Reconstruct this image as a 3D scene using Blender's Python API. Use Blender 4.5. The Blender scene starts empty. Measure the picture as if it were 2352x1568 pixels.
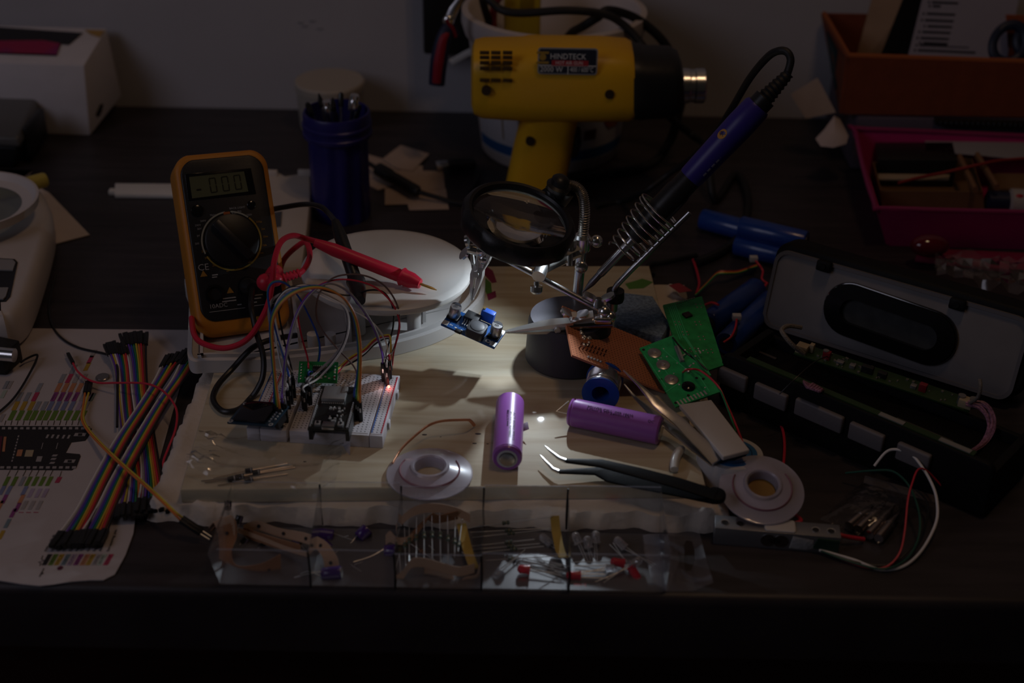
import bpy, bmesh, math, random
import numpy as np
from mathutils import Vector, Matrix
random.seed(11)
SC = bpy.context.scene
COL = SC.collection
PI = math.pi
V = Vector

# ------------------------------------------------------------------ camera
FPX, CAMH = 3150.0, 0.525
PITCH, ROLL = math.radians(31.0), math.radians(1.0)
CR = Matrix.Rotation(PI/2 - PITCH, 3, 'X') @ Matrix.Rotation(ROLL, 3, 'Z')
CP = V((0, 0, CAMH))
cam_d = bpy.data.cameras.new('camera')
cam_d.sensor_width = 36.0
cam_d.lens = FPX/2352*36.0
cam_d.clip_start = 0.01
cam_d.dof.use_dof = True
cam_d.dof.focus_distance = 0.93
cam_d.dof.aperture_fstop = 5.2
cam = bpy.data.objects.new('camera', cam_d)
COL.objects.link(cam)
cam.matrix_world = Matrix.Translation(CP) @ CR.to_4x4()
SC.camera = cam

# ------------------------------------------------------------------ view, world, lights
SC.view_settings.view_transform = 'Standard'
SC.view_settings.look = 'None'
SC.view_settings.exposure = 0.0
SC.view_settings.gamma = 1.0
SC.view_settings.use_curve_mapping = False
SC.cycles.use_denoising = True
SC.cycles.max_bounces = 10
SC.cycles.transparent_max_bounces = 24
SC.cycles.transmission_bounces = 8
SC.cycles.glossy_bounces = 4
SC.cycles.sample_clamp_indirect = 1.0

w = bpy.data.worlds.new('room_world')
SC.world = w
w.use_nodes = True
w.node_tree.nodes['Background'].inputs[0].default_value = (1.0, 0.86, 0.76, 1)
w.node_tree.nodes['Background'].inputs[1].default_value = 0.005

def light(name, kind, loc, power, col, size=0.05, aim=None, cone=None, blend=1.0, shape=None, size_y=None):
    d = bpy.data.lights.new(name, kind)
    d.energy = power
    d.color = col
    if kind == 'AREA':
        d.size = size
        if shape: d.shape = shape
        if size_y: d.size_y = size_y
    else:
        d.shadow_soft_size = size
    if kind == 'SPOT':
        d.spot_size = cone
        d.spot_blend = blend
    o = bpy.data.objects.new(name, d)
    COL.objects.link(o)
    o.location = loc
    if aim is not None:
        o.rotation_euler = (V(aim) - V(loc)).to_track_quat('-Z', 'Y').to_euler()
    return o

WARM = (1.0, 0.62, 0.36)
# daylight from a window far to the left, warm bulbs hanging up on the right
light('window_daylight', 'AREA', (-1.5, -0.25, 1.15), 2.9, (0.82, 0.80, 1.0), 0.9, aim=(-0.35, 1.1, 0.0))
for lx, ly, lz in ((0.22, 0.58, 1.45), (0.34, 0.64, 1.45), (0.28, 0.73, 1.45)):
    light('ceiling_bulb', 'POINT', (lx, ly, lz), 1.45, WARM, 0.035)
# the two LEDs under the magnifier rim
LED = [V((0.0280, 0.8390, 0.1005)), V((0.0350, 0.8380, 0.1138))]
for p, aim, cone, pw in ((LED[0], (-0.045, 0.820, 0.040), 110, 0.28), (LED[1], (-0.028, 0.630, 0.022), 96, 0.85)):
    light('magnifier_led', 'SPOT', p, pw, (0.78, 0.88, 1.0), 0.0018, aim=aim, cone=math.radians(cone), blend=1.0)

# ------------------------------------------------------------------ pixel -> place
def ray(px, py):
    return CR @ V(((px - 1176)/FPX, -(py - 784)/FPX, -1.0))
def P(px, py, z=0.0):
    d = ray(px, py); return CP + d*((z - CAMH)/d.z)
def PY(px, py, y):
    d = ray(px, py); return CP + d*(y/d.y)
def PD(px, py, depth):
    return CP + ray(px, py)*depth
def DEPTH(p):
    return -((CR.transposed() @ (V(p) - CP)).z)
def TOPX(p):
    l = CR.transposed() @ (V(p) - CP)
    return (1176 + FPX*l.x/-l.z, 784 - FPX*l.y/-l.z)
RIGHT, UPV = CR @ V((1, 0, 0)), CR @ V((0, 1, 0))

def frame(o, u, v=None, n=None):
    """matrix with x along u; z near n (or y near v)"""
    u = V(u).normalized()
    if n is not None:
        n = V(n); n = (n - u*n.dot(u)).normalized(); v = n.cross(u)
    else:
        v = V(v); v = (v - u*v.dot(u)).normalized(); n = u.cross(v)
    m = Matrix((u, v, n)).transposed().to_4x4()
    m.translation = V(o)
    return m
def UV(M, px, py, h=0.0):
    """where the sight line through a pixel meets the plane z=h of frame M"""
    Mi = M.inverted()
    o = Mi @ CP; d = (Mi.to_3x3() @ ray(px, py))
    t = (h - o.z)/d.z
    return V((o.x + d.x*t, o.y + d.y*t, h))
def p3(a, b, c, dab, dac, da, db, dc):
    """depths of three pixels so that ab, ac have given lengths at a right angle"""
    rs = [np.array(ray(*q)) for q in (a, b, c)]
    x = np.array([da, db, dc], float)
    def f(x):
        A, B, Cc = (rs[i]*x[i] for i in range(3))
        u, v = B - A, Cc - A
        return np.array([u@u - dab*dab, v@v - dac*dac, u@v])
    for _ in range(60):
        y = f(x); J = np.zeros((3, 3))
        for i in range(3):
            e = np.zeros(3); e[i] = 1e-6
            J[:, i] = (f(x + e) - y)/1e-6
        x = x - np.clip(np.linalg.lstsq(J, y, rcond=None)[0], -.03, .03)
    return [CP + V(rs[i]*x[i]) for i in range(3)]

# ------------------------------------------------------------------ materials
MATS = {}
def mat(name, col, rough=0.5, metal=0.0, var=0.0, vscale=40.0, bump=0.0, bscale=300.0, trans=0.0, ior=1.45, emis=0.0, coat=0.0, spec=0.5, sss=0.0, stretch=None):
    if name in MATS: return MATS[name]
    m = bpy.data.materials.new(name); m.use_nodes = True
    nt = m.node_tree; b = nt.nodes['Principled BSDF']
    I = b.inputs
    I['Base Color'].default_value = (*col, 1)
    I['Roughness'].default_value = rough
    I['Metallic'].default_value = metal
    I['IOR'].default_value = ior
    I['Transmission Weight'].default_value = trans
    I['Specular IOR Level'].default_value = spec
    I['Coat Weight'].default_value = coat
    I['Coat Roughness'].default_value = 0.08
    if sss:
        I['Subsurface Weight'].default_value = sss
        I['Subsurface Radius'].default_value = (.004, .003, .003)
        I['Subsurface Scale'].default_value = 1.0
    if emis:
        I['Emission Color'].default_value = (*col, 1)
        I['Emission Strength'].default_value = emis
    if var or bump:
        tc = nt.nodes.new('ShaderNodeTexCoord')
        vec = tc.outputs['Object']
        if stretch:
            mp = nt.nodes.new('ShaderNodeMapping'); mp.inputs['Scale'].default_value = stretch
            nt.links.new(vec, mp.inputs['Vector']); vec = mp.outputs['Vector']
    if var:
        n = nt.nodes.new('ShaderNodeTexNoise'); n.inputs['Scale'].default_value = vscale; n.inputs['Detail'].default_value = 5
        nt.links.new(vec, n.inputs['Vector'])
        r = nt.nodes.new('ShaderNodeValToRGB')
        r.color_ramp.elements[0].position = 0.3; r.color_ramp.elements[1].position = 0.7
        r.color_ramp.elements[0].color = (*[c*(1 - var) for c in col], 1)
        r.color_ramp.elements[1].color = (*[min(1, c*(1 + var)) for c in col], 1)
        nt.links.new(n.outputs['Fac'], r.inputs['Fac']); nt.links.new(r.outputs['Color'], I['Base Color'])
    if bump:
        n = nt.nodes.new('ShaderNodeTexNoise'); n.inputs['Scale'].default_value = bscale; n.inputs['Detail'].default_value = 3
        nt.links.new(vec, n.inputs['Vector'])
        bp = nt.nodes.new('ShaderNodeBump'); bp.inputs['Strength'].default_value = bump; bp.inputs['Distance'].default_value = 0.001
        nt.links.new(n.outputs['Fac'], bp.inputs['Height']); nt.links.new(bp.outputs['Normal'], I['Normal'])
    MATS[name] = m
    return m
def film(name, tint=(1, 1, 1), gloss=0.5, haze=0.03, rough=0.06, hazecol=(.8, .8, .85), bump=0.0, bscale=60):
    """thin clear plastic: see-through, with a mirror-like sheen and a trace of haze"""
    if name in MATS: return MATS[name]
    m = bpy.data.materials.new(name); m.use_nodes = True
    nt = m.node_tree; nt.nodes.clear()
    out = nt.nodes.new('ShaderNodeOutputMaterial')
    tr = nt.nodes.new('ShaderNodeBsdfTransparent'); tr.inputs[0].default_value = (*tint, 1)
    gl = nt.nodes.new('ShaderNodeBsdfGlossy'); gl.inputs['Roughness'].default_value = rough
    df = nt.nodes.new('ShaderNodeBsdfDiffuse'); df.inputs[0].default_value = (*hazecol, 1)
    lw = nt.nodes.new('ShaderNodeLayerWeight'); lw.inputs['Blend'].default_value = .5
    def mth(op, v):
        n = nt.nodes.new('ShaderNodeMath'); n.operation = op; n.inputs[1].default_value = v; n.use_clamp = True; return n
    pw, ad, mu = mth('POWER', 4.0), mth('ADD', .045), mth('MULTIPLY', gloss*1.5)
    m1 = nt.nodes.new('ShaderNodeMixShader'); m1.inputs[0].default_value = haze
    m2 = nt.nodes.new('ShaderNodeMixShader')
    L = nt.links.new
    L(lw.outputs['Facing'], pw.inputs[0]); L(pw.outputs[0], ad.inputs[0]); L(ad.outputs[0], mu.inputs[0]); L(mu.outputs[0], m2.inputs[0])
    L(tr.outputs[0], m1.inputs[1]); L(df.outputs[0], m1.inputs[2])
    L(m1.outputs[0], m2.inputs[1]); L(gl.outputs[0], m2.inputs[2]); L(m2.outputs[0], out.inputs[0])
    if bump:
        tc = nt.nodes.new('ShaderNodeTexCoord'); n = nt.nodes.new('ShaderNodeTexNoise'); n.inputs['Scale'].default_value = bscale
        L(tc.outputs['Object'], n.inputs['Vector'])
        bp = nt.nodes.new('ShaderNodeBump'); bp.inputs['Strength'].default_value = bump; bp.inputs['Distance'].default_value = .004
        L(n.outputs['Fac'], bp.inputs['Height']); L(bp.outputs['Normal'], gl.inputs['Normal'])
    MATS[name] = m
    return m
def holes(name, col, pitch=0.00254, r=0.18, rough=0.45, hole=(.03, .03, .03), square=True, off=(0, 0), vmin=None):
    """plastic or board with a regular grid of holes across its own x-y plane"""
    m = mat(name, col, rough)
    nt = m.node_tree; L = nt.links.new; N = nt.nodes.new
    b = nt.nodes['Principled BSDF']
    tc = N('ShaderNodeTexCoord'); sx = N('ShaderNodeSeparateXYZ'); L(tc.outputs['Object'], sx.inputs[0])
    def mth(op, a, c):
        n = N('ShaderNodeMath'); n.operation = op
        for i, q in enumerate((a, c)):
            if q is None: continue
            if hasattr(q, 'links'): L(q, n.inputs[i])
            else: n.inputs[i].default_value = q
        return n.outputs[0]
    ds = []
    for i, ax in enumerate(('X', 'Y')):
        q = mth('DIVIDE', sx.outputs[ax], pitch)
        q = mth('ADD', q, off[i] + 1000.0)
        q = mth('FRACT', q, None)
        ds.append(mth('ABSOLUTE', mth('SUBTRACT', q, 0.5), None))
    if square: d = mth('MAXIMUM', ds[0], ds[1])
    else: d = mth('SQRT', mth('ADD', mth('MULTIPLY', ds[0], ds[0]), mth('MULTIPLY', ds[1], ds[1])), None)
    f = mth('LESS_THAN', d, r)
    mx = N('ShaderNodeMix'); mx.data_type = 'RGBA'
    mx.inputs[6].default_value = (*col, 1); mx.inputs[7].default_value = (*hole, 1)
    L(f, mx.inputs[0]); L(mx.outputs[2], b.inputs['Base Color'])
    return m

# ------------------------------------------------------------------ mesh building
class MB:
    def __init__(s): s.v, s.f, s.m = [], [], []
    def add(s, vs, fs, m=0, M=None):
        k = len(s.v)
        s.v += [tuple(M @ V(q)) for q in vs] if M is not None else [tuple(q) for q in vs]
        s.f += [tuple(i + k for i in f) for f in fs]
        s.m += [m]*len(fs)
        return s
    def bm(s, b, m=0, M=None):
        b.verts.index_update()
        s.add([q.co.copy() for q in b.verts], [[q.index for q in f.verts] for f in b.faces], m, M)
        b.free(); return s
    def box(s, c, d, m=0, M=None, bev=0.0, seg=2):
        b = bmesh.new(); bmesh.ops.create_cube(b, size=1.0)
        bmesh.ops.scale(b, vec=V(d), verts=b.verts); bmesh.ops.translate(b, vec=V(c), verts=b.verts)
        if bev: bmesh.ops.bevel(b, geom=list(b.edges), offset=bev, segments=seg, affect='EDGES', profile=.5)
        return s.bm(b, m, M)
    def hexa(s, bot, top, m=0, bev=0.0, seg=2):
        """eight corners: four below, four above, same order"""
        b = bmesh.new(); n = len(bot)
        vb = [b.verts.new(q) for q in bot]; vt = [b.verts.new(q) for q in top]
        b.faces.new(vb[::-1]); b.faces.new(vt)
        for i in range(n): b.faces.new((vb[i], vb[(i + 1) % n], vt[(i + 1) % n], vt[i]))
        bmesh.ops.recalc_face_normals(b, faces=b.faces)
        if bev: bmesh.ops.bevel(b, geom=list(b.edges), offset=bev, segments=seg, affect='EDGES', profile=.5)
        return s.bm(b, m)
    def prism(s, poly, z0, z1, m=0, M=None, bev=0.0, seg=2):
        b = bmesh.new(); n = len(poly)
        vb = [b.verts.new((q[0], q[1], z0)) for q in poly]; vt = [b.verts.new((q[0], q[1], z1)) for q in poly]
        b.faces.new(vb[::-1]); b.faces.new(vt)
        for i in range(n): b.faces.new((vb[i], vb[(i + 1) % n], vt[(i + 1) % n], vt[i]))
        bmesh.ops.recalc_face_normals(b, faces=b.faces)
        if bev:
            es = [e for e in b.edges if abs(e.verts[0].co.z - e.verts[1].co.z) < 1e-7]
            bmesh.ops.bevel(b, geom=es, offset=bev, segments=seg, affect='EDGES', profile=.5)
        return s.bm(b, m, M)
    def lathe(s, prof, n=32, m=0, M=None, closed=False):
        vs, fs = [], []; k = len(prof)
        for i in range(n):
            a = 2*PI*i/n; ca, sa = math.cos(a), math.sin(a)
            vs += [(r*ca, r*sa, z) for r, z in prof]
        for i in range(n):
            j = (i + 1) % n
            for q in range(k if closed else k - 1):
                q2 = (q + 1) % k
                fs.append((i*k + q, j*k + q, j*k + q2, i*k + q2))
        if not closed:
            if prof[0][0] > 1e-9: fs.append(tuple(i*k for i in range(n))[::-1])
            if prof[-1][0] > 1e-9: fs.append(tuple(i*k + k - 1 for i in range(n)))
        return s.add(vs, fs, m, M)
    def cyl(s, a, b, r0, r1=None, n=16, m=0):
        a, b = V(a), V(b); r1 = r0 if r1 is None else r1
        d = b - a; L = d.length
        M = d.to_track_quat('Z', 'Y').to_matrix().to_4x4(); M.translation = a
        return s.lathe([(r0, 0), (r1, L)], n, m, M)
    def spin(s, a, b, prof, n=24, m=0):
        """a turned shape along a->b; prof = (radius, distance)"""
        a, b = V(a), V(b); M = (b - a).to_track_quat('Z', 'Y').to_matrix().to_4x4(); M.translation = a
        return s.lathe(prof, n, m, M)
    def ball(s, c, r, n=12, m=0, sq=(1, 1, 1)):
        k = max(6, n//2 + 1)
        prof = [(max(1e-9, r*math.sin(PI*i/(k - 1))), -r*math.cos(PI*i/(k - 1))) for i in range(k)]
        prof[0] = (0.0, -r); prof[-1] = (0.0, r)
        return s.lathe(prof, n, m, Matrix.Translation(V(c)) @ Matrix.Diagonal((*sq, 1)))
    def torus(s, M, R, r, n=40, k=10, m=0, a0=0, a1=2*PI, sq=1.0):
        prof = [(R + r*math.cos(2*PI*i/k), r*sq*math.sin(2*PI*i/k)) for i in range(k)]
        return s.lathe(prof, n, m, M, closed=True)
    def tube(s, pts, r, n=8, m=0, sub=8, flat=1.0, ref=None):
        pts = [V(q) for q in pts]
        rr = r if isinstance(r, (list, tuple)) else [r]*len(pts)
        if sub > 1 and len(pts) > 2: pts, rr = smooth(pts, rr, sub)
        N = len(pts); vs, fs = [], []
        t = (pts[1] - pts[0]).normalized()
        x = V(ref) if ref is not None else (V((0, 0, 1)) if abs(t.z) < .9 else V((1, 0, 0)))
        for i in range(N):
            t = (pts[min(i + 1, N - 1)] - pts[max(i - 1, 0)])
            t = t.normalized() if t.length > 1e-12 else V((0, 0, 1))
            x = (x - t*x.dot(t))
            x = x.normalized() if x.length > 1e-9 else t.orthogonal().normalized()
            y = t.cross(x)
            for j in range(n):
                a = 2*PI*j/n
                vs.append(pts[i] + (x*math.cos(a) + y*math.sin(a)*flat)*rr[i])
        for i in range(N - 1):
            for j in range(n):
                fs.append((i*n + j, i*n + (j + 1) % n, (i + 1)*n + (j + 1) % n, (i + 1)*n + j))
        fs.append(tuple(range(n))[::-1]); fs.append(tuple((N - 1)*n + j for j in range(n)))
        return s.add(vs, fs, m)
    def strip(s, pts, wid, th=0.0004, m=0, sub=6):
        """a flat band along pts; wid = half-width vectors"""
        pts = [V(q) for q in pts]; ws = [V(q) for q in wid]
        if len(ws) == 1: ws = ws*len(pts)
        if sub > 1 and len(pts) > 2:
            p2, _ = smooth(pts, [0]*len(pts), sub); w2, _ = smooth(ws, [0]*len(ws), sub)
            pts, ws = p2, w2
        N = len(pts); vs, fs = [], []
        for i in range(N):
            t = (pts[min(i + 1, N - 1)] - pts[max(i - 1, 0)])
            nn = t.cross(ws[i]); nn = nn.normalized()*th/2 if nn.length > 1e-12 else V((0, 0, th/2))
            vs += [pts[i] - ws[i] - nn, pts[i] + ws[i] - nn, pts[i] + ws[i] + nn, pts[i] - ws[i] + nn]
        for i in range(N - 1):
            for j in range(4):
                fs.append((i*4 + j, i*4 + (j + 1) % 4, (i + 1)*4 + (j + 1) % 4, (i + 1)*4 + j))
        fs.append((3, 2, 1, 0)); k = (N - 1)*4; fs.append((k, k + 1, k + 2, k + 3))
        return s.add(vs, fs, m)
    def quad(s, a, b, c, d, th=0.0003, m=0, n=None):
        a, b, c, d = V(a), V(b), V(c), V(d)
        nn = (n or (b - a).cross(d - a)).normalized()*th
        return s.add([a, b, c, d, a + nn, b + nn, c + nn, d + nn], [(3, 2, 1, 0), (4, 5, 6, 7), (0, 1, 5, 4), (1, 2, 6, 5), (2, 3, 7, 6), (3, 0, 4, 7)], m)
    def build(s, name, mats, parent=None, world=False, smooth_deg=35, M=None):
        mats = mats if isinstance(mats, (list, tuple)) else [mats]
        vs = [V(q) for q in s.v]
        o = bpy.data.objects.new(name, None)
        if M is not None: vs = [M @ q for q in vs]
        if parent is None:
            lo = [min(q[i] for q in vs) for i in range(3)]; hi = [max(q[i] for q in vs) for i in range(3)]
            org = V(((lo[0] + hi[0])/2, (lo[1] + hi[1])/2, lo[2]))
            vs = [q - org for q in vs]
        elif world:
            Wi = W[parent.name].inverted()
            vs = [Wi @ q for q in vs]
        me = bpy.data.meshes.new(name)
        me.from_pydata([tuple(q) for q in vs], [], s.f)
        for q in mats: me.materials.append(q)
        me.polygons.foreach_set('material_index', s.m)
        b = bmesh.new(); b.from_mesh(me); bmesh.ops.recalc_face_normals(b, faces=b.faces); b.to_mesh(me); b.free()
        me.polygons.foreach_set('use_smooth', [True]*len(me.polygons))
        me.set_sharp_from_angle(angle=math.radians(smooth_deg))
        bpy.data.objects.remove(o)
        o = bpy.data.objects.new(name, me); COL.objects.link(o)
        if parent is None:
            o.location = org; W[o.name] = Matrix.Translation(org)
        else:
            o.parent = parent; W[o.name] = W[parent.name].copy()
        return o
W = {}
def smooth(pts, rr, sub):
    out, ro = [], []; N = len(pts)
    for i in range(N - 1):
        a = pts[max(i - 1, 0)]; b = pts[i]; c = pts[i + 1]; d = pts[min(i + 2, N - 1)]
        for k in range(sub):
            t = k/sub
            out.append(0.5*((2*b) + (c - a)*t + (2*a - 5*b + 4*c - d)*t*t + (3*b - a - 3*c + d)*t**3))
            ro.append(rr[i]*(1 - t) + rr[i + 1]*t)
    out.append(pts[-1]); ro.append(rr[-1])
    return out, ro
def tag(o, label, cat=None, group=None, kind=None):
    if label: o['label'] = label
    if cat: o['category'] = cat
    if group: o['group'] = group
    if kind: o['kind'] = kind
    return o
def thing(name, label, cat, M=None, group=None):
    o = bpy.data.objects.new(name, None); COL.objects.link(o)
    if M is None: M = Matrix.Identity(4)
    elif not isinstance(M, Matrix): M = Matrix.Translation(V(M))
    o.empty_display_size = .01
    o.matrix_world = M; W[o.name] = M.copy()
    return tag(o, label, cat, group)
def copy_thing(o, M, label, group=None):
    c = o.copy(); COL.objects.link(c); c.matrix_world = M; W[c.name] = M.copy(); c['label'] = label
    if group: c['group'] = group
    for ch in list(o.children):
        d = ch.copy(); COL.objects.link(d); d.parent = c; W[d.name] = M.copy()
        for g in list(ch.children):
            e = g.copy(); COL.objects.link(e); e.parent = d; W[e.name] = M.copy()
    return c
def text_mb(txt, height, depth=0.00005, align='LEFT'):
    c = bpy.data.curves.new('t', 'FONT'); c.body = txt; c.size = height*1.4; c.extrude = depth; c.align_x = align; c.resolution_u = 2
    o = bpy.data.objects.new('t', c); COL.objects.link(o)
    dg = bpy.context.evaluated_depsgraph_get(); me = bpy.data.meshes.new_from_object(o.evaluated_get(dg))
    b = MB(); b.add([q.co.copy() for q in me.vertices], [list(p.vertices) for p in me.polygons])
    bpy.data.objects.remove(o); bpy.data.curves.remove(c); bpy.data.meshes.remove(me)
    return b
def put_text(dst, txt, height, M, m=0, fit=None, warp=None, align='LEFT'):
    """lettering into an MB, in frame M; fit = wanted length"""
    t = text_mb(txt, height, align=align)
    if fit:
        x1 = max(q[0] for q in t.v); x0 = min(q[0] for q in t.v); k = fit/max(1e-6, x1 - x0)
        t.v = [(q[0]*k, q[1], q[2]) for q in t.v]
    if warp: t.v = [warp(V(q)) for q in t.v]
    dst.add(t.v, t.f, m, M)
def wire_pts(pix, y0, y1, bow=0.0):
    n = len(pix)
    return [PY(q[0], q[1], (q[2] if len(q) > 2 else y0 + (y1 - y0)*i/(n - 1) + bow*math.sin(PI*i/(n - 1)))) for i, q in enumerate(pix)]
def flat_pts(pix, z):
    return [P(q[0], q[1], q[2] if len(q) > 2 else z) for q in pix]
def single(mb, name, m, label, cat, group=None, sd=35):
    return tag(mb.build(name, m, smooth_deg=sd), label, cat, group)
def inset_loop(pts, d):
    n = len(pts); res = []
    for i in range(n):
        t = V(pts[(i + 1) % n]) - V(pts[i - 1]); nr = V((-t.y, t.x, 0)).normalized()
        res.append(V(pts[i]) + nr*d)
    return res
def ringed(loop, prof):
    """a slab from a closed counter-clockwise loop; prof = (inset, height) rings, capped at both ends"""
    b = MB(); n = len(loop); vs, fs = [], []
    for d, z in prof: vs += [(q.x, q.y, z) for q in inset_loop(loop, d)]
    for k in range(len(prof) - 1):
        for i in range(n): fs.append((k*n + i, k*n + (i + 1) % n, (k + 1)*n + (i + 1) % n, (k + 1)*n + i))
    fs.append(tuple(range(n))[::-1]); fs.append(tuple((len(prof) - 1)*n + i for i in range(n)))
    return b.add(vs, fs)
def ccw(pts):
    a = sum(pts[i].x*pts[(i + 1) % len(pts)].y - pts[(i + 1) % len(pts)].x*pts[i].y for i in range(len(pts)))
    return pts if a > 0 else pts[::-1]
def rrect(w, h, r, n=5, cx=0, cy=0):
    out = []
    for sx, sy, a in ((1, 1, 0), (-1, 1, 90), (-1, -1, 180), (1, -1, 270)):
        for i in range(n + 1):
            t = math.radians(a + 90*i/n)
            out.append((cx + sx*(w/2 - r) + r*math.cos(t), cy + sy*(h/2 - r) + r*math.sin(t)))
    return out

BZ = 0.022     # top of the wooden work board
# ------------------------------------------------------------------ shared materials
WHITE = mat('white_plastic', (.78, .76, .72), .38, var=.03)
OFFW = mat('offwhite_plastic', (.62, .56, .50), .42, var=.05)
BLACK = mat('black_plastic', (.012, .012, .013), .42, bump=.05)
BLACKG = mat('black_gloss', (.008, .008, .009), .15)
RUBBER = mat('black_rubber', (.011, .011, .012), .55)
METAL = mat('bright_metal', (.84, .84, .82), .24, metal=1.0)
STEEL = mat('brushed_steel', (.55, .55, .56), .30, metal=1.0, bump=.05)
TIN = mat('tinned_wire', (.74, .74, .72), .32, metal=.75)
GOLD = mat('gold_contact', (.85, .62, .25), .3, metal=1.0)
COPPER = mat('copper_braid', (.78, .38, .22), .35, metal=.8, bump=.4, bscale=2500)
CARD = mat('brown_card', (.36, .23, .14), .8, var=.08)
PAPERM = mat('plain_paper', (.66, .57, .52), .85, var=.04, bump=.12, bscale=60)
WHITEP = mat('white_print', (.75, .75, .73), .6)
RED = mat('red_insulation', (.62, .03, .06), .40)
WHT = mat('white_insulation', (.75, .73, .72), .42)
GRY = mat('grey_insulation', (.33, .31, .33), .42)
PUR = mat('purple_insulation', (.16, .06, .42), .40)
BLU = mat('blue_insulation', (.03, .08, .42), .40)
GRN = mat('green_insulation', (.02, .22, .08), .40)
YEL = mat('yellow_insulation', (.62, .48, .05), .40)
ORG = mat('orange_insulation', (.68, .20, .04), .40)
BRN = mat('brown_insulation', (.16, .05, .025), .40)
BLK = mat('black_insulation', (.014, .014, .015), .38)
RAINBOW = [BLK, WHT, GRY, PUR, BLU, GRN, YEL, ORG, RED, BRN]
CLEAR = film('clear_film', gloss=.75, haze=.012)
PET = film('clear_sheet', gloss=.85, haze=.022, hazecol=(.75, .75, .85), rough=.10)

# ------------------------------------------------------------------ room and desk
WALL_Y = 1.335
b = MB(); b.box((0, WALL_Y + .05, .35), (3.2, .1, 2.2))
wallm = mat('painted_wall', (.47, .46, .49), .8, var=.05, vscale=5, bump=.1, bscale=120)
tag(b.build('wall_back', wallm), 'dull lavender grey painted wall behind the desk', kind='structure')
b = MB(); b.box((0, .7, -.78), (3.2, 2.4, .06))
tag(b.build('floor', mat('red_brown_floor', (.10, .035, .025), .5, var=.3, vscale=8, stretch=(1, 12, 1))), 'dark red brown floor under the desk', kind='structure')

desk = thing('desk', 'very dark brown wooden desk with a thick rounded front edge', 'desk', (0, .96, -.75))
DESKM = mat('dark_desk', (.030, .024, .026), .45, var=.35, vscale=14, stretch=(1, 9, 1), bump=.06, bscale=220)
b = MB(); b.box((0, (.594 + WALL_Y - .001)/2, -.025), (2.2, WALL_Y - .001 - .594, .05), bev=.006, seg=4)
b.build('desktop', DESKM, desk, world=True)
for lx in (-1.02, 1.02):
    for ly in (.66, 1.27):
        b = MB(); b.box((lx, ly, -.40), (.06, .06, .70), bev=.003)
        b.build('leg', DESKM, desk, world=True)
b = MB()
for q in ((700, 60, 6), (718, 48, 5), (735, 66, 4), (690, 52, 4)):
    c = PY(q[0], q[1], WALL_Y - .0004); b.box(c, (.006, .0006, .0012), M=None)
tag(b.build('wall_scuff', mat('scuff', (.33, .32, .34), .9)), 'faint grey scuff mark on the bare wall', kind='structure')

# ------------------------------------------------------------------ white carton by the wall
A = P(207, 312, 0); Bb = PY(262, 216, WALL_Y - .012); Ft = A + V((-.006, .0, .074)); 
q = PY(193, 150, A.y + .004); Ft = V((q.x, q.y, q.z))
Bt = PY(245, 65, WALL_Y - .012); Bb = V((Bt.x + .006, Bt.y, max(.012, Bt.z - (Ft.z - A.z))))
Lv = V((P(0, 135, Ft.z).x - Ft.x, P(0, 135, Ft.z).y - Ft.y, 0)).normalized()*.17
Lv.y = min(Lv.y, .006)
carton = thing('cardboard_carton', 'white cardboard carton with a window and magenta picture on top', 'box', A)
b = MB(); b.hexa([A + Lv, A, Bb, Bb + Lv], [Ft + Lv, Ft, Bt, Bt + Lv], bev=.0015)
b.build('body', mat('white_card', (.66, .63, .66), .7, var=.04), carton, world=True)
CM = frame(Ft, Lv*-1, v=(Bt - Ft))
def cq(px, py): return UV(CM, px, py, .0008)
b = MB(); pl = [cq(*q) for q in ((-40, 60), (190, 76), (158, 103), (140, 101), (130, 128), (-40, 122))]
b.prism([(q.x, q.y) for q in pl], .0006, .0012, M=CM); b.build('window', mat('dark_window', (.012, .012, .014), .25), carton, world=True)
b = MB(); pl = [cq(*q) for q in ((-40, 95), (100, 94), (138, 101), (131, 127), (85, 124), (-40, 121))]
b.prism([(q.x, q.y) for q in pl], .0013, .0016, M=CM)
pm = mat('magenta_picture', (.30, .01, .06), .4)
nt = pm.node_tree; tc = nt.nodes.new('ShaderNodeTexCoord'); wv = nt.nodes.new('ShaderNodeTexNoise'); wv.inputs['Scale'].default_value = 14
rp = nt.nodes.new('ShaderNodeValToRGB'); rp.color_ramp.elements[0].position = .42; rp.color_ramp.elements[1].position = .6
rp.color_ramp.elements[0].color = (.34, .012, .07, 1); rp.color_ramp.elements[1].color = (.06, .025, .22, 1)
nt.links.new(tc.outputs['Object'], wv.inputs['Vector']); nt.links.new(wv.outputs['Fac'], rp.inputs['Fac']); nt.links.new(rp.outputs['Color'], nt.nodes['Principled BSDF'].inputs['Base Color'])
b.build('picture', pm, carton, world=True)
b = MB(); pl = [cq(*q) for q in ((195, 68), (240, 70), (228, 85), (208, 78))]
b.prism([(q.x, q.y) for q in pl], .0004, .0009, M=CM); b.build('tape', mat('yellow_tape', (.42, .25, .06), .4), carton, world=True)
SM = frame(A, Bb - A, v=(Ft - A))
b = MB(); pl = [UV(SM, *q) for q in ((222, 262), (232, 240), (236, 238), (232, 256), (224, 268))]
b.prism([(q.x, q.y) for q in pl], -.0008, .0009, M=SM); b.build('slot', BLACK, carton, world=True)

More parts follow.
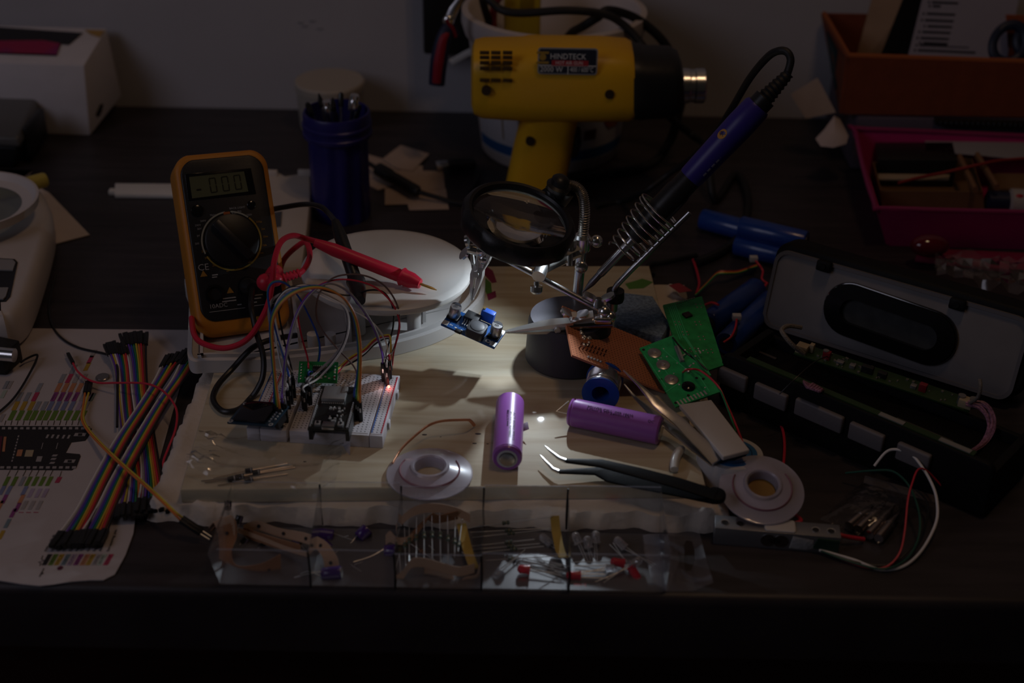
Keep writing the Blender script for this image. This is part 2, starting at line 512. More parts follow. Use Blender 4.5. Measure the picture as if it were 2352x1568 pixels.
# black food box in front of it
F0 = P(46, 394, 0); top = PY(40, 312, F0.y)
bk = P(86, 214, top.z + .003) - top; bk.z = 0
lf = V((-.14, .004, 0))
tub = thing('storage_box', 'black plastic box with a hazy grey lid at the edge of the desk', 'box', F0)
b = MB(); ins = V((-.006, .006, 0)); t2 = top - V((0, 0, .011))
b.hexa([F0 + lf + ins, F0 + ins, F0 + bk*.9 + ins, F0 + bk*.9 + lf], [t2 + lf, t2, t2 + bk, t2 + bk + lf], bev=.004, seg=3)
b.build('body', BLACK, tub, world=True)
b = MB(); o = V((.003, -.003, 0))
b.hexa([t2 + lf, t2 + o, t2 + bk + V((.003, .002, 0)), t2 + bk + lf], [top + lf, top + o - V((.002, -.003, 0)), top + bk, top + bk + lf], bev=.004, seg=3)
b.build('lid', mat('hazy_lid', (.10, .10, .10), .3), tub, world=True)
b = MB(); e = F0 + bk*.42 + V((.004, 0, 0))
b.box(e + V((.006, 0, .022)), (.006, .05, .03), bev=.002); b.build('clasp', BLACK, tub, world=True)

# ------------------------------------------------------------------ kitchen scale on the left with its sheet of paper
pp = flat_pts([(30, 400), (112, 442), (206, 539), (92, 569), (20, 575)], .0008)
b = MB(); b.prism([(q.x, q.y) for q in pp], .0004, .0010)
single(b, 'paper_sheet', PAPERM, 'white paper corner sticking out under the kitchen scale', 'paper')
SZ = .032
out = [(0, 398), (45, 404), (88, 424), (111, 455), (119, 490), (108, 545), (88, 610), (66, 670), (44, 704), (14, 720), (-40, 726)]
pr = [P(*q, SZ) for q in out]
cx = P(-95, 560, SZ).x
poly = ccw([V((q.x, q.y, 0)) for q in pr] + [V((2*cx - q.x, q.y, 0)) for q in pr[::-1]])
sm_, _ = smooth(poly + [poly[0]], [0]*(len(poly) + 1), 4); poly = sm_[:-1]
kit = thing('kitchen_scale', 'white kitchen scale with black framed buttons at the desk edge', 'scale', (cx, pr[5].y, 0))
b = ringed(poly, [(.006, .002), (.001, .004), (0, .010), (0, .022), (.0012, .027), (.004, .0305), (.008, SZ)]); b.build('body', mat('scale_white', (.60, .55, .53), .4, var=.03), kit, world=True)
fr = [P(*q, SZ) for q in ((-40, 592), (34, 596), (41, 604), (24, 682), (14, 693), (-40, 696))]
b = MB(); b.prism([(q.x, q.y) for q in fr], SZ, SZ + .0006); b.build('button_panel', BLACKG, kit, world=True)
for rows in (((-40, 597), (30, 600), (36, 606), (30, 624), (-40, 622)), ((-40, 664), (20, 664), (14, 684), (8, 690), (-40, 690))):
    q4 = [P(*q, SZ) for q in rows]
    b = MB(); b.prism([(q.x, q.y) for q in q4], SZ + .0006, SZ + .0016); b.build('button', mat('grey_button', (.30, .29, .29), .5), kit, world=True)
DZ = .050
dc = P(-78, 466, DZ); dr = .054
b = MB(); b.lathe([(.016, SZ), (.013, DZ - .006), (.013, DZ - .004)], 24, M=Matrix.Translation((dc.x, dc.y, 0))); b.build('pillar', WHITE, kit, world=True)
b = MB(); b.lathe([(dr - .012, DZ - .004), (dr - .004, DZ - .002), (dr, DZ + .003), (dr + .002, DZ + .003), (dr + .001, DZ - .004), (dr - .010, DZ - .006)], 56, M=Matrix.Translation((dc.x, dc.y, 0)), closed=True)
b.build('dish_rim', mat('scale_white2', (.60, .55, .53), .4), kit, world=True)
b = MB(); b.lathe([(0, DZ - .005), (dr - .011, DZ - .005), (dr - .011, DZ - .0044), (0, DZ - .0044)], 56, M=Matrix.Translation((dc.x, dc.y, 0)))
b.build('dish', film('dish_clear', tint=(.75, .8, .8), gloss=.6, haze=.12, hazecol=(.5, .52, .52)), kit, world=True)
mk = thing('marker_pen', 'yellow marker pen lying across the white kitchen scale', 'pen', P(60, 425, SZ))
a, c = P(-20, 446, SZ + .0068), P(106, 412, SZ + .0068)
dd = (c - a).normalized(); a2 = a - dd*.03
b = MB(); b.spin(a2, c, [(.0052, 0), (.0062, .002), (.0062, (c - a2).length - .016)], 20); b.build('barrel', mat('marker_yellow', (.58, .46, .12), .4), mk, world=True)
b = MB(); b.spin(c - dd*.016, c, [(.0064, 0), (.0064, .014), (.0055, .016)], 20); b.build('cap', mat('marker_cap', (.52, .42, .08), .4), mk, world=True)

# ------------------------------------------------------------------ white plastic bits behind the meter
a, c = P(264, 455, 0), P(520, 457, 0)
b = MB(); h = V((0, 0, .004)); dp = P(264, 420, .004) - a; dp.z = 0
b.hexa([a, c, c + dp, a + dp], [a + h, c + h, c + dp + h, a + dp + h], bev=.0008)
b.box(a + dp*.4 + V((-.002, 0, .002)), (.006, .007, .004), bev=.0006)
single(b, 'plastic_strip', WHITE, 'flat white plastic strip on the bare desk left of the meter', 'strip')
cs = thing('plastic_cover', 'white plastic cover with clip notches between meter and blue cup', 'cover', P(660, 520, 0))
pl = [P(*q, .018) for q in ((560, 405), (612, 402), (640, 395), (655, 403), (690, 398), (712, 404), (713, 452), (706, 520), (690, 640), (560, 640))]
b = MB(); b.prism([(q.x, q.y) for q in pl], .0, .018, bev=.002); b.build('shell', OFFW, cs, world=True)
for q in ((622, 398), (700, 397)):
    b = MB(); b.box(P(*q, .020), (.012, .004, .006), bev=.0006); b.build('clip', OFFW, cs, world=True)
b = MB(); e = [P(*q, .0184) for q in ((628, 488), (648, 485), (645, 520), (630, 522))]
b.prism([(q.x, q.y) for q in e], .018, .0186); b.build('slot', mat('slot_grey', (.08, .085, .10), .6), cs, world=True)

# ------------------------------------------------------------------ cups by the wall
jc = PY(760, 240, 1.285); JX = jc.x
b = MB(); b.lathe([(.030, 0), (.031, .002), (.0335, .040), (.0345, .041), (.0345, .047), (.033, .049), (0, .049)], 40, M=Matrix.Translation((JX, 1.285, 0)))
single(b, 'screw_jar', mat('cream_jar', (.44, .39, .33), .45, sss=.2), 'low cream coloured round jar behind the blue cup', 'jar')
BX, BY = PY(773, 262, 1.085).x, 1.085
cup = thing('tool_cup', 'dark blue ribbed plastic cup holding driver bits', 'cup', (BX, BY, 0))
BLUEP = mat('deep_blue_plastic', (.018, .015, .14), .38, var=.1)
b = MB(); vs, fs = [], []; NR = 96
zs = [0, .002, .070, .074]
for zi, z in enumerate(zs):
    for i in range(NR):
        t = 2*PI*i/NR; r = .0245 + (.0010 if zi in (1, 2) else 0)*math.cos(10*t)
        vs.append((r*math.cos(t), r*math.sin(t), z))
for k in range(3):
    for i in range(NR): fs.append((k*NR + i, k*NR + (i + 1) % NR, (k + 1)*NR + (i + 1) % NR, (k + 1)*NR + i))
fs.append(tuple(range(NR))[::-1]); fs.append(tuple(3*NR + i for i in range(NR)))
b.add(vs, fs); b.build('body', BLUEP, cup)
b = MB(); b.lathe([(.0245, .074), (.029, .075), (.0295, .078), (.0285, .079), (.0285, .083), (.0295, .084), (.0295, .086), (.0285, .087), (.0285, .094), (.0275, .096), (.026, .096), (.0255, .076)], 48, closed=True)
b.build('collar', BLUEP, cup)
k = 0
for px, py, y, kind in ((705, 236, 1.075, 0), (732, 214, 1.092, 1), (750, 232, 1.080, 2), (764, 224, 1.068, 1), (783, 212, 1.098, 0), (815, 218, 1.082, 2), (826, 240, 1.090, 0), (770, 250, 1.085, 1)):
    t = PY(px, py, y); base = V((BX + (t.x - BX)*.6, BY + (t.y - BY)*.6, .076))
    bt = thing('driver_bit', ['dark thin driver bit at the edge of the blue cup', 'slender dark bit with pointed tip in the blue cup', 'shiny chrome collared driver in the blue cup'][kind], 'tool', base, 'tools in the blue cup')
    u = (t - base).normalized(); L = (t - base).length
    b = MB(); b.cyl(base, base + u*(L - .012), .0016, n=10); b.build('shaft', STEEL, bt, world=True)
    b = MB()
    if kind == 2: b.spin(base + u*(L - .014), t, [(.003, 0), (.0042, .001), (.0042, .008), (.003, .010), (.0042, .011), (.0036, .014)], 14)
    elif kind == 1: b.spin(base + u*(L - .012), t, [(.0022, 0), (.0022, .006), (.0005, .012)], 10)
    else: b.spin(base + u*(L - .012), t, [(.0024, 0), (.0024, .010), (.0014, .012)], 10)
    b.build('head', METAL if kind == 2 else mat('dark_steel', (.10, .10, .10), .35, metal=1), bt, world=True)
    k += 1
labs = ['thin dark driver bit at the left rim of the blue cup', 'slender pointed dark bit at the back left of the blue cup', 'shiny collared driver left of centre in the blue cup', 'slender pointed bit near the front of the blue cup',
        'thin dark bit standing tallest at the back of the blue cup', 'shiny collared driver at the right in the blue cup', 'short dark bit at the right rim of the blue cup', 'slender pointed bit in the middle of the blue cup']
for i, o in enumerate([o for o in COL.objects if o.name.startswith('driver_bit')]): o['label'] = labs[i]

# paper scraps
SCR = mat('scrap_paper', (.46, .35, .28), .85, var=.06)
for i, (pl, z, lab) in enumerate((
    ([(838, 352), (905, 372), (935, 395), (905, 425), (868, 436), (838, 420)], .0006, 'brown paper scrap beside the blue cup under the black plug'),
    ([(878, 365), (920, 333), (986, 353), (948, 392), (915, 388)], .0022, 'brown paper scrap lying topmost and farthest back of the scraps'),
    ([(925, 378), (970, 380), (972, 392), (1018, 392), (1022, 430), (960, 440), (905, 420)], .0014, 'brown paper scrap between the black plug and the heat gun'),
    ([(884, 432), (960, 425), (1024, 432), (1031, 480), (940, 482), (936, 468), (884, 470)], .0010, 'notched brown paper scrap in front of the black plug'))):
    b = MB(); pp = [P(*q, z) for q in pl]; b.prism([(q.x, q.y) for q in pp], z - .0004, z)
    single(b, 'paper_scrap', SCR, lab, 'paper', 'paper scraps behind the scale plate')
pg = thing('cable_plug', 'black moulded plug on a thin cable lying on brown paper scraps', 'plug', P(920, 425, .003))
a, c = P(868, 388, .009), P(962, 442, .009)
b = MB(); b.spin(a, c, [(.003, 0), (.0065, .002), (.0065, .018), (.0055, .02), (.0055, (c - a).length - .004), (.003, (c - a).length)], 18); b.build('grip', BLACK, pg, world=True)
b = MB(); b.tube([c - (c - a)*.05, P(1000, 452, .006), P(1050, 466, .003), P(1110, 470, .003)], .0022); b.build('cable', RUBBER, pg, world=True)
b = MB(); b.tube([P(842, 372, .007), a], .0022, sub=1); b.build('cable', RUBBER, pg, world=True)
us = thing('usb_connector', 'black cable end with a shiny metal plug beside the heat gun', 'plug', P(1030, 392, 0))
a, c = P(1002, 380, .006), P(1034, 378, .006)
u = (c - a).normalized(); Mx = frame(a, u, v=(0, 0, 1))
b = MB(); b.box((.006, 0, 0), (.012, .0045, .011), M=Mx, bev=.0004); b.build('shell', METAL, us, world=True)
b = MB(); b.box((.024, 0, 0), (.026, .009, .015), M=Mx, bev=.0025); b.build('grip', BLACK, us, world=True)
b = MB(); b.tube([a + u*.036, P(1085, 372, .006), P(1100, 400, .004), P(1080, 440, .003)], .002); b.build('cable', RUBBER, us, world=True)

# ------------------------------------------------------------------ white bucket
TX, TY = PY(1272, 60, 1.243).x, 1.243
bu = thing('plastic_bucket', 'white round plastic bucket with a printed label behind the yellow heat gun', 'bucket', (TX, TY, 0))
ZR = .138
b = MB(); b.lathe([(0, .003), (.062, .003), (.077, ZR - .004), (.080, ZR), (.0855, ZR - .001), (.086, ZR - .012), (.083, ZR - .022), (.0795, ZR - .024), (.0665, .003), (.064, 0), (0, 0)], 64)
b.build('body', mat('bucket_white', (.60, .54, .52), .4, sss=.1), bu)
def on_bucket(ang, z, e=.0006):
    r = .0665 + (.0795 - .0665)*(z - .003)/(ZR - .027) + e
    return V((r*math.sin(ang), -r*math.cos(ang), z))
def patch(name, a0, a1, z0, z1, m, e, f0=None, f1=None):
    b = MB(); n = 20
    vs, fs = [], []
    for i in range(n + 1):
        t = i/n; a = a0 + (a1 - a0)*t
        lo = z0 if f0 is None else f0(t); hi = z1 if f1 is None else f1(t)
        vs += [on_bucket(a, lo, e), on_bucket(a, hi, e)]
    for i in range(n): fs.append((2*i, 2*i + 2, 2*i + 3, 2*i + 1))
    b.add(vs, fs); return b.build(name, m, bu, smooth_deg=60)
lb = patch('label', -1.25, 1.25, .012, ZR - .030, mat('label_white', (.48, .48, .52), .5), .0006)
patch('blue_band', -1.25, 1.25, .014, .024, mat('label_blue', (.02, .10, .28), .5), .0009)
patch('maroon_band', .15, 1.15, .085, .105, mat('label_maroon', (.16, .015, .03), .5), .0009, f0=lambda t: .066 + .016*t, f1=lambda t: .092 + .008*t)
patch('red_print', .62, .95, .05, .066, mat('label_red', (.30, .05, .03), .5), .0010, f0=lambda t: .050 + .008*math.cos(6*t), f1=lambda t: .066 + .006*math.sin(5*t))
patch('brown_print', .42, .60, .034, .044, mat('label_brown', (.09, .03, .02), .5), .0010)
patch('green_print', .8, 1.02, .040, .046, mat('label_orange', (.34, .10, .03), .5), .0010)
for a0, z in ((-1.05, .088), (-.98, .086), (-1.0, .052), (-.92, .048)):
    patch('dark_print', a0, a0 + .09, z, z + .006, mat('label_ink', (.03, .035, .05), .5), .0010)
patch('gold_line', -.70, -.68, .03, .085, mat('label_gold', (.30, .22, .12), .5), .0010)
patch('ink_band', -.45, -.40, .03, .095, mat('label_ink2', (.05, .06, .10), .5), .0010)
# things in the bucket
yb = thing('yellow_tool', 'yellow plastic tool standing in the white bucket', 'tool', (TX - .03, TY + .01, .02))
q = PY(1200, 20, TY + .012)
b = MB(); b.box((q.x, TY + .012, .09), (.034, .024, .150), bev=.004); b.build('body', mat('yellow_dull', (.50, .36, .02), .4), yb, world=True)
b = MB(); b.box((q.x + .004, TY - .0005, .150), (.012, .003, .03), bev=.001); b.build('slider', mat('yellow_dark', (.34, .22, .01), .5), yb, world=True)
b = MB(); b.tube([V((q.x - .022, TY + .005, .05)), V((q.x - .027, TY - .005, .13)), V((q.x - .020, TY - .012, .152))], .0035)
single(b, 'screwdriver', mat('dull_red', (.30, .03, .03), .5), 'dull red thin screwdriver beside the yellow tool in the bucket', 'tool')
# dark box on the wall side
b = MB(); a = PY(975, 112, 1.322); c = PY(1090, 112, 1.322)
b.box(((a.x + c.x)/2, 1.318, a.z + .06), (c.x - a.x, .028, .12), bev=.003)
single(b, 'wall_box', BLACK, 'black box on the wall behind the bucket and pliers', 'box')
# pliers hooked over the rim
pz = thing('pliers', 'pliers with red and dark blue grips hanging on the bucket rim', 'pliers', PY(1000, 205, 1.19))
NAVY = mat('navy_grip', (.012, .015, .05), .5); REDG = mat('red_grip', (.26, .005, .02), .5)
hp = [PY(1003, 195, 1.178), PY(1008, 140, 1.18), PY(1018, 90, 1.184), PY(1030, 60, 1.188)]
b = MB(); b.tube(hp, [.0072, .0078, .0068, .005], n=14, flat=.6, ref=(1, 0, 0)); b.build('handle', NAVY, pz, world=True)
hq = [V((q.x, q.y - .0030, q.z)) for q in hp]
b = MB(); b.tube([hq[0] + V((0, 0, .003)), hq[1], hq[2], hq[3] - V((0, 0, .004))], [.0040, .0048, .0040, .0026], n=12, flat=.6, ref=(1, 0, 0)); b.build('grip_inlay', REDG, pz, world=True)
h2 = [PY(1046, 82, 1.192), PY(1038, 62, 1.190), PY(1026, 42, 1.188)]
b = MB(); b.tube(h2, [.0040, .0045, .003], n=12, flat=.6, ref=(1, 0, 0)); b.build('handle', NAVY, pz, world=True)
h3 = [V((q.x, q.y - .0028, q.z)) for q in h2]
b = MB(); b.tube(h3, [.002, .0024, .0016], n=8); b.build('grip_inlay', REDG, pz, world=True)
b = MB(); b.ball(PY(1030, 48, 1.187), .0052, 14, sq=(1, .5, 1)); b.build('pivot', METAL, pz, world=True)
b = MB(); b.tube([PY(1030, 52, 1.188), PY(1042, 22, 1.19), PY(1060, -6, 1.192)], [.0045, .0045, .0022], n=10, flat=.5, ref=(1, 0, 0)); b.build('jaw', STEEL, pz, world=True)
b = MB(); b.tube([PY(1036, 144, 1.30), PY(1075, 122, 1.30), PY(1110, 108, 1.30)], .0035, n=8, flat=.5)
single(b, 'white_cable_tie', WHITE, 'pale strip sticking out behind the bucket by the pliers', 'strip')

# ------------------------------------------------------------------ heat gun
GY = 1.115
def G(px, py): return PY(px, py, GY)
gun = thing('heat_gun', 'yellow heat gun with black collar and steel nozzle standing on its handle', 'heat gun', G(1230, 480))
YG = mat('gun_yellow', (.80, .44, .012), .42, var=.05, vscale=18, bump=.05, bscale=500)
def loft(secs, n=28, pw=3.0):
    """superellipse rings: (centre, axis_a, axis_b)"""
    b = MB(); vs, fs = [], []
    for c, a, bb in secs:
        for i in range(n):
            t = 2*PI*i/n; ct, st = math.cos(t), math.sin(t)
            e = 2.0/pw
            vs.append(V(c) + V(a)*(abs(ct)**e*(1 if ct >= 0 else -1)) + V(bb)*(abs(st)**e*(1 if st >= 0 else -1)))
    for k in range(len(secs) - 1):
        for i in range(n): fs.append((k*n + i, k*n + (i + 1) % n, (k + 1)*n + (i + 1) % n, (k + 1)*n + i))
    fs.append(tuple(range(n))[::-1]); fs.append(tuple((len(secs) - 1)*n + i for i in range(n)))
    return b.add(vs, fs)
def gsec(px, yt, yb, dep):
    t, bo = G(px, yt), G(px, yb); c = (t + bo)/2
    return (c, (t - bo)/2, V((0, dep, 0)))
b = loft([gsec(1084, 112, 235, .020), gsec(1090, 100, 250, .029), gsec(1110, 96, 258, .032), gsec(1200, 95, 263, .034), gsec(1215, 92, 264, .035), gsec(1380, 94, 264, .035), gsec(1440, 99, 264, .034), gsec(1452, 106, 258, .033), gsec(1456, 120, 250, .030)], 36, 3.2)
b.build('housing', YG, gun, world=True)
def hsec(xl, xr, py, dep, sl=0):
    l, r = G(xl, py), G(xr, py + sl); c = (l + r)/2
    return (c, (r - l)/2, V((0, dep, 0)))
b = loft([hsec(1180, 1330, 235, .026), hsec(1195, 1328, 265, .024), hsec(1188, 1322, 300, .022), hsec(1178, 1316, 340, .0215), hsec(1166, 1302, 400, .0215), hsec(1158, 1292, 440, .022), hsec(1148, 1290, 462, .023), hsec(1150, 1288, 471, .021)], 28, 2.8)
b.build('handle', YG, gun, world=True)
b = loft([hsec(1316, 1334, 300, .010), hsec(1312, 1336, 325, .010), hsec(1306, 1326, 352, .010)], 16, 2.6); b.build('trigger', BLACK, gun, world=True)
b = loft([gsec(1450, 106, 262, .034), gsec(1470, 108, 264, .0345), gsec(1478, 112, 262, .034), gsec(1540, 114, 260, .033), gsec(1558, 124, 250, .030), gsec(1565, 142, 236, .026)], 36, 2.6)
b.build('collar', BLACK, gun, world=True)
c0, c1 = G(1560, 197), G(1619, 197)
b = MB(); b.spin(c0, c1, [(.0150, 0), (.0148, .008), (.0140, .009), (.0140, .0125), (.0148, .0135), (.0148, (c1 - c0).length - .001), (.0135, (c1 - c0).length), (.012, (c1 - c0).length - .004), (.011, .004)], 32)
b.build('nozzle', METAL, gun, world=True)
GF = GY - .0352
VENT = mat('vent_dark', (.06, .03, .004), .7)
for r_, py in enumerate((121, 132, 144, 157, 184)):
    for px in (1113, 1139, 1166):
        c = PY(px, py, GF + .0014); b = MB(); b.box(c, (.0078, .0035, .0022), bev=.0003); b.build('vent_slot', VENT, gun, world=True)
for px, py in ((1117, 208), (1400, 216), (1218, 324)):
    dy = GF if py < 300 else GY - .0222
    b = MB(); c = PY(px, py, dy + .0005); b.spin(c + V((0, .003, 0)), c - V((0, .0012, 0)), [(.0040, 0), (.0040, .0042)], 16); b.build('screw_hole', mat('screw_dark', (.035, .016, .004), .6), gun, world=True)
LF = GF - .0004
a, c = PY(1236, 109, LF), PY(1371, 172, LF)
LM = frame((a + c)/2, (1, 0, 0), v=(0, 0, 1))
lw, lh = (c.x - a.x), (a.z - c.z)
b = MB(); b.prism(rrect(lw, lh, .0025), -.0004, .0004, M=LM); b.build('nameplate_rim', mat('plate_silver', (.30, .31, .33), .5), gun, world=True)
b = MB(); b.prism(rrect(lw - .0022, lh - .0022, .002), .0004, .0006, M=LM); npl = b.build('nameplate', mat('plate_navy', (.012, .016, .035), .4), gun, world=True)
b = MB(); b.box((.002, -lh*.06, .0008), (.030, .0045, .0004), M=LM); b.build('red_bar', mat('plate_red', (.42, .02, .03), .4), gun, world=True)
b = MB(); b.box((0, -lh*.16, .0008), (lw - .002, .0007, .0003), M=LM); b.box((.0005, -lh*.33, .0008), (.0007, lh*.32, .0003), M=LM)
put_text(b, 'HINDTECK', .0048, LM @ Matrix.Translation((-.0145, lh*.09, .0007)), fit=.029)
put_text(b, 'HOT AIR GUN', .0030, LM @ Matrix.Translation((-.0100, -lh*.11, .00105)), fit=.022)
put_text(b, '2000 W', .0046, LM @ Matrix.Translation((-lw*.46, -lh*.40, .0007)), fit=.0185)
put_text(b, '400 / 600\u00b0C', .0042, LM @ Matrix.Translation((.0022, -lh*.39, .0007)), fit=.0190)
b.build('lettering', WHITEP, gun, world=True)
b = MB(); 
b.spin(LM @ V((-.0205, .0035, .0006)), LM @ V((-.0205, .0035, .0010)), [(.0028, 0), (.0028, .0004)], 20); b.box((-.0205, .0072, .0008), (.010, .0018, .0004), M=LM); b.box((-.0205, -.0012, .0008), (.010, .0018, .0004), M=LM)
b.build('emblem', mat('plate_gold', (.42, .26, .03), .4), gun, world=True)
# its cord, slung through the bucket
b = MB()
b.tube([V((G(1225, 480).x, GY + .012, .006)), V((TX + .03, 1.165, .004)), V((TX + .09, 1.19, .005)), PY(1535, 330, 1.205), PY(1556, 270, 1.20), PY(1565, 200, 1.21), PY(1530, 105, 1.215), PY(1465, 45, 1.215), PY(1400, 24, 1.20), PY(1372, 40, 1.195), PY(1340, 60, 1.20), V((TX + .015, 1.235, .115)), V((TX, 1.26, .08))], .0042, n=10)
single(b, 'power_cord', RUBBER, 'thick black cord looping from the bucket down behind the gun collar', 'cord')
b = MB()
b.tube([V((TX - .055, 1.26, .10)), PY(1108, -8, 1.205), PY(1150, 22, 1.19), PY(1200, 30, 1.185), PY(1300, 24, 1.182), PY(1385, 32, 1.185), PY(1430, 55, 1.185), PY(1468, 95, 1.178), PY(1490, 130, 1.17), PY(1510, 180, 1.172), PY(1535, 262, 1.18), PY(1590, 310, 1.19), PY(1622, 340, 1.155), V((PY(1650, 372, 1.12).x, 1.12, .004)), P(1690, 400, .004), P(1718, 455, .004), P(1705, 530, .004), P(1660, 575, .004), P(1600, 602, .004)], .0036, n=10)
single(b, 'power_cord', RUBBER, 'black cord lying across the bucket mouth and trailing over the desk', 'cord')

# ------------------------------------------------------------------ orange box on the right with its papers
OB = thing('fabric_box', 'open orange fabric box of papers at the back right of the desk', 'box', P(2100, 300, .05))
ORF = mat('orange_fabric', (.20, .045, .014), .75, var=.1, vscale=80, bump=.3, bscale=700)
OY0, OZ0 = 1.205, .055
fl = PY(1934, 268, OY0); fr_ = PY(2480, 292, OY0); ftl = PY(1950, 128, OY0); ftr = PY(2480, 146, OY0)
bl = PY(1906, 232, 1.325); btl = PY(1893, 32, 1.325); btl.y = 1.325
dpt = V((0, .118, 0))
fl.z = fr_.z = OZ0
def wall(p, q, r, s_, th):
    b = MB(); n = (V(q) - V(p)).cross(V(s_) - V(p)).normalized()
    b.quad(p, q, r, s_, th, n=n); return b
wall(fl, fr_, ftr, ftl, .003).build('front_panel', ORF, OB, world=True)
bl2 = V((bl.x, 1.325, OZ0)); 
wall(bl2, fl, ftl, btl, .003).build('side_panel', ORF, OB, world=True)
br2 = V((fr_.x, 1.325, OZ0)); btr = V((ftr.x, 1.325, btl.z))
wall(br2, bl2, btl, btr, .003).build('back_panel', ORF, OB, world=True)
b = MB(); b.hexa([fl, fr_, br2, bl2], [q + V((0, 0, .002)) for q in (fl, fr_, br2, bl2)]); b.build('bottom', ORF, OB, world=True)
b = MB(); b.tube([btl, ftl, ftr], .0028, n=8, sub=1); b.build('hem', mat('orange_hem', (.32, .085, .018), .7), OB, world=True)
def side_pt(u, v): return (bl2*(1 - u) + fl*u)*(1 - v) + (btl*(1 - u) + ftl*u)*v
so_ = (fl - bl2).cross(V((0, 0, 1))).normalized()
if so_.x > 0: so_ = -so_
b = MB(); sq4 = [side_pt(u, v) + so_*.0006 for u, v in ((.22, .12), (.62, .10), (.62, .80), (.22, .84))]
b.quad(*sq4, .0036, n=so_); b.build('side_label', mat('teal_print', (.02, .045, .05), .7), OB, world=True)
b = MB(); b.hexa([PY(1950, 190, 1.31), PY(2080, 190, 1.30), PY(2080, 188, 1.303), PY(1950, 188, 1.313)], [PY(2010, -30, 1.318), PY(2115, -30, 1.30), PY(2115, -32, 1.303), PY(2010, -32, 1.321)])
single(b, 'card_sheet', CARD, 'brown card leaning inside the orange fabric box', 'card')
b = MB(); b.hexa([PY(1990, 210, 1.285), PY(2110, 210, 1.285), PY(2110, 208, 1.292), PY(1990, 208, 1.292)], [PY(2085, -30, 1.292), PY(2150, -30, 1.292), PY(2150, -32, 1.30), PY(2085, -32, 1.30)])
single(b, 'folder', mat('black_folder', (.008, .008, .009), .5), 'black folder standing between brown card and printed sheet', 'folder')
ps = thing('printed_leaflet', 'white leaflet with bulleted text lines in the orange box', 'leaflet', PY(2200, 200, 1.27))
pa, pb, pc, pd = PY(2070, 190, 1.262), PY(2300, 200, 1.262), PY(2345, -30, 1.285), PY(2125, -30, 1.285)
PM = frame(pa, pb - pa, v=(pd - pa))
b = MB(); b.quad(pa, pb, pc, pd, .0005); b.build('sheet', mat('leaflet_paper', (.34, .32, .38), .8), ps, world=True)
b = MB()
INK = mat('print_ink', (.03, .03, .04), .7)
for y_, x0, x1 in ((5, 2140, 2285), (14, 2142, 2160), (31, 2128, 2270), (46, 2124, 2265), (60, 2130, 2275), (73, 2118, 2240), (87, 2114, 2245), (98, 2120, 2240), (103, 2112, 2225), (115, 2108, 2240)):
    p0, p1 = UV(PM, x0, y_), UV(PM, x1, y_ + (x1 - x0)*.045)
    dd = p1 - p0; nn = V((-dd.y, dd.x, 0)).normalized()*.0011
    b.quad(p0 - nn, p1 - nn, p1 + nn, p0 + nn, .0003, n=V((0, 0, 1)))
    b.box(p0 + V((-.003, 0, .0004)), (.0018, .0018, .0004))
p0, p1 = UV(PM, 2132, -8), UV(PM, 2320, -2)
b.quad(p0, p1, p1 + V((0, .02, 0)), p0 + V((0, .02, 0)), .0003, n=V((0, 0, 1)))
b.v = [tuple(V(q) + V((0, 0, .0006))) for q in b.v]
b.build('printed_lines', INK, ps, M=W[ps.name].inverted() @ PM)
sc = thing('scissors', 'scissors with dark blue finger loops standing in the orange box', 'scissors', PY(2320, 130, 1.24))
b = MB(); Mx = frame(PY(2318, 100, 1.238), RIGHT, v=UPV); b.torus(Mx @ Matrix.Scale(1.25, 4, (.5, .87, 0)), .0145, .0042, 32, 10); b.build('handle', mat('navy_handle', (.010, .018, .045), .45), sc, world=True)
b = MB(); Mx2 = frame(PY(2372, 96, 1.242), RIGHT, v=UPV); b.torus(Mx2, .0150, .0042, 32, 10); b.build('handle', MATS['navy_handle'], sc, world=True)
b = MB(); q = PY(2340, 130, 1.240); b.box(q + V((.002, 0, -.022)), (.010, .002, .05), bev=.0004); b.build('blade', STEEL, sc, world=True)
b = MB(); b.hexa([PY(2315, 110, 1.255), PY(2400, 112, 1.255), PY(2400, 110, 1.262), PY(2315, 108, 1.262)], [PY(2310, 35, 1.258), PY(2400, 38, 1.258), PY(2400, 36, 1.265), PY(2310, 33, 1.265)])
single(b, 'orange_card', mat('orange_card', (.30, .07, .02), .7), 'orange card behind the scissor loops in the fabric box', 'card')
# what the orange box stands on
b = MB(); a = PY(1966, 296, 1.20)
b.box((a.x + .16, 1.262, .027), (.32, .124, .052), bev=.002)
single(b, 'grey_case', mat('lavender_case', (.10, .08, .11), .5), 'flat lavender grey case under the orange fabric box', 'case')
nb = thing('spiral_notebook', 'dark notebook edge with spiral binding below the orange box', 'notebook', P(2250, 296, .054))
a, c = PY(2150, 288, 1.190), PY(2420, 296, 1.190)
b = MB(); b.hexa([a, c, c + V((0, .010, 0)), a + V((0, .010, 0))], [q + V((0, 0, .004)) for q in (a, c, c + V((0, .010, 0)), a + V((0, .010, 0)))]); b.build('cover', BLACK, nb, world=True)
b = MB()
for i in range(22):
    q = a + (c - a)*((i + .5)/22) + V((0, -.0005, .003)); b.torus(frame(q, (0, 1, 0), v=(0, 0, 1)), .0028, .0006, 14, 6)
b.build('spiral', mat('dark_coil', (.03, .03, .035), .4, metal=.6), nb, world=True)
b = MB(); b.quad(PY(1850, 272, 1.22), PY(1920, 258, 1.215), PY(1878, 178, 1.225), PY(1816, 216, 1.23), .0008)
single(b, 'paper_tag', SCR, 'pale square paper tag sticking up beside the orange box', 'paper')
b = MB(); vs = [PY(*q) for q in ((1874, 320, 1.165), (1893, 300, 1.17), (1917, 268, 1.18), (1930, 275, 1.18), (1949, 312, 1.168), (1944, 330, 1.16), (1915, 339, 1.155), (1885, 336, 1.158))]
cc = V((0, 0, 0))
for q in vs: cc += q/len(vs)
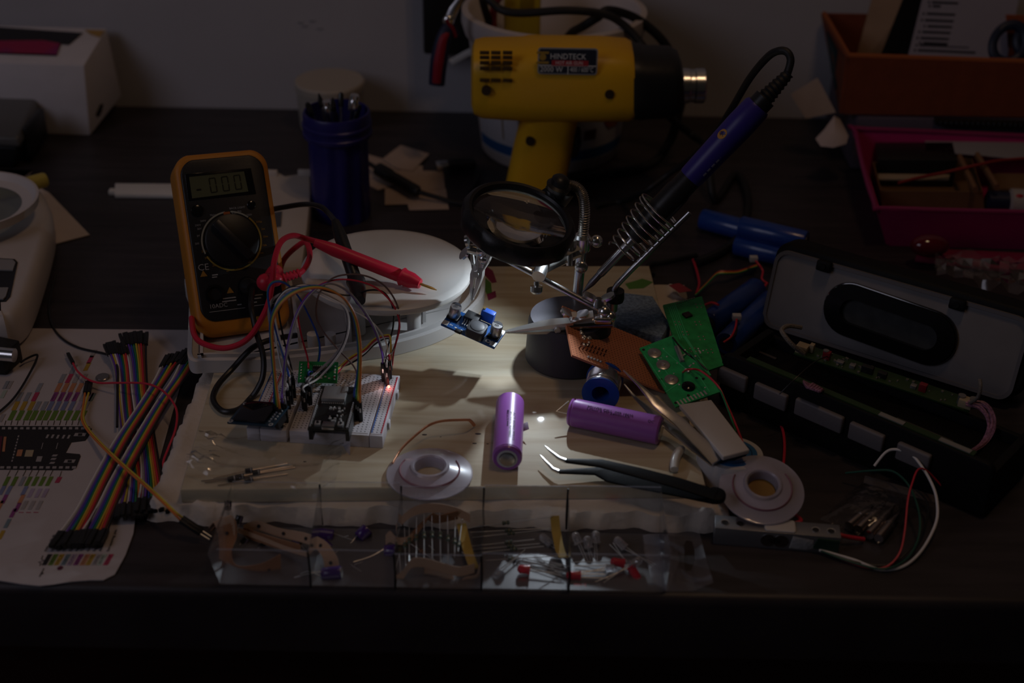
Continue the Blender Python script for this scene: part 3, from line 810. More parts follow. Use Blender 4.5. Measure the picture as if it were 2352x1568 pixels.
cc += V((0, -.006, .003))
b.add(vs + [cc] + [q + V((0, .002, 0)) for q in vs], [(i, (i + 1) % 8, 8) for i in range(8)] + [tuple(range(9, 17))[::-1]] + [(i, 9 + i, 9 + (i + 1) % 8, (i + 1) % 8) for i in range(8)])
single(b, 'crumpled_paper', mat('crumple', (.46, .38, .36), .85), 'pale crumpled paper at the corner of the pink tray', 'paper')
# ------------------------------------------------------------------ cloth and wooden board
CLOTH = mat('folded_cloth', (.66, .58, .50), .95, var=.10, vscale=30, bump=.5, bscale=260)
q4 = [P(366, 1188, .006), P(1668, 1196, .006), P(1692, 1078, .006), P(458, 845, .006)]
b = MB(); nx, ny = 110, 90; vs, fs = [], []
rnd = random.Random(3)
ph = [rnd.uniform(0, 6.28) for _ in range(12)]
def cl_edge(u):   # wavy hem
    return .0016*math.sin(31*u + ph[0]) + .0011*math.sin(73*u + ph[1]) + .0007*math.sin(141*u + ph[2])
for j in range(ny + 1):
    for i in range(nx + 1):
        u, v = i/nx, j/ny
        xl = -.2205 + .004*v + cl_edge(v*2 + 1)*.5; xr = .1335 + cl_edge(v*2.3 + 4)*1.6
        x = xl + (xr - xl)*u
        yf = .6535 + cl_edge(u); y = yf + (.948 - yf)*v
        e = min(x - xl, xr - x, (y - yf), .948 - y); lump = .0022*math.sin(57*x + ph[6]) + .0016*math.sin(131*x + ph[7]) + .0010*math.sin(263*x + ph[8])
        if x - xl < .012: lump *= .15
        prof = math.sqrt(max(0, 1 - (1 - min(1, e/(.0055 + lump*.8)))**2))*(1 + (lump*60 if e < .012 else 0))
        z = .0004 + .0118*prof + (.0006*math.sin(160*x + 40*y) + .0005*math.sin(90*y + 230*x + ph[4]))*(prof > .6)*(1 if e < .012 else .0)
        if y > .659 and y < .945 and x > -.206 and x < .122: z = min(z, .0116)
        vs.append((x, y, z))
for j in range(ny):
    for i in range(nx):
        a = j*(nx + 1) + i; fs.append((a, a + 1, a + nx + 2, a + nx + 1))
rim = [i for i in range(nx + 1)] + [(j + 1)*(nx + 1) - 1 for j in range(1, ny + 1)] + [ny*(nx + 1) + i for i in range(nx - 1, -1, -1)] + [j*(nx + 1) for j in range(ny - 1, 0, -1)]
fs.append(tuple(rim[::-1]))
b.add(vs, fs)
single(b, 'folded_cloth', CLOTH, 'pale folded cloth spread under the wooden work board', 'cloth', sd=60)

board = thing('wooden_board', 'pale plywood work board lying on the folded cloth', 'board', (-.044, .805, .012))
WOOD = mat('plywood', (.60, .50, .33), .6, var=.0, coat=.35)
WOOD.node_tree.nodes['Principled BSDF'].inputs['Coat Roughness'].default_value = .04
nt = WOOD.node_tree; L = nt.links.new
tc = nt.nodes.new('ShaderNodeTexCoord'); mp = nt.nodes.new('ShaderNodeMapping'); mp.inputs['Scale'].default_value = (9, 90, 20); mp.inputs['Rotation'].default_value = (0, 0, .12)
n1 = nt.nodes.new('ShaderNodeTexNoise'); n1.inputs['Scale'].default_value = 1.0; n1.inputs['Detail'].default_value = 6; n1.inputs['Distortion'].default_value = .6
rp = nt.nodes.new('ShaderNodeValToRGB'); rp.color_ramp.elements[0].position = .34; rp.color_ramp.elements[1].position = .62
rp.color_ramp.elements[0].color = (.49, .39, .25, 1); rp.color_ramp.elements[1].color = (.62, .55, .40, 1)
L(tc.outputs['Object'], mp.inputs[0]); L(mp.outputs[0], n1.inputs['Vector']); L(n1.outputs['Fac'], rp.inputs[0]); L(rp.outputs[0], nt.nodes['Principled BSDF'].inputs['Base Color'])
bp = nt.nodes.new('ShaderNodeBump'); bp.inputs['Strength'].default_value = .15; bp.inputs['Distance'].default_value = .0006; L(n1.outputs['Fac'], bp.inputs['Height']); L(bp.outputs[0], nt.nodes['Principled BSDF'].inputs['Normal'])
bq = [P(414, 1124, BZ), P(1621, 1113, BZ)]
bu_ = (bq[1] - bq[0]); bu_.z = 0; bu_.normalize(); bv_ = V((-bu_.y, bu_.x, 0))
bl_ = (bq[1] - bq[0]).length; BD = .285
c4 = [bq[0], bq[1], bq[1] + bv_*BD, bq[0] + bv_*BD]
b = MB(); b.prism([(q.x, q.y) for q in c4], .0118, BZ, bev=.0008); b.build('plank', WOOD, board, world=True)
for (px, py), r in (((975, 998), .0018), ((1098, 996), .0022), ((1012, 1003), .0007), ((930, 1045), .0012), ((1090, 1018), .0016), ((1120, 1019), .001), ((865, 990), .0009), ((700, 1060), .0012)):
    q = P(px, py, BZ); b = MB(); b.ball(q, r, 8, sq=(1, .5, .10)); b.build('burn_mark', mat('scorch', (.06, .045, .04), .7), board, world=True)
for nm, pts, m in (('floral_print', [(1092, 612), (1112, 608), (1132, 622), (1141, 648), (1130, 650), (1112, 630)], mat('print_maroon', (.22, .02, .07), .5)),
                   ('floral_print', [(1108, 632), (1128, 650), (1130, 672), (1118, 676), (1108, 655)], mat('print_green', (.09, .22, .04), .5)),
                   ('floral_print', [(1118, 676), (1138, 668), (1140, 682), (1122, 690)], MATS['print_maroon']),
                   ('floral_print', [(1436, 652), (1475, 640), (1500, 648), (1478, 662), (1445, 664)], MATS['print_green']),
                   ('floral_print', [(1536, 655), (1560, 650), (1590, 668), (1560, 672)], mat('print_red', (.30, .03, .04), .5))):
    pp = [P(*q, BZ) for q in pts]; b = MB(); b.prism([(q.x, q.y) for q in pp], BZ - .0001, BZ + .0002); b.build(nm, m, board, world=True)

# ------------------------------------------------------------------ opened scale: base tray and loose plate
tray = thing('scale_tray', 'upturned white plastic tray of a scale with ribs under the round plate', 'tray', P(700, 760, BZ))
o_px = [(436, 700), (432, 800), (433, 828), (446, 840), (480, 838), (600, 836), (720, 826), (820, 812), (900, 800), (985, 776), (1045, 748), (1085, 718), (1108, 690), (1114, 660), (1108, 632), (1060, 615), (900, 625), (640, 632), (440, 640)]
TZ = BZ + .0065
op = [P(*q, TZ) for q in o_px]; oc = V((0, 0, 0))
for q in op: oc += q/len(op)
def rounded(pts, k=4):
    r, _ = smooth(pts + [pts[0], pts[1]], [0]*(len(pts) + 2), k); return r[:len(pts)*k]
op2 = rounded(op, 4)
nn_ = len(op2)
def inset(d):
    res = []
    for i in range(nn_):
        t = op2[(i + 1) % nn_] - op2[i - 1]; nr = V((-t.y, t.x, 0)).normalized()
        res.append(op2[i] + nr*d)
    return res
i1, i2, i3 = inset(.0030), inset(.0085), inset(.0105)
b = MB(); rings = [(op2, BZ + .0003), (op2, BZ + .0100), (i1, BZ + .0106), (i1, BZ + .0050), (i2, BZ + .0045), (i2, BZ + .0100), (i3, BZ + .0100), (i3, BZ + .0022)]
vs = []; fs = []
for rg, z in rings: vs += [(q.x, q.y, z) for q in rg]
for k in range(len(rings) - 1):
    for i in range(nn_): fs.append((k*nn_ + i, k*nn_ + (i + 1) % nn_, (k + 1)*nn_ + (i + 1) % nn_, (k + 1)*nn_ + i))
fs.append(tuple(range(nn_))[::-1]); fs.append(tuple((len(rings) - 1)*nn_ + i for i in range(nn_)))
b.add(vs, fs); TRAYM = mat('tray_white', (.62, .60, .58), .4, var=.03); b.build('shell', TRAYM, tray, world=True)
for (xa, ya), (xb, yb) in (((690, 800), (670, 690)), ((805, 790), (790, 690)), ((975, 740), (965, 690))):
    p, q = P(xa, ya, BZ + .004), P(xb, yb, BZ + .004)
    t = (q - p).normalized(); s_ = V((-t.y, t.x, 0))*.0011; h = V((0, 0, .017))
    b = MB(); b.hexa([p - s_, q - s_, q + s_, p + s_], [p - s_ + h, q - s_ + h, q + s_ + h, p + s_ + h]); b.build('rib', TRAYM, tray, world=True)
for px, py in ((720, 800), (760, 800)):
    p = P(px, py, BZ + .004); b = MB(); b.cyl(p - V((0, 0, .002)), p + V((0, 0, .012)), .004, n=16); b.build('boss', TRAYM, tray, world=True)
PLZ = .068
plc = P(889, 612, PLZ); PLR = 196/FPX*DEPTH(plc)
b = MB(); b.lathe([(0, -.0065), (PLR - .006, -.0065), (PLR - .001, -.006), (PLR, -.004), (PLR, -.0015), (PLR - .002, 0), (PLR - .006, .0003), (0, .0001)], 96)
tiltM = Matrix.Translation(plc) @ Matrix.Rotation(math.radians(1.5), 4, 'Y')
plate = tag(b.build('scale_plate', mat('plate_white', (.66, .64, .60), .36, var=.03), M=tiltM), 'round off-white scale plate resting on the upturned tray', 'plate')
b = MB()
for a in range(0, 360, 90):
    q = plc + V((.028*math.cos(math.radians(a + 45)), .028*math.sin(math.radians(a + 45)), 0))
    b.cyl((q.x, q.y, BZ + .003), (q.x, q.y, PLZ - .0068), .005, n=16)
b.box((plc.x, plc.y, BZ + .024), (.05, .05, .004), bev=.001)
b.build('plate_support', TRAYM, tray, world=True)

# ------------------------------------------------------------------ multimeter
mTL, mBL, mBR = (394, 366), (455, 775), (672, 746)
mw, mh = .0670, .1262
pBL, pBR, pTL = p3(mBL, mBR, mTL, mw, mh, .95, .965, .985)
MM = frame(pBL, pBR - pBL, v=pTL - pBL)
meter = thing('multimeter', 'digital multimeter in an orange holster leaning back on the scale tray', 'multimeter', MM)
HOL = mat('orange_holster', (.52, .20, .018), .5, var=.06, bump=.1, bscale=400)
def mo(w, h, r, cx, cy, top=0):
    pts = rrect(w, h, r, 6, cx, cy); return pts
b = MB()
outp = []
for x, y in rrect(mw, mh, .011, 7, mw/2, mh/2):
    t = (y/mh - .5)*2
    x2 = mw/2 + (x - mw/2)*(1 - .03*(1 - t*t)) ; y2 = y + .004*(1 - ((x - mw/2)/(mw/2))**2)*(1 if y > mh/2 else -.6)
    outp.append((x2, y2))
b.prism(outp, -.030, .0015, bev=.004, seg=4); b.build('holster', HOL, meter)
b = MB(); fp = []
for x, y in outp: fp.append((mw/2 + (x - mw/2)*.885, .0105 + (y/mh)*(mh - .0145)))
b.prism(fp, -.002, .0028, bev=.0012, seg=3); b.build('body', mat('meter_black', (.014, .014, .016), .42, bump=.06, bscale=900), meter)
def muv(px, py, h=.0028): return UV(MM, px, py, h)
def mpoly(pts, h=.0028): return [(muv(*q, h).x, muv(*q, h).y) for q in pts]
b = MB(); b.prism(mpoly([(424, 400), (576, 386), (588, 445), (432, 461)]), .0024, .0034, bev=.0003); b.build('screen_frame', BLACKG, meter)
LCDM = mat('lcd_green', (.095, .10, .055), .25)
sc_ = [(434, 407), (560, 394), (570, 440), (441, 456)]
sp = [muv(*q) for q in sc_]
b = MB(); b.prism([(q.x, q.y) for q in sp], .0030, .0037); b.build('screen', LCDM, meter)
LM2 = frame(V((sp[3].x, sp[3].y, .0037)), V((sp[2].x - sp[3].x, sp[2].y - sp[3].y, 0)), v=V((0, 1, 0)))
sw_, sh_ = (sp[2] - sp[3]).length, (sp[0] - sp[3]).length
b = MB()
def seg7(cx, w_, h_, y_, on):
    t = w_*.17
    S = {'a': (cx, y_ + h_, w_, t), 'd': (cx, y_, w_, t), 'b': (cx + w_/2, y_ + h_*.75, t, h_*.42), 'f': (cx - w_/2, y_ + h_*.75, t, h_*.42), 'c': (cx + w_/2, y_ + h_*.25, t, h_*.42), 'e': (cx - w_/2, y_ + h_*.25, t, h_*.42), 'g': (cx, y_ + h_/2, w_, t)}
    for k in on: b.box((S[k][0], S[k][1], .0001), (S[k][2], S[k][3], .0002), M=LM2)
for cx in (.40, .62, .84): seg7(sw_*cx, sw_*.105, sh_*.66, sh_*.16, 'abcdef')
b.box((sw_*.14, sh_*.36, .0001), (.0032, .0012, .0002), M=LM2)
b.build('digits', mat('lcd_digit', (.008, .009, .006), .4), meter)
kc = muv(532, 553)
KR = 61/FPX*DEPTH(MM @ kc)
b = MB(); b.lathe([(KR*1.14, .0026), (KR*1.14, .0030), (KR*1.05, .0030), (KR*1.05, .0026)], 64, M=Matrix.Translation((kc.x, kc.y, 0)), closed=True)
kr = b.build('dial_ring', mat('ring_black', (.01, .01, .011), .4), meter)
for nm, a0, a1, m in (('dial_scale', 95, 200, mat('scale_pale', (.30, .30, .25), .6)), ('dial_scale', 48, 84, MATS['scale_pale']), ('dial_scale', -60, 46, mat('scale_yellow', (.33, .22, .03), .6)), ('dial_scale', 206, 316, MATS['scale_yellow'])):
    b = MB(); vs, fs = [], []; n = 40
    for i in range(n + 1):
        a = math.radians(a0 + (a1 - a0)*i/n)
        for r in (KR*1.075, KR*1.135): vs.append((kc.x + r*math.cos(a), kc.y + r*math.sin(a), .0033))
    for i in range(n): fs.append((2*i, 2*i + 2, 2*i + 3, 2*i + 1))
    b.add(vs, fs); b.build(nm, m, meter)
b = MB(); q = muv(521, 492); b.box((q.x, q.y, .0031), (.0045, .0034, .0006)); b.build('off_mark', mat('off_orange', (.30, .07, .012), .5), meter)
b = MB(); b.lathe([(KR, .0028), (KR, .006), (KR*.94, .0066), (0, .0066)], 48, M=Matrix.Translation((kc.x, kc.y, 0))); dial = b.build('dial', BLACK, meter)
b = MB(); ka = math.atan2(muv(580, 600).y - muv(490, 512).y, muv(580, 600).x - muv(490, 512).x)
b.box((0, 0, .0085), (KR*1.86, KR*.36, .006), M=Matrix.Translation((kc.x, kc.y, 0)) @ Matrix.Rotation(ka, 4, 'Z'), bev=.0012); b.build('grip', mat('grip_black', (.016, .016, .019), .35), dial)
for px, py, r in ((453, 484, .0042), (577, 470, .0030)):
    q = muv(px, py); b = MB(); b.lathe([(r, .0026), (r, .0036), (r*.8, .0040), (0, .0040)], 28, M=Matrix.Translation((q.x, q.y, 0))); b.build('button', BLACKG, meter)
b = MB(); c_ = MB()
def mtext(dst, s, px, py, h, fit=None, px2=None, py2=None):
    q = muv(px, py, .0030); q2 = muv(px2 or px + 30, py2 if py2 is not None else py - 3, .0030)
    put_text(dst, s, h, frame(V((q.x, q.y, .0031)), V((1, 0, 0)), v=V((0, 1, 0))), fit=fit)
mtext(b, '10ADC', 481, 709, .0030, .0120); mtext(b, 'CE', 455, 622, .0046, .0074)
mtext(b, 'BACK LIGHT', 527, 481, .0014, .011); mtext(b, 'OFF', 533, 492, .0016, .005)
for s_, px, py in (('750V', 482, 497), ('200V', 460, 510), ('200V', 448, 520), ('20V', 453, 528), ('2V', 452, 544), ('200', 448, 562), ('200V', 566, 496), ('750', 545, 488), ('9V', 588, 560)): mtext(b, s_, px, py, .0014)
for x_, y_, w_ in ((481, 717, .025), (578, 703, .017)):
    q = muv(x_, y_); b.box((q.x + w_/2, q.y, .0031), (w_, .0004, .0002))
for px, py, w_ in ((487, 632, .004), (487, 637, .0035), (512, 686, .009), (510, 693, .010), (571, 680, .010), (574, 687, .008), (577, 695, .004), (545, 700, .003), (498, 692, .003)):
    q = muv(px, py); b.box((q.x + w_/2, q.y, .0031), (w_, .0008, .0002))
b.build('white_marking', mat('mark_white', (.30, .30, .30), .6), meter)
for s_, px, py in (('200\u00b5', 588, 512), ('2m', 600, 528), ('20m', 604, 546), ('10A', 602, 566), ('200m', 590, 584), ('2000', 463, 580), ('200k', 470, 595), ('20k', 488, 612), ('2k', 520, 624), ('200', 545, 620), ('hFE', 570, 605)): mtext(c_, s_, px, py, .0015)
for px, py in ((460, 636), (521, 674), (585, 662)):
    q = muv(px, py); c_.prism([(q.x, q.y), (q.x + .005, q.y), (q.x + .0025, q.y + .0044)], .0029, .0032)
for px, py, w_ in ((572, 650, .010),):
    q = muv(px, py); c_.box((q.x + w_/2, q.y, .0031), (w_, .0008, .0002))
c_.build('amber_marking', mat('mark_amber', (.30, .15, .02), .6), meter)
for px, py in ((493, 674), (567, 656), (624, 640)):
    q = muv(px, py); b = MB(); b.lathe([(.0064, .0026), (.0064, .0042), (.0048, .0044), (.0040, .0008)], 28, M=Matrix.Translation((q.x, q.y, 0))); b.build('jack', BLACKG, meter)
# stand leg behind
b = MB(); st = [MM @ V((mw*.25, mh*.62, -.030)), MM @ V((mw*.75, mh*.62, -.030))]
ft = [V((q.x + .004, q.y + .045, BZ + .004)) for q in st]
b.hexa([ft[0], ft[1], ft[1] + V((0, .003, 0)), ft[0] + V((0, .003, 0))], [st[0], st[1], st[1] + V((0, .003, 0)), st[0] + V((0, .003, 0))]); b.build('stand', HOL, meter, world=True)

# ------------------------------------------------------------------ test leads
def lead(name, lab, m, plug, cable, probe, pr, guard, tip, cable2=None):
    t = thing(name, lab, 'test lead', probe[1])
    b = MB(); b.spin(plug[0], plug[1], [(.0045, 0), (.0062, .003), (.0060, .010), (.0048, .013), (.0042, (plug[1] - plug[0]).length)], 20); b.build('plug', m, t, world=True)
    b = MB(); b.tube(cable, .0020, n=10); b.build('cable', m, t, world=True)
    if cable2:
        b = MB(); b.tube(cable2, .0020, n=10); b.build('cable', m, t, world=True)
    b = MB(); a, c = probe; Lh = (c - a).length
    b.spin(a, c, [(.0028, 0), (pr*.8, .006), (pr, .014), (pr, Lh*.5), (pr*1.02, Lh - .002), (pr*.9, Lh)], 20); b.build('handle', m, t, world=True)
    b = MB(); g = guard; u = (g - c).normalized()
    b.spin(c - u*.001, g, [(pr*1.0, 0), (pr*1.45, .002), (pr*1.25, .004), (pr*1.2, (g - c).length*.6), (pr*.75, (g - c).length)], 20); b.build('finger_guard', m, t, world=True)
    if tip is not None:
        b = MB(); b.spin(g - u*.001, tip, [(.0010, 0), (.0010, (tip - g).length*.7), (.0003, (tip - g).length)], 10); b.build('tip', GOLD, t, world=True)
    return t
REDP = mat('red_lead', (.60, .018, .05), .38)
jk = MM @ muv(624, 640, .004)
pl0 = jk; pl1 = jk + MM.to_3x3() @ V((.002, .004, .012))
ra, rc = P(722, 556, PLZ + .030), P(921, 634, PLZ + .0075)
rg, rt = P(968, 653, PLZ + .0048), P(1006, 667, PLZ + .0022)
lead('red_test_lead', 'red test lead whose probe rests on the round scale plate', REDP, (pl0, pl1),
     [pl1, PY(606, 648, .818), PY(640, 640, .815), PY(690, 626, .825), PY(711, 592, .85), PY(706, 560, .875), PY(690, 560, .885), PY(650, 600, .895), PY(640, 660, .90)],
     (ra, rc), .0046, rg, rt,
     [ra + V((.003, 0, 0)), PY(700, 547, .862), PY(672, 541, .845), PY(645, 556, .822), PY(630, 600, .805), PY(625, 650, .798), PY(612, 708, .79), PY(572, 775, .783), PY(520, 799, .782), PY(470, 790, .788), PY(447, 770, .80), PY(440, 730, .83)])
b = MB()
for k in range(6):
    q = PY(646 + 8*k, 640 - 2.6*k, .8155 + .0016*k); u = V((.9, .2, .3)).normalized(); b.torus(frame(q, u.orthogonal(), n=u), .0022, .0011, 14, 6)
rl = bpy.data.objects['red_test_lead']
b.build('strain_relief', REDP, rl, world=True)
b = MB(); b.ball(PY(612, 648, .812), .0062, 16, sq=(1.1, 1, 1)); b.ball(PY(628, 642, .813), .0050, 16, sq=(1.3, 1, 1)); b.build('plug_boot', REDP, rl, world=True)
BLKP = mat('black_lead', (.016, .016, .017), .36)
jk = MM @ muv(567, 656, .004)
pl1 = jk + MM.to_3x3() @ V((.001, -.004, .016))
ba, bc = PY(770, 508, .868), PY(817, 645, .8255)
bg = PY(828, 692, .795)
lead('black_test_lead', 'black test lead whose probe leans down over the scale plate edge', BLKP, (jk, pl1),
     [pl1, PY(577, 700, .805), PY(588, 760, .79), PY(604, 815, .775), PY(604, 862, .765), PY(590, 895, .76), PY(572, 918, .755), P(548, 940, BZ + .0035), P(512, 944, BZ + .003), P(490, 918, BZ + .003), P(500, 885, BZ + .004), P(535, 845, BZ + .008), PY(578, 800, .79), PY(622, 780, .80), PY(680, 770, .82)],
     (ba, bc), .0046, bg, None,
     [ba, PY(755, 490, .885), PY(735, 474, .895), PY(700, 469, .91), PY(650, 476, .92), PY(620, 482, .92), PY(590, 490, .92)])

# ------------------------------------------------------------------ helping hand with magnifier
BX_, BY_ = P(1309, 722, .057).x, P(1309, 722, .057).y
hh = thing('helping_hand', 'third hand stand with round magnifier, clips and soldering iron coil', 'helping hand', (BX_, BY_, BZ))
b = MB(); b.lathe([(.0285, BZ + .0002), (.030, BZ + .002), (.0285, .052), (.0270, .0565), (0, .057)], 64, M=Matrix.Translation((BX_, BY_, 0)))
b.build('base', mat('base_black', (.050, .047, .058), .5, bump=.1, bscale=900), hh, world=True)
py_ = P(1325, 690, .057).y
pz0 = V((P(1325, 690, .057).x, py_, .056)); pz1 = PY(1337, 556, py_ + .002)
b = MB(); b.cyl(pz0, pz1, .0037, n=20); b.build('pole', METAL, hh, world=True)
# gooseneck
gn = [pz1, PY(1341, 520, py_ + .003), PY(1343, 480, py_ + .004), PY(1338, 448, py_ + .006), PY(1325, 430, py_ + .008), PY(1305, 424, py_ + .009)]
sp_, _ = smooth(gn, [0]*len(gn), 22)
rr_ = [.0034 + .0005*math.sin(i*2*PI/3.0) for i in range(len(sp_))]
b = MB(); b.tube(sp_, rr_, n=14, sub=1); b.build('gooseneck', mat('grey_metal', (.50, .48, .45), .34, metal=1), hh, world=True)
b = MB(); b.spin(pz1 - V((0, 0, .006)), pz1 + V((0, 0, .006)), [(.0055, 0), (.0062, .002), (.0062, .010), (.0045, .012)], 20); b.ball(pz1 + V((.010, 0, .001)), .0045, 12); b.cyl(pz1, pz1 + V((.012, 0, .001)), .0022); b.build('clamp', METAL, hh, world=True)
# magnifier
MC = P(1192, 505, .128)
vd = (CP - MC).normalized(); th = math.radians(18)
cosn = .62
nrm = (vd*cosn + (UPV*math.cos(th) + RIGHT*math.sin(th)).normalized()*math.sqrt(1 - cosn**2)).normalized()
LR = 113/FPX*DEPTH(MC)
MF = frame(MC, RIGHT - nrm*RIGHT.dot(nrm), n=nrm)
mag = MB(); mag.lathe([(LR*.985, .0030), (LR*1.02, .0046), (LR*1.08, .0052), (LR*1.15, .0032), (LR*1.19, -.001), (LR*1.18, -.0070), (LR*1.12, -.0095), (LR*1.04, -.0095), (LR*.985, -.0060)], 80, closed=True)
vs = []
for x, y, z in mag.v:
    a = math.atan2(y, x); r = math.hypot(x, y); k = 1 + (.02*math.cos(9*a))*(r > LR*1.15)
    vs.append((x*k, y*k, z))
mag.v = vs
mago = mag.build('magnifier_frame', mat('frame_black', (.013, .013, .014), .38, bump=.08, bscale=700), hh, M=W[hh.name].inverted() @ MF)
R_ = .110; hs = R_ - math.sqrt(R_*R_ - LR*LR); pr_ = []
for i in range(9):
    r = LR*i/8; pr_.append((r, -(hs - (R_ - math.sqrt(R_*R_ - r*r))) - .0004))
pr_ = pr_ + [(r, -z) for r, z in pr_[::-1]]
pr_[0] = (0, pr_[0][1]); pr_[-1] = (0, pr_[-1][1])
b = MB(); b.lathe([(r*.99, z) for r, z in pr_], 72)
lens = b.build('lens', mat('lens_glass', (.98, .99, .98), 0.0, trans=1.0, ior=1.50), mago, M=W[hh.name].inverted() @ MF, smooth_deg=70)
kb = P(1284, 424, .140)
kp = MF @ V((LR*.78, LR*1.02, .001))
kd = kb - kp
hb = MB(); hb.tube([MF @ V((LR*.62, LR*.86, 0)), kp, V(PY(1300, 432, py_ + .008))], [.0095, .0105, .0075], n=16, flat=.75)
hb.build('magnifier_bracket', MATS['frame_black'], hh, world=True)
kq = PY(1283, 428, py_ + .003)
b = MB(); b.spin(kq - nrm*.002, kq + nrm*.009, [(.0078, 0), (.0085, .003), (.0062, .0045), (.0060, .008), (.0045, .0095), (.0020, .0105), (0, .0105)], 24); b.build('switch', MATS['frame_black'], hh, world=True)
for p in LED:
    b = MB(); b.ball(p + V((0, .0, .0032)), .0018, 14); b.build('led_lamp', mat('led_lit', (.85, .92, 1.0), .3, emis=12), hh, world=True)
    b = MB(); hz = MC.z - ((p.x - MC.x)*nrm.x + (p.y - MC.y)*nrm.y)/nrm.z - .008
    b.cyl(p + V((0, 0, .0035)), V((p.x, p.y, max(hz, p.z + .006))), .0026, n=14); b.build('led_socket', MATS['frame_black'], hh, world=True)
# cross bar with sliders, wing nuts and clips
rl_, rr2 = PY(1108, 566, .822), PY(1388, 716, .800)
b = MB(); b.cyl(rl_, rr2, .0021, n=18); b.build('cross_bar', METAL, hh, world=True)
ud = (rr2 - rl_).normalized()
def at_bar(px):
    t = (px - 1108)/280; return rl_ + (rr2 - rl_)*t
sl = at_bar(1236)
b = MB(); b.spin(sl - V((0, .006, -.003)), sl + V((.004, .010, .006)), [(.0045, 0), (.0046, .002), (.0046, .016), (.004, .0185)], 20); b.build('slider', METAL, hh, world=True)
b = MB(); b.spin(sl + V((-.001, -.003, -.002)), sl + V((-.001, -.005, -.011)), [(.0018, 0), (.0018, .003), (.0042, .0034), (.0042, .007), (.003, .0085)], 18); b.build('thumb_screw', METAL, hh, world=True)
cl = pz1 + V((-.003, -.004, -.003))
for dz in (.0028, -.0028):
    a = sl + V((.002, .004, .006 + dz)); c = cl + V((0, 0, dz)); u = (c - a).normalized()
    Mx = frame((a + c)/2, u, n=V((.25, -.6, .8)))
    b = MB(); b.prism(rrect((c - a).length + .008, .0075, .0035), -.0007, .0007, M=Mx); b.build('link_plate', METAL, hh, world=True)
lk = sl + (cl - sl)*.72 + V((.002, .002, .002))
b = MB(); b.spin(lk + V((0, -.004, -.008)), lk + V((0, .003, .008)), [(.0022, 0), (.0022, .012), (.0044, .0125), (.0044, .017)], 16); b.ball(lk + V((.008, -.006, -.008)), .0046, 16, sq=(1, .6, 1)); b.build('link_screw', METAL, hh, world=True)
def wing_nut(c, ax, up, name='wing_nut', s_=1.0):
    b = MB(); ax = V(ax).normalized(); up = V(up).normalized()
    b.spin(c - ax*.003*s_, c + ax*.003*s_, [(.0038*s_, 0), (.003*s_, .006*s_)], 16)
    side = ax.cross(up).normalized()
    for sg in (1, -1):
        e = c + side*(sg*.006*s_) + ax*.004*s_
        Mx = frame(e, (side*sg + ax*.5).normalized(), n=up)
        b.prism(rrect(.010*s_, .0078*s_, .0036*s_), -.0009*s_, .0009*s_, M=Mx @ Matrix.Rotation(PI/2, 4, 'X'))
    return b.build(name, METAL, hh, world=True)
CLIPM = mat('clip_metal', (.86, .86, .83), .36, metal=.9)
def clip(a, tip, up, name='alligator_clip'):
    """crocodile clip: tube end at a, jaw tips at tip"""
    u = (tip - a).normalized(); L = (tip - a).length; up = V(up); up = (up - u*up.dot(u)).normalized(); sd_ = u.cross(up)
    Mx = frame(a, u, n=up)
    b = MB(); b.lathe([(.0030, -.012), (.0032, 0), (.0030, .010)], 16, M=Mx @ Matrix.Rotation(PI/2, 4, 'Y'))
    k = b.build(name, CLIPM, hh, world=True)
    for sg in (1, -1):
        b = MB(); secs = [(.004, .0036, .0030), (L*.35, .0042, .0036), (L*.55, .0034, .0030), (L*.8, .0020, .0020), (L, .0008, .0011)]
        vs, fs = [], []
        for x, off, hw in secs:
            o_ = off*sg if x < L*.9 else off*.5*sg
            vs += [Mx @ V((x, -hw, o_*.25)), Mx @ V((x, -hw*.9, o_)), Mx @ V((x, hw*.9, o_)), Mx @ V((x, hw, o_*.25))]
        for i in range(len(secs) - 1):
            for j in range(4): fs.append((i*4 + j, i*4 + (j + 1) % 4, i*4 + 4 + (j + 1) % 4, i*4 + 4 + j))
        fs += [(3, 2, 1, 0), tuple(len(vs) - 4 + j for j in range(4))]
        b.add(vs, fs)
        for t in range(7):
            x = L*(.70 + .042*t); b.box((x, 0, sg*.0006), (.0008, .0024, .0010), M=Mx)
        b.build('jaw', CLIPM, k, world=True)
        b = MB(); e = MB()
        p = [Mx @ V((.006, 0, sg*.0036)), Mx @ V((-.002, 0, sg*.0062)), Mx @ V((-.010, 0, sg*.0068))]
        b.strip(p, [sd_*.0034], .0006); b.build('lever', CLIPM, k, world=True)
    b = MB(); q = Mx @ V((L*.30, 0, 0)); b.spin(q - sd_*.0052, q + sd_*.0052, [(.0022, 0), (.0022, .0104)], 14); b.build('rivet', CLIPM, k, world=True)
    return k
# right joint
rj = rr2
b = MB(); b.ball(rj, .0048, 18); b.ball(rj + V((.004, -.001, -.003)), .0042, 16); b.cyl(rj + V((.004, -.001, -.003)), rj + V((-.016, .002, -.010)), .0026, n=16); b.box(rj + V((-.001, -.003, -.004)), (.012, .007, .005), bev=.0015); b.build('ball_joint', METAL, hh, world=True)
wing_nut(rj + V((-.004, .002, .006)), (0, .2, 1), (0, 1, 0)); wing_nut(PY(1318, 728, .797), (.1, -.3, 1), (0, 1, .2), s_=.9)
ca = PY(1330, 742, .797); ct = PY(1160, 762, .794)
clip(ca, ct, (0, -.22, 1))
b = MB(); b.cyl(PY(1306, 748, .796), PY(1406, 742, .797), .0031, n=16); b.build('clip_socket', mat('dark_chrome', (.30, .30, .29), .2, metal=1), hh, world=True)
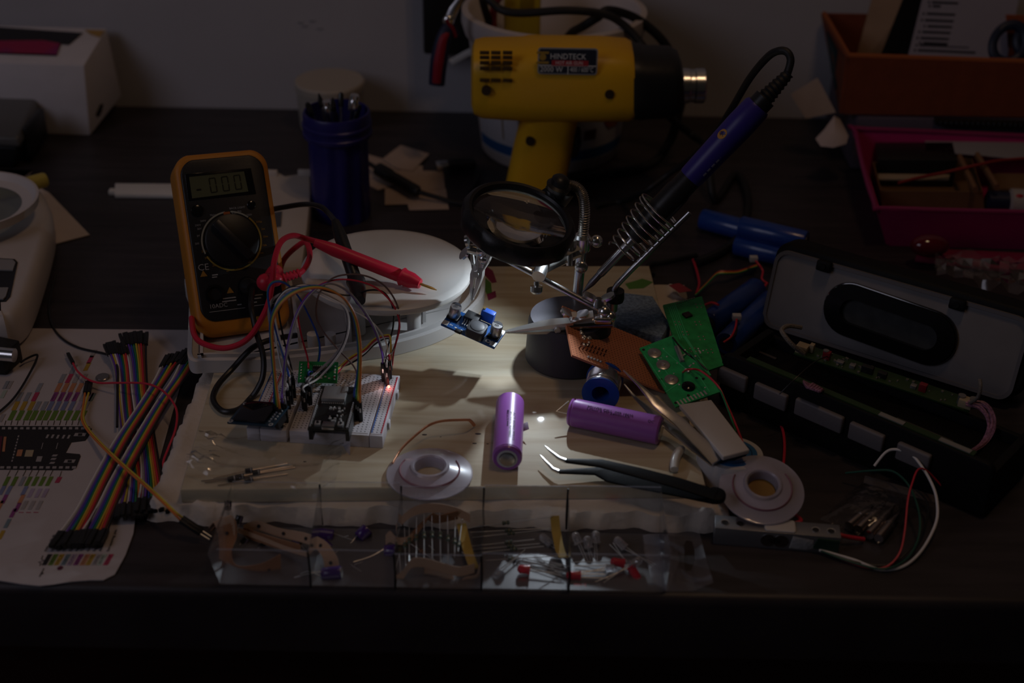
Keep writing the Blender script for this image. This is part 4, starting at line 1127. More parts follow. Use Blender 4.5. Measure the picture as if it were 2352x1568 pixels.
# left joint
lj = rl_
b = MB(); b.ball(lj + V((-.002, 0, -.002)), .0052, 18); b.ball(lj + V((.001, 0, -.009)), .0046, 16); b.cyl(lj, lj + V((-.001, -.001, -.016)), .003); b.build('ball_joint', METAL, hh, world=True)
wing_nut(lj + V((-.007, -.002, -.001)), (-1, 0, .2), (0, 1, .4))
clip(PY(1103, 598, .822), PY(1084, 690, .818), (1, -.3, 0))

# soldering iron rest on the same base
ar = P(1405, 712, .057)
am = [V((ar.x, ar.y, .050)), PY(1407, 690, ar.y), PY(1412, 664, ar.y), PY(1430, 640, ar.y), PY(1510, 560, ar.y + .004), PY(1584, 488, ar.y + .008)]
b = MB(); b.tube(am, .0021, n=12, sub=5); b.build('rest_arm', STEEL, hh, world=True)
b = MB(); b.spin(PY(1412, 690, ar.y), PY(1414, 668, ar.y), [(.0060, 0), (.0064, .002), (.0060, .008)], 18); b.build('arm_collar', BLACK, hh, world=True)
b = MB(); b.spin(PY(1405, 712, ar.y), PY(1406, 690, ar.y), [(.0040, 0), (.0040, .008)], 16); b.build('arm_ferrule', STEEL, hh, world=True)
IT, IE = PY(1338, 672, .826), PY(1812, 168, .850)
iu = (IE - IT).normalized()
def on_iron(px): 
    t = (px - 1338)/(1812 - 1338)
    lo, hi = 0.0, 1.0
    for _ in range(40):
        md = (lo + hi)/2
        if TOPX(IT + (IE - IT)*md)[0] < px: lo = md
        else: hi = md
    return IT + (IE - IT)*lo
cs_, ce_ = on_iron(1424), on_iron(1528)
side = iu.cross(V((0, 1, 0))).normalized(); up2 = side.cross(iu)
cp_ = []; NT = 8.5; n = 260
for i in range(n):
    t = i/(n - 1); c = cs_ + (ce_ - cs_)*t
    if t > .86: c = cs_ + (ce_ - cs_)*(.86 + (t - .86)*.25)
    r = .0100 + .0058*min(1, t/.8); a = 2*PI*NT*t
    cp_.append(c + side*r*math.cos(a) + up2*r*math.sin(a))
cp_.append(am[-1])
b = MB(); b.tube(cp_, .00062, n=8, sub=1); b.build('rest_coil', METAL, hh, world=True)

iron = thing('soldering_iron', 'blue handled soldering iron resting in the wire coil', 'soldering iron', IT)
def ispan(p0, p1, prof, m, name, n=28):
    a, c = on_iron(p0), on_iron(p1); L = (c - a).length
    b = MB(); b.spin(a, c, [(r, f*L) for r, f in prof], n); return b.build(name, m, iron, world=True)
ispan(1338, 1380, [(.0004, 0), (.0018, .35), (.0024, .5), (.0024, 1)], mat('iron_tip', (.30, .29, .33), .3, metal=1), 'tip')
ispan(1378, 1462, [(.0028, 0), (.0030, .05), (.0030, 1)], STEEL, 'barrel')
ispan(1455, 1590, [(.0050, 0), (.0085, .12), (.0090, .2), (.0090, .75), (.0082, .8), (.0082, .97), (.0076, 1)], BLACK, 'front_grip')
ispan(1582, 1742, [(.0078, 0), (.0086, .04), (.0090, .3), (.0098, .75), (.0094, .97), (.0084, 1)], mat('iron_blue', (.032, .022, .21), .38, var=.06), 'handle')
ispan(1738, 1758, [(.0074, 0), (.0074, 1)], BLACK, 'rear_collar')
ispan(1752, 1812, [(f if k % 2 else f*.80, k/15) for k, f in enumerate([.0066 - .00018*i for i in range(16)])], RUBBER, 'strain_relief')
q = on_iron(1672); vdir = (CP - q).normalized(); vdir = (vdir - iu*vdir.dot(iu)).normalized()
of = (vdir + iu.cross(vdir)*-.55).normalized()
sx = frame(q, iu, n=of)
def wrap(R):
    def f(p): return V((p.x, R*math.sin(p.y/R), R*math.cos(p.y/R) + p.z))
    return f
b = MB(); b.prism([(.0036*math.cos(2*PI*i/28), .0030*math.sin(2*PI*i/28)) for i in range(28)], 0, .0003); b.v = [tuple(wrap(.0094)(V(q))) for q in b.v]
st_ = b.build('sticker', mat('sticker_amber', (.48, .24, .03), .5), iron, M=W[iron.name].inverted() @ sx)
b = MB(); put_text(b, 'QC', .0024, Matrix.Identity(4), align='CENTER'); b.v = [tuple(wrap(.0096)(V((q[1], -q[0], q[2])) + V((-.001, 0, 0)))) for q in b.v]
b.build('sticker_mark', mat('sticker_ink', (.05, .03, .01), .5), st_, M=W[iron.name].inverted() @ sx)
b = MB(); q2 = on_iron(1600); sx2 = frame(q2, iu, n=(vdir + iu.cross(vdir)*.75).normalized())
for k in range(9): b.box((.004*k + .003, 0, .0090), (.0026, .0012, .0002))
b.build('lettering', mat('iron_letter', (.22, .22, .30), .5), iron, M=W[iron.name].inverted() @ sx2)
b = MB(); b.tube([IE - iu*.002, PY(1816, 140, .853), PY(1808, 120, .856), PY(1788, 117, .86), PY(1762, 132, .87), PY(1722, 180, .90), PY(1680, 250, .95), PY(1640, 310, 1.0), PY(1590, 362, 1.04), PY(1535, 400, 1.06), PY(1480, 440, 1.06), P(1430, 462, .003), P(1370, 472, .003)], .0026, n=12); b.build('cord', RUBBER, iron, world=True)
# ------------------------------------------------------------------ step-down converter held in the clip
ca_, cb_, cc_ = p3((1136, 798), (1013, 743), (1162, 761), .0403, .0195, .9215, .9286, .9358)
CVu, CVv = cb_ - ca_, cc_ - ca_
CVM = frame(cb_, ca_ - cb_, v=CVv)
cnv = thing('converter_board', 'small blue converter board gripped in the alligator clip', 'circuit board', CVM)
CW, CH = .0403, .0195
PCBB = mat('pcb_blue', (.015, .085, .28), .32, var=.15, vscale=300)
b = MB(); b.box((CW/2, CH/2, -.0008), (CW, CH, .0016)); b.build('board', PCBB, cnv)
def cuv(px, py, h=0): return UV(CVM, px, py, h)
SILV = mat('can_silver', (.72, .72, .72), .3, metal=.9)
for (px, py) in ((1042, 728), (1136, 771)):
    q = cuv(px, py); cap = MB(); cap.box((q.x, q.y, .0008), (.0085, .0085, .0016), bev=.001); b1 = cap.build('capacitor_base', BLACK, cnv)
    b = MB(); b.lathe([(.0038, .0014), (.0040, .002), (.0040, .0095), (.0036, .0102), (0, .0102)], 28, M=Matrix.Translation((q.x, q.y, 0))); cp = b.build('capacitor', SILV, cnv)
    b = MB(); b.prism([(q.x + .0036*math.cos(a), q.y + .0036*math.sin(a)) for a in [math.radians(20 + 14*k) for k in range(11)]], .0101, .0104); 
    b.build('capacitor_mark', mat('mark_dark', (.05, .05, .06), .5), cp)
    b = MB(); T_ = Matrix.Translation((q.x - .0016, q.y - .0014, .0104)); put_text(b, '220', .0014, T_); put_text(b, '35', .0014, Matrix.Translation((q.x - .0012, q.y + .0002, .0104)))
    b.build('capacitor_print', MATS['mark_dark'], cp)
q = cuv(1092, 768); b = MB(); ind = b.prism(rrect(.0124, .0124, .0025, 4, q.x, q.y), .0004, .0075, bev=.0006); io = b.build('inductor', mat('ferrite', (.045, .045, .048), .5, var=.1), cnv)
b = MB(); b.lathe([(.0048, .0074), (.0048, .0078), (.0042, .0081), (0, .0081)], 28, M=Matrix.Translation((q.x, q.y, 0))); b.build('inductor_core', mat('ferrite_core', (.065, .067, .072), .45), io)
q = cuv(1083, 736); b = MB(); b.box((q.x, q.y, .0026), (.0102, .0078, .0044), bev=.0004); ic = b.build('regulator_chip', mat('chip_black', (.025, .026, .028), .45), cnv)
b = MB()
for k in range(5): b.box((q.x - .0034 + .0017*k, q.y - .0062, .0012), (.0008, .0050, .0007)); b.box((q.x - .0034 + .0017*k, q.y - .0045, .0021), (.0008, .0007, .0022))
b.build('pins', TIN, ic)
q = cuv(1118, 735); b = MB(); b.box((q.x, q.y, .0042), (.0095, .0046, .0084), bev=.0003); tr_ = b.build('trimmer', mat('trimmer_blue', (.03, .11, .52), .35), cnv)
b = MB(); b.cyl((q.x - .0036, q.y + .0002, .0084), (q.x - .0036, q.y + .0002, .0096), .0011, n=12); b.build('trimmer_screw', GOLD, tr_)
q = cuv(1052, 763); b = MB(); b.box((q.x, q.y, .001), (.0046, .0026, .002), bev=.0002); b.build('diode', BLACK, cnv)
b = MB()
for x, y in ((.0022, .0026), (.0022, CH - .0026), (CW - .0022, .0026), (CW - .0022, CH - .0026)): b.box((x, y, .0001), (.0042, .0046, .0003))
b.build('solder_pads', TIN, cnv)
b = MB(); b.lathe([(.0010, .0002), (.0019, .0003), (.0010, .0004)], 18, M=Matrix.Translation((CW - .0062, .0030, 0)), closed=True); b.build('mount_hole', TIN, cnv)
b = MB()
for k in range(6): b.box((.010 + .0046*k, .0022, .0001), (.0016, .0009, .0002))
put_text(b, 'IN', .0016, Matrix.Translation((.0052, .0022, .0001))); put_text(b, 'OUT', .0016, Matrix.Translation((CW - .013, .0040, .0001)))
b.build('silkscreen', WHITEP, cnv)

# ------------------------------------------------------------------ copper perfboard leaning on the stand base
pL1, pL0, pR1, pR0 = P(1322, 714, .0595), P(1315, 815, .0585), P(1590, 782, .031), P(1528, 900, .0245)
pu = ((pR0 - pL0).normalized()*2 + (pR1 - pL1).normalized()).normalized()
PFM = frame(pL0, pR0 - pL0, v=pL1 - pL0)
pf = thing('perforated_board', 'copper brown perforated board leaning on the black stand base', 'circuit board', PFM)
Lp, Wp = (pR0 - pL0).length, UV(PFM, 1322, 714).y
PERF = holes('perf_copper', (.55, .20, .095), r=.17, rough=.5, hole=(.10, .03, .015), square=False)
b = MB(); b.box((Lp/2, Wp/2, -.0008), (Lp, Wp, .0016)); b.build('board', PERF, pf)
b = MB()
rn = random.Random(5)
for k in range(16):
    q = UV(PFM, 1345 + rn.gauss(0, 8), 775 + rn.gauss(0, 8)); b.ball((q.x, q.y, .0003), .0011 + .0007*rn.random(), 10, sq=(1, 1, .7))
for k in range(5):
    q = UV(PFM, 1351 + 7*k, 821 + 2.6*k); b.ball((q.x, q.y, .0004), .0010, 10, sq=(1, 1, 1.0))
b.build('solder_joints', TIN, pf)
b = MB()
for r_ in range(2):
    for k in range(8):
        q = UV(PFM, 1330 + 8*k + 4*r_, 800 + 2.5*k - 9*r_); b.cyl((q.x, q.y, 0), (q.x, q.y, .0022), .0005, n=8)
b.build('pin_stubs', mat('dark_pin', (.12, .06, .04), .4, metal=.5), pf)

# sponge
sp4 = [P(*q, .034) for q in ((1418, 668), (1500, 678), (1540, 742), (1520, 775), (1440, 750), (1412, 735))]
b = MB(); b.prism([(q.x, q.y) for q in sp4], BZ, .034, bev=.002)
single(b, 'cleaning_sponge', mat('sponge_blue', (.20, .28, .40), .95, var=.45, vscale=420, bump=.8, bscale=700), 'grey blue speckled cleaning sponge behind the perforated board', 'sponge')

# ------------------------------------------------------------------ two green keypad boards
def pcb_from(name, lab, quad, zs, grp):
    pts = [P(q[0], q[1], z) for q, z in zip(quad, zs)]      # bl, br, tr, tl
    M = frame(pts[0], pts[1] - pts[0], v=pts[3] - pts[0])
    t = thing(name, lab, 'circuit board', M, grp)
    Mi = M.inverted(); loc = [Mi @ q for q in pts]
    return t, M, [(q.x, q.y) for q in loc]
GPCB = mat('pcb_green', (.02, .42, .12), .35, var=.25, vscale=160)
g1, M1, l1 = pcb_from('keypad_board', 'green circuit board with round shiny pads, nearer to the tweezers', ((1552, 934), (1658, 898), (1546, 775), (1469, 799)), (.0275, .030, .040, .040), 'green circuit boards')
b = MB(); b.prism(l1, -.0014, 0); b.build('board', GPCB, g1)
def dome(t, M, px, py, r=.0042):
    q = UV(M, px, py); T_ = Matrix.Translation((q.x, q.y, 0))
    b = MB(); b.lathe([(r*1.15, 0), (r*1.1, .0005), (r*.8, .0009), (0, .0011)], 26, M=T_); pd = b.build('key_dome', mat('dome_silver', (.52, .50, .48), .28, metal=.9), t)
    b = MB(); b.lathe([(r*.35, .0010), (r*.3, .0014), (0, .0016)], 18, M=T_); b.build('dome_nub', METAL, pd)
for px, py in ((1503, 811), (1523, 838), (1542, 872)): dome(g1, M1, px, py)
q = UV(M1, 1581, 888); b = MB(); b.lathe([(.0046, 0), (.0044, .0009), (.003, .0017), (0, .0021)], 28, M=Matrix.Translation((q.x, q.y, 0))); b.build('chip_blob', BLACKG, g1)
b = MB(); q0, q1 = UV(M1, 1553, 798), UV(M1, 1567, 832); d = q1 - q0
b.box((0, 0, .001), (d.length, .0028, .002), M=Matrix.Translation(((q0 + q1)/2)) @ Matrix.Rotation(math.atan2(d.y, d.x), 4, 'Z')); b.build('pin_header', mat('header_grey', (.30, .32, .28), .5), g1)
b = MB()
for k in range(9):
    q = UV(M1, 1558 + 8.6*k*.9, 925 - 3.4*k*.9 + 1); b.box((q.x, q.y, .0001), (.0012, .0040, .0003))
rn = random.Random(9)
for k in range(26):
    q = UV(M1, 1500 + rn.random()*120, 800 + rn.random()*90)
    if 0.004 < q.x and q.y > .004: b.ball((q.x, q.y, 0), .0006 + .0004*rn.random(), 8, sq=(1, 1, .6))
for k in range(3):
    q = UV(M1, 1575 + 3*k, 850 + 2*k); b.ball((q.x, q.y, .0003), .0013, 10)
b.build('solder_points', TIN, g1)
b = MB()
for a_, c_ in (((1490, 796), (1540, 868)), ((1520, 800), (1590, 860)), ((1530, 900), (1560, 880)), ((1605, 862), (1630, 900)), ((1480, 815), (1530, 890)), ((1600, 905), (1572, 918))):
    q0, q1 = UV(M1, *a_), UV(M1, *c_); d = q1 - q0
    b.box((0, 0, .0001), (d.length, .0007, .00025), M=Matrix.Translation((q0 + q1)/2) @ Matrix.Rotation(math.atan2(d.y, d.x), 4, 'Z'))
b.build('traces', mat('trace_green', (.06, .60, .22), .35), g1)
for px, py in ((1478, 803), (1518, 871), (1581, 908), (1552, 925), (1615, 870), (1600, 868)):
    q = UV(M1, px, py); b = MB(); b.lathe([(.0010, 0), (.0010, .0002), (0, .0002)], 14, M=Matrix.Translation((q.x, q.y, 0))); b.build('drilled_hole', BLACK, g1)
g2, M2, l2 = pcb_from('keypad_board', 'green circuit board lying further back beside the blue cells', ((1576, 868), (1662, 838), (1613, 676), (1523, 700)), (.031, .031, .043, .042), 'green circuit boards')
b = MB(); b.prism(l2, -.0014, 0); b.build('board', mat('pcb_green_dark', (.02, .34, .08), .4, var=.25, vscale=160), g2)
b = MB(); q = UV(M2, 1578, 725); b.box((q.x, q.y, .0008), (.0060, .0052, .0016), bev=.0003); b.build('chip', mat('chip_maroon', (.02, .008, .008), .4), g2)
b = MB()
for px, py in ((1574, 765), (1612, 776), (1592, 803), (1630, 806), (1605, 702), (1603, 742), (1556, 742)):
    q = UV(M2, px, py)
    for k in range(4):
        a = k*PI/2 + .4; b.ball((q.x + .0024*math.cos(a), q.y + .0024*math.sin(a), 0), .0008, 8, sq=(1, 1, .5))
for k in range(9):
    q = UV(M2, 1555 + 5*k, 697 - 1.6*k); b.ball((q.x, q.y, 0), .0007, 8)
b.build('solder_points', mat('dull_solder', (.28, .26, .22), .4, metal=.7), g2)
b = MB()
for k in range(5):
    q0, q1 = UV(M2, 1535 + 4*k, 705 - k), UV(M2, 1562 + 4*k, 780 - k*2); d = q1 - q0
    b.box((0, 0, .0001), (d.length, .0006, .00025), M=Matrix.Translation((q0 + q1)/2) @ Matrix.Rotation(math.atan2(d.y, d.x), 4, 'Z'))
q0, q1 = UV(M2, 1572, 772), UV(M2, 1630, 862); d = q1 - q0
b.box((0, 0, .0001), (d.length, .0022, .00025), M=Matrix.Translation((q0 + q1)/2) @ Matrix.Rotation(math.atan2(d.y, d.x), 4, 'Z'))
b.build('traces', MATS['trace_green'], g2)
def wire(name, pts, r, m, lab, cat='wire', grp=None, n=8):
    b = MB(); b.tube(pts, r, n=n); return single(b, name, m, lab, cat, grp)
wire('thin_wire', [P(1568, 855, .034), P(1582, 848, .046), P(1610, 852, .045), P(1648, 885, .042), P(1668, 925, .036), P(1690, 975, .032), P(1708, 1022, .030)], .0007, RED, 'thin red wire curving from the green board to the tape roll')
wire('thin_wire', [P(1566, 825, .036), P(1585, 812, .046), P(1612, 845, .044), P(1650, 890, .041), P(1672, 940, .036), P(1690, 990, .030)], .0006, GRN, 'thin green wire beside the red one over the green board')
wire('thin_wire', [P(1545, 775, .042), P(1570, 805, .046), P(1600, 828, .043), P(1625, 850, .040)], .0006, BLK, 'thin dark wire lying over the nearer green board')

# ------------------------------------------------------------------ purple cells
def cell(name, lab, a, c, r, m, grp, terminals=True, textrows=None, toward=None):
    u = (c - a).normalized(); L = (c - a).length
    t = thing(name, lab, 'battery', frame(V(((a.x + c.x)/2, (a.y + c.y)/2, min(a.z, c.z) - r)), (1, 0, 0), n=(0, 0, 1)), grp)
    b = MB(); b.spin(a, c, [(r*.68, 0), (r*.9, .0002), (r, .0012), (r, L - .0030), (r*.965, L - .0026), (r*.965, L - .0019), (r, L - .0014), (r*.92, L - .0001), (r*.70, L)], 40); w_ = b.build('wrapper', m, t, world=True)
    b = MB(); b.spin(c - u*.0002, c + u*.0002, [(r*.70, 0), (r*.70, .0003), (r*.60, .0004)], 30); b.build('end_ring', mat('ring_pale', (.55, .55, .56), .4), t, world=True)
    b = MB(); b.spin(c, c + u*.0006, [(r*.60, 0), (r*.54, .0002)], 30); b.build('gasket', BLACK, t, world=True)
    b = MB(); b.spin(c, c + u*.0012, [(r*.50, 0), (r*.50, .0009), (r*.45, .0012)], 30); b.build('terminal', STEEL, t, world=True)
    b = MB(); b.spin(a + u*.0002, a - u*.0006, [(r*.7, 0), (r*.6, .0008)], 30); b.build('base_terminal', STEEL, t, world=True)
    if textrows:
        n_ = (CP - (a + c)/2).normalized(); n_ = (n_ - u*n_.dot(u)).normalized(); s_ = n_.cross(u) if toward is None else n_.cross(u)
        for txt, ang, x0_, h_, fit in textrows:
            nn_ = (n_*math.cos(ang) + u.cross(n_)*math.sin(ang)).normalized()
            X = u if toward else -u
            base = a if toward else c
            Mx = frame(base, X, n=nn_)
            b = MB(); put_text(b, txt, h_, Matrix.Identity(4), fit=fit)
            b.v = [tuple(V((q[0] + x0_, (r + .0001)*math.sin(q[1]/r), (r + .0001)*math.cos(q[1]/r) + q[2]))) for q in b.v]
            b.build('lettering', mat('cell_ink', (.05, .012, .10), .4), w_, M=W[t.name].inverted() @ Mx)
    return t
PURP = mat('cell_purple', (.34, .11, .46), .34, coat=.3, var=.03)
a, c = V((P(1172, 917, .0312).x, .744, .0314)), V((P(1165, 1047, .0312).x, .682, .0314))
z1 = cell('lithium_cell', 'purple lithium cell lying end-on to the front beside the braid spool', a, c, .0092, PURP, 'purple cells',
     textrows=[('Li-ion 18650 3.7V', -.42, .008, .0016, .030), ('2200mAh  Li-ion cell', -.18, .010, .0016, .028), ('www 3.7 V 2200', .05, .022, .0014, .018)])
b = MB(); Mx = frame(V((z1.location.x + .0105, .722, .028)), (.9, 0, .5), n=(0, -.3, 1)); b.box((0, 0, 0), (.0045, .006, .0003), M=Mx, bev=.0001); b.build('solder_tab', TIN, z1, world=True)
a, c = P(1310, 945, .0314), P(1518, 989, .0314)
z2 = cell('lithium_cell', 'purple lithium cell lying across in front of the solder spool', c, a, .0092, PURP, 'purple cells', toward=False,
     textrows=[('POWER CELL  IMR 18650', .55, .012, .0018, .030), ('Li-ion 3.7V 2600mAh', .38, .012, .0016, .028), ('QC', .40, .052, .002, .004)])
b = MB(); q = a; b.tube([q + V((-.0005, -.002, -.0006)), P(1278, 944, .0330), P(1306, 921, .0366)], .0004, n=6, sub=1); b.build('solder_lead', TIN, z2, world=True)

# ------------------------------------------------------------------ solder spool standing on its rim
s0, s1 = P(1381, 905, .0345), P(1385, 878, .0345)
ssp = thing('solder_spool', 'small blue rimmed spool of solder standing behind the purple cell', 'spool', (s0.x, s0.y + .006, BZ))
SB = mat('spool_blue', (.015, .07, .32), .35)
cz = BZ + .0125
f0, f1 = V((P(1379, 905, cz).x, P(1379, 905, cz).y, cz)), None
f1 = f0 + V((.004, .020, 0))
ax_ = (f1 - f0).normalized()
for k, a in enumerate((f0, f1)):
    sg = 1 if k == 0 else -1
    Mx = frame(a, ax_.orthogonal(), n=ax_*sg)
    b = MB(); b.lathe([(.0070, 0), (.0124, 0), (.0124, .0012), (.0105, .0018), (.0070, .0018)], 40, M=Mx, closed=True); b.build('flange', SB, ssp, world=True)
Mx = frame(f0, ax_.orthogonal(), n=ax_)
b = MB(); b.lathe([(.0058, 0), (.0072, 0), (.0072, .0204), (.0058, .0204)], 36, M=Mx, closed=True); b.build('hub', SB, ssp, world=True)
b = MB(); hx = []
for i in range(16*28):
    a = 2*PI*i/28; hx.append(Mx @ V((.0110*math.cos(a), .0110*math.sin(a), .0022 + .0158*i/(16*28))))
b.tube(hx, .00058, n=6, sub=1)
b.lathe([(.0072, .002), (.0107, .002), (.0107, .0182), (.0072, .0182)], 36, M=Mx, closed=True)
b.build('solder_wire', mat('solder', (.66, .64, .62), .26, metal=1), ssp, world=True)

# ------------------------------------------------------------------ tweezers
def arm_loft(pts, wids, ths, upn):
    """flat tapering bar along pts"""
    b = MB(); vs, fs = [], []; N = len(pts)
    for i in range(N):
        t = (pts[min(i + 1, N - 1)] - pts[max(i - 1, 0)]).normalized()
        u_ = V(upn); s_ = t.cross(u_).normalized(); u_ = s_.cross(t)
        a_, h_ = wids[i]/2, ths[i]/2
        for x, y in ((-1, -.6), (-.6, -1), (.6, -1), (1, -.6), (1, .6), (.6, 1), (-.6, 1), (-1, .6)): vs.append(pts[i] + s_*a_*x + u_*h_*y)
    for i in range(N - 1):
        for j in range(8): fs.append((i*8 + j, i*8 + (j + 1) % 8, i*8 + 8 + (j + 1) % 8, i*8 + 8 + j))
    fs += [tuple(range(8))[::-1], tuple(len(vs) - 8 + j for j in range(8))]
    b.add(vs, fs); return b
tw = thing('bent_tweezers', 'black tweezers with fine bent steel tips lying at the front right of the board', 'tweezers', P(1500, 1110, BZ))
TB = mat('tweezer_black', (.006, .006, .0065), .5, bump=.1, bscale=900, spec=.12)
def tz(pix): return [P(q[0], q[1], q[2]) for q in pix]
A1 = tz([(1644, 1137, .0300), (1560, 1110, .0315), (1470, 1086, .0335), (1380, 1064, .0350), (1300, 1058, .0345)])
b = arm_loft(A1, [.0085, .0085, .0080, .0064, .0030], [.0016, .0016, .0017, .0018, .0018], (0, -.15, 1)); b.build('upper_arm', TB, tw, world=True)
A2 = tz([(1300, 1058, .0345), (1284, 1052, .0345), (1262, 1034, .0350), (1251, 1023, .0352)])
b = arm_loft(A2, [.0032, .0026, .0016, .0005], [.0017, .0015, .0010, .0005], (0, -.15, 1)); b.build('tip', METAL, tw, world=True)
A3 = tz([(1646, 1142, .0270), (1560, 1122, .0262), (1470, 1103, .0258), (1400, 1089, .0258), (1366, 1082, .0262), (1284, 1083, .0268)])
b = arm_loft(A3, [.0115, .0128, .0138, .0126, .0058, .0030], [.0018, .0020, .0022, .0022, .0018, .0016], (0, -.15, 1)); b.build('lower_arm', TB, tw, world=True)
A4 = tz([(1284, 1083, .0268), (1270, 1077, .0268), (1252, 1058, .0272), (1240, 1044, .0275)])
b = arm_loft(A4, [.0030, .0025, .0016, .0005], [.0016, .0014, .0010, .0005], (0, -.15, 1)); b.build('tip', METAL, tw, world=True)
b = MB(); q = P(1644, 1138, .0285); b.prism(rrect(.012, .0112, .0055, 6), -.0022, .0022, M=frame(q, P(1650, 1139, .0285) - P(1560, 1115, .0285), n=(0, -.15, 1)), bev=.001); b.build('joined_end', TB, tw, world=True)
t2 = thing('steel_tweezers', 'straight steel tweezers leaning behind the purple cell', 'tweezers', P(1600, 1020, BZ))
S1 = tz([(1432, 850, .0600), (1468, 884, .0530), (1508, 926, .0440), (1560, 968, .0400), (1650, 1058, .0330)])
b = arm_loft(S1, [.0008, .0024, .0062, .0075, .0095], [.0008, .0012, .0014, .0014, .0016], (0, -.3, 1)); b.build('arm', STEEL, t2, world=True)
S2 = tz([(1434, 882, .0480), (1460, 914, .0420), (1500, 950, .0350), (1552, 992, .0330), (1646, 1062, .0305)])
b = arm_loft(S2, [.0008, .0022, .0050, .0065, .0090], [.0008, .0012, .0014, .0014, .0016], (0, -.3, 1)); b.build('arm', STEEL, t2, world=True)

# ------------------------------------------------------------------ small things at the right of the board
le = thing('white_slab', 'small white rectangular plastic slab resting on the blue tape roll', 'plastic slab', P(1640, 985, .030))
q4 = [P(1560, 928, .0330), P(1661, 1048, .0400), P(1722, 1032, .0405), P(1634, 917, .0330)]
b = MB(); h = V((0, 0, .0034)); b.hexa([q - h for q in q4], q4, bev=.0008, seg=3); b.build('slab', mat('slab_white', (.60, .56, .52), .45), le, world=True)
tr2 = P(1685, 1035, .032)
tp = thing('tape_roll', 'white tape roll with a blue inner face under the white slab', 'tape', (tr2.x, tr2.y, .002))
T_ = Matrix.Translation((tr2.x - .001, tr2.y + .002, 0)) @ Matrix.Rotation(math.radians(-4), 4, 'X')
b = MB(); b.lathe([(.0165, .012), (.0205, .012), (.0208, .014), (.0208, .026), (.0200, .028), (.0165, .028)], 48, M=T_, closed=True); b.build('outer_ring', mat('tape_white', (.55, .53, .52), .5), tp, world=True)
b = MB(); b.lathe([(.0100, .014), (.0168, .014), (.0168, .0278), (.0164, .0284), (.0100, .0284)], 44, M=T_, closed=True); b.build('blue_tape', mat('tape_blue', (.015, .13, .33), .4), tp, world=True)
b = MB(); b.lathe([(.0128, .0283), (.0132, .0287), (.0136, .0283)], 44, M=T_, closed=True); b.build('groove', mat('tape_dark', (.01, .03, .08), .5), tp, world=True)
b = MB(); b.lathe([(.0098, 0.0), (.019, 0.0), (.019, .0122), (.0098, .0122)], 44, M=T_, closed=True); b.build('core', mat('tape_core', (.40, .38, .37), .6), tp, world=True)
b = MB(); b.tube([P(1566, 1030, BZ + .0035), P(1556, 1042, BZ + .0042), P(1550, 1060, BZ + .0040), P(1549, 1078, BZ + .0030)], [.0024, .0030, .0030, .0026], n=14)
single(b, 'tube_offcut', mat('milky_tube', (.62, .60, .56), .3, sss=.3), 'short curved milky tube offcut lying near the tweezers', 'tube')

# ------------------------------------------------------------------ braid spools
SPM = mat('spool_clear', (.80, .75, .84), .25, trans=.62, ior=1.2, coat=.5)
def braid_spool(lab, M, sc, grp):
    t = thing('braid_spool', lab, 'spool', M, grp)
    b = MB(); b.lathe([(.0092, .0004), (.0250, .0008), (.0263, .0016), (.0263, .0024), (.0250, .0026), (.0160, .0058), (.0122, .0072), (.0114, .0084), (.0102, .0087), (.0094, .0078), (.0092, .0030)], 72, closed=True)
    b.v = [tuple(V(q)*sc) for q in b.v]; b.build('body', SPM, t)
    b = MB(); b.lathe([(.0120, .0034), (.0172, .0030), (.0172, .0038), (.0135, .0052), (.0120, .0056)], 64, closed=True); b.v = [tuple(V(q)*sc) for q in b.v]
    b.build('core', mat('spool_core', (.66, .60, .68), .4), t)
    b = MB(); pts = []
    for i in range(50):
        a = math.radians(150 + 240*i/49); pts.append(V((.0182*math.cos(a), .0182*math.sin(a), .0044))*sc)
    b.tube(pts, .0017*sc, n=8, sub=1, flat=.35); b.build('wound_braid', mat('braid_seen', (.30, .13, .16), .5), t)
    return t
sq = P(987, 1088, BZ + .0018)
bs1 = braid_spool('translucent white spool of solder braid lying at the front of the board', Matrix.Translation((sq.x, sq.y, BZ)), 1.0, 'braid spools')
b = MB(); b.tube([P(902, 1064, BZ + .003), P(912, 1046, BZ + .003), P(930, 1022, BZ + .006), P(966, 990, BZ + .010), P(990, 974, BZ + .011), P(1020, 966, BZ + .012), P(1070, 964, BZ + .011), P(1080, 966, BZ + .009), P(1090, 977, BZ + .0015)], .0011, n=8, flat=.5)
b.build('braid_end', COPPER, bs1, world=True)
sq = P(1748, 1128, .020)
Mx = frame(sq, (1, .05, .0), n=V((-.10, -.30, 1)))
bs2 = braid_spool('translucent spool of solder braid leaning on the cloth beside the tape roll', Mx, .98, 'braid spools')
b = MB(); b.lathe([(0, .0004), (.0085, .0004), (.0085, .0010), (0, .0010)], 30); b.build('amber_insert', mat('amber_insert', (.25, .13, .02), .4), bs2)

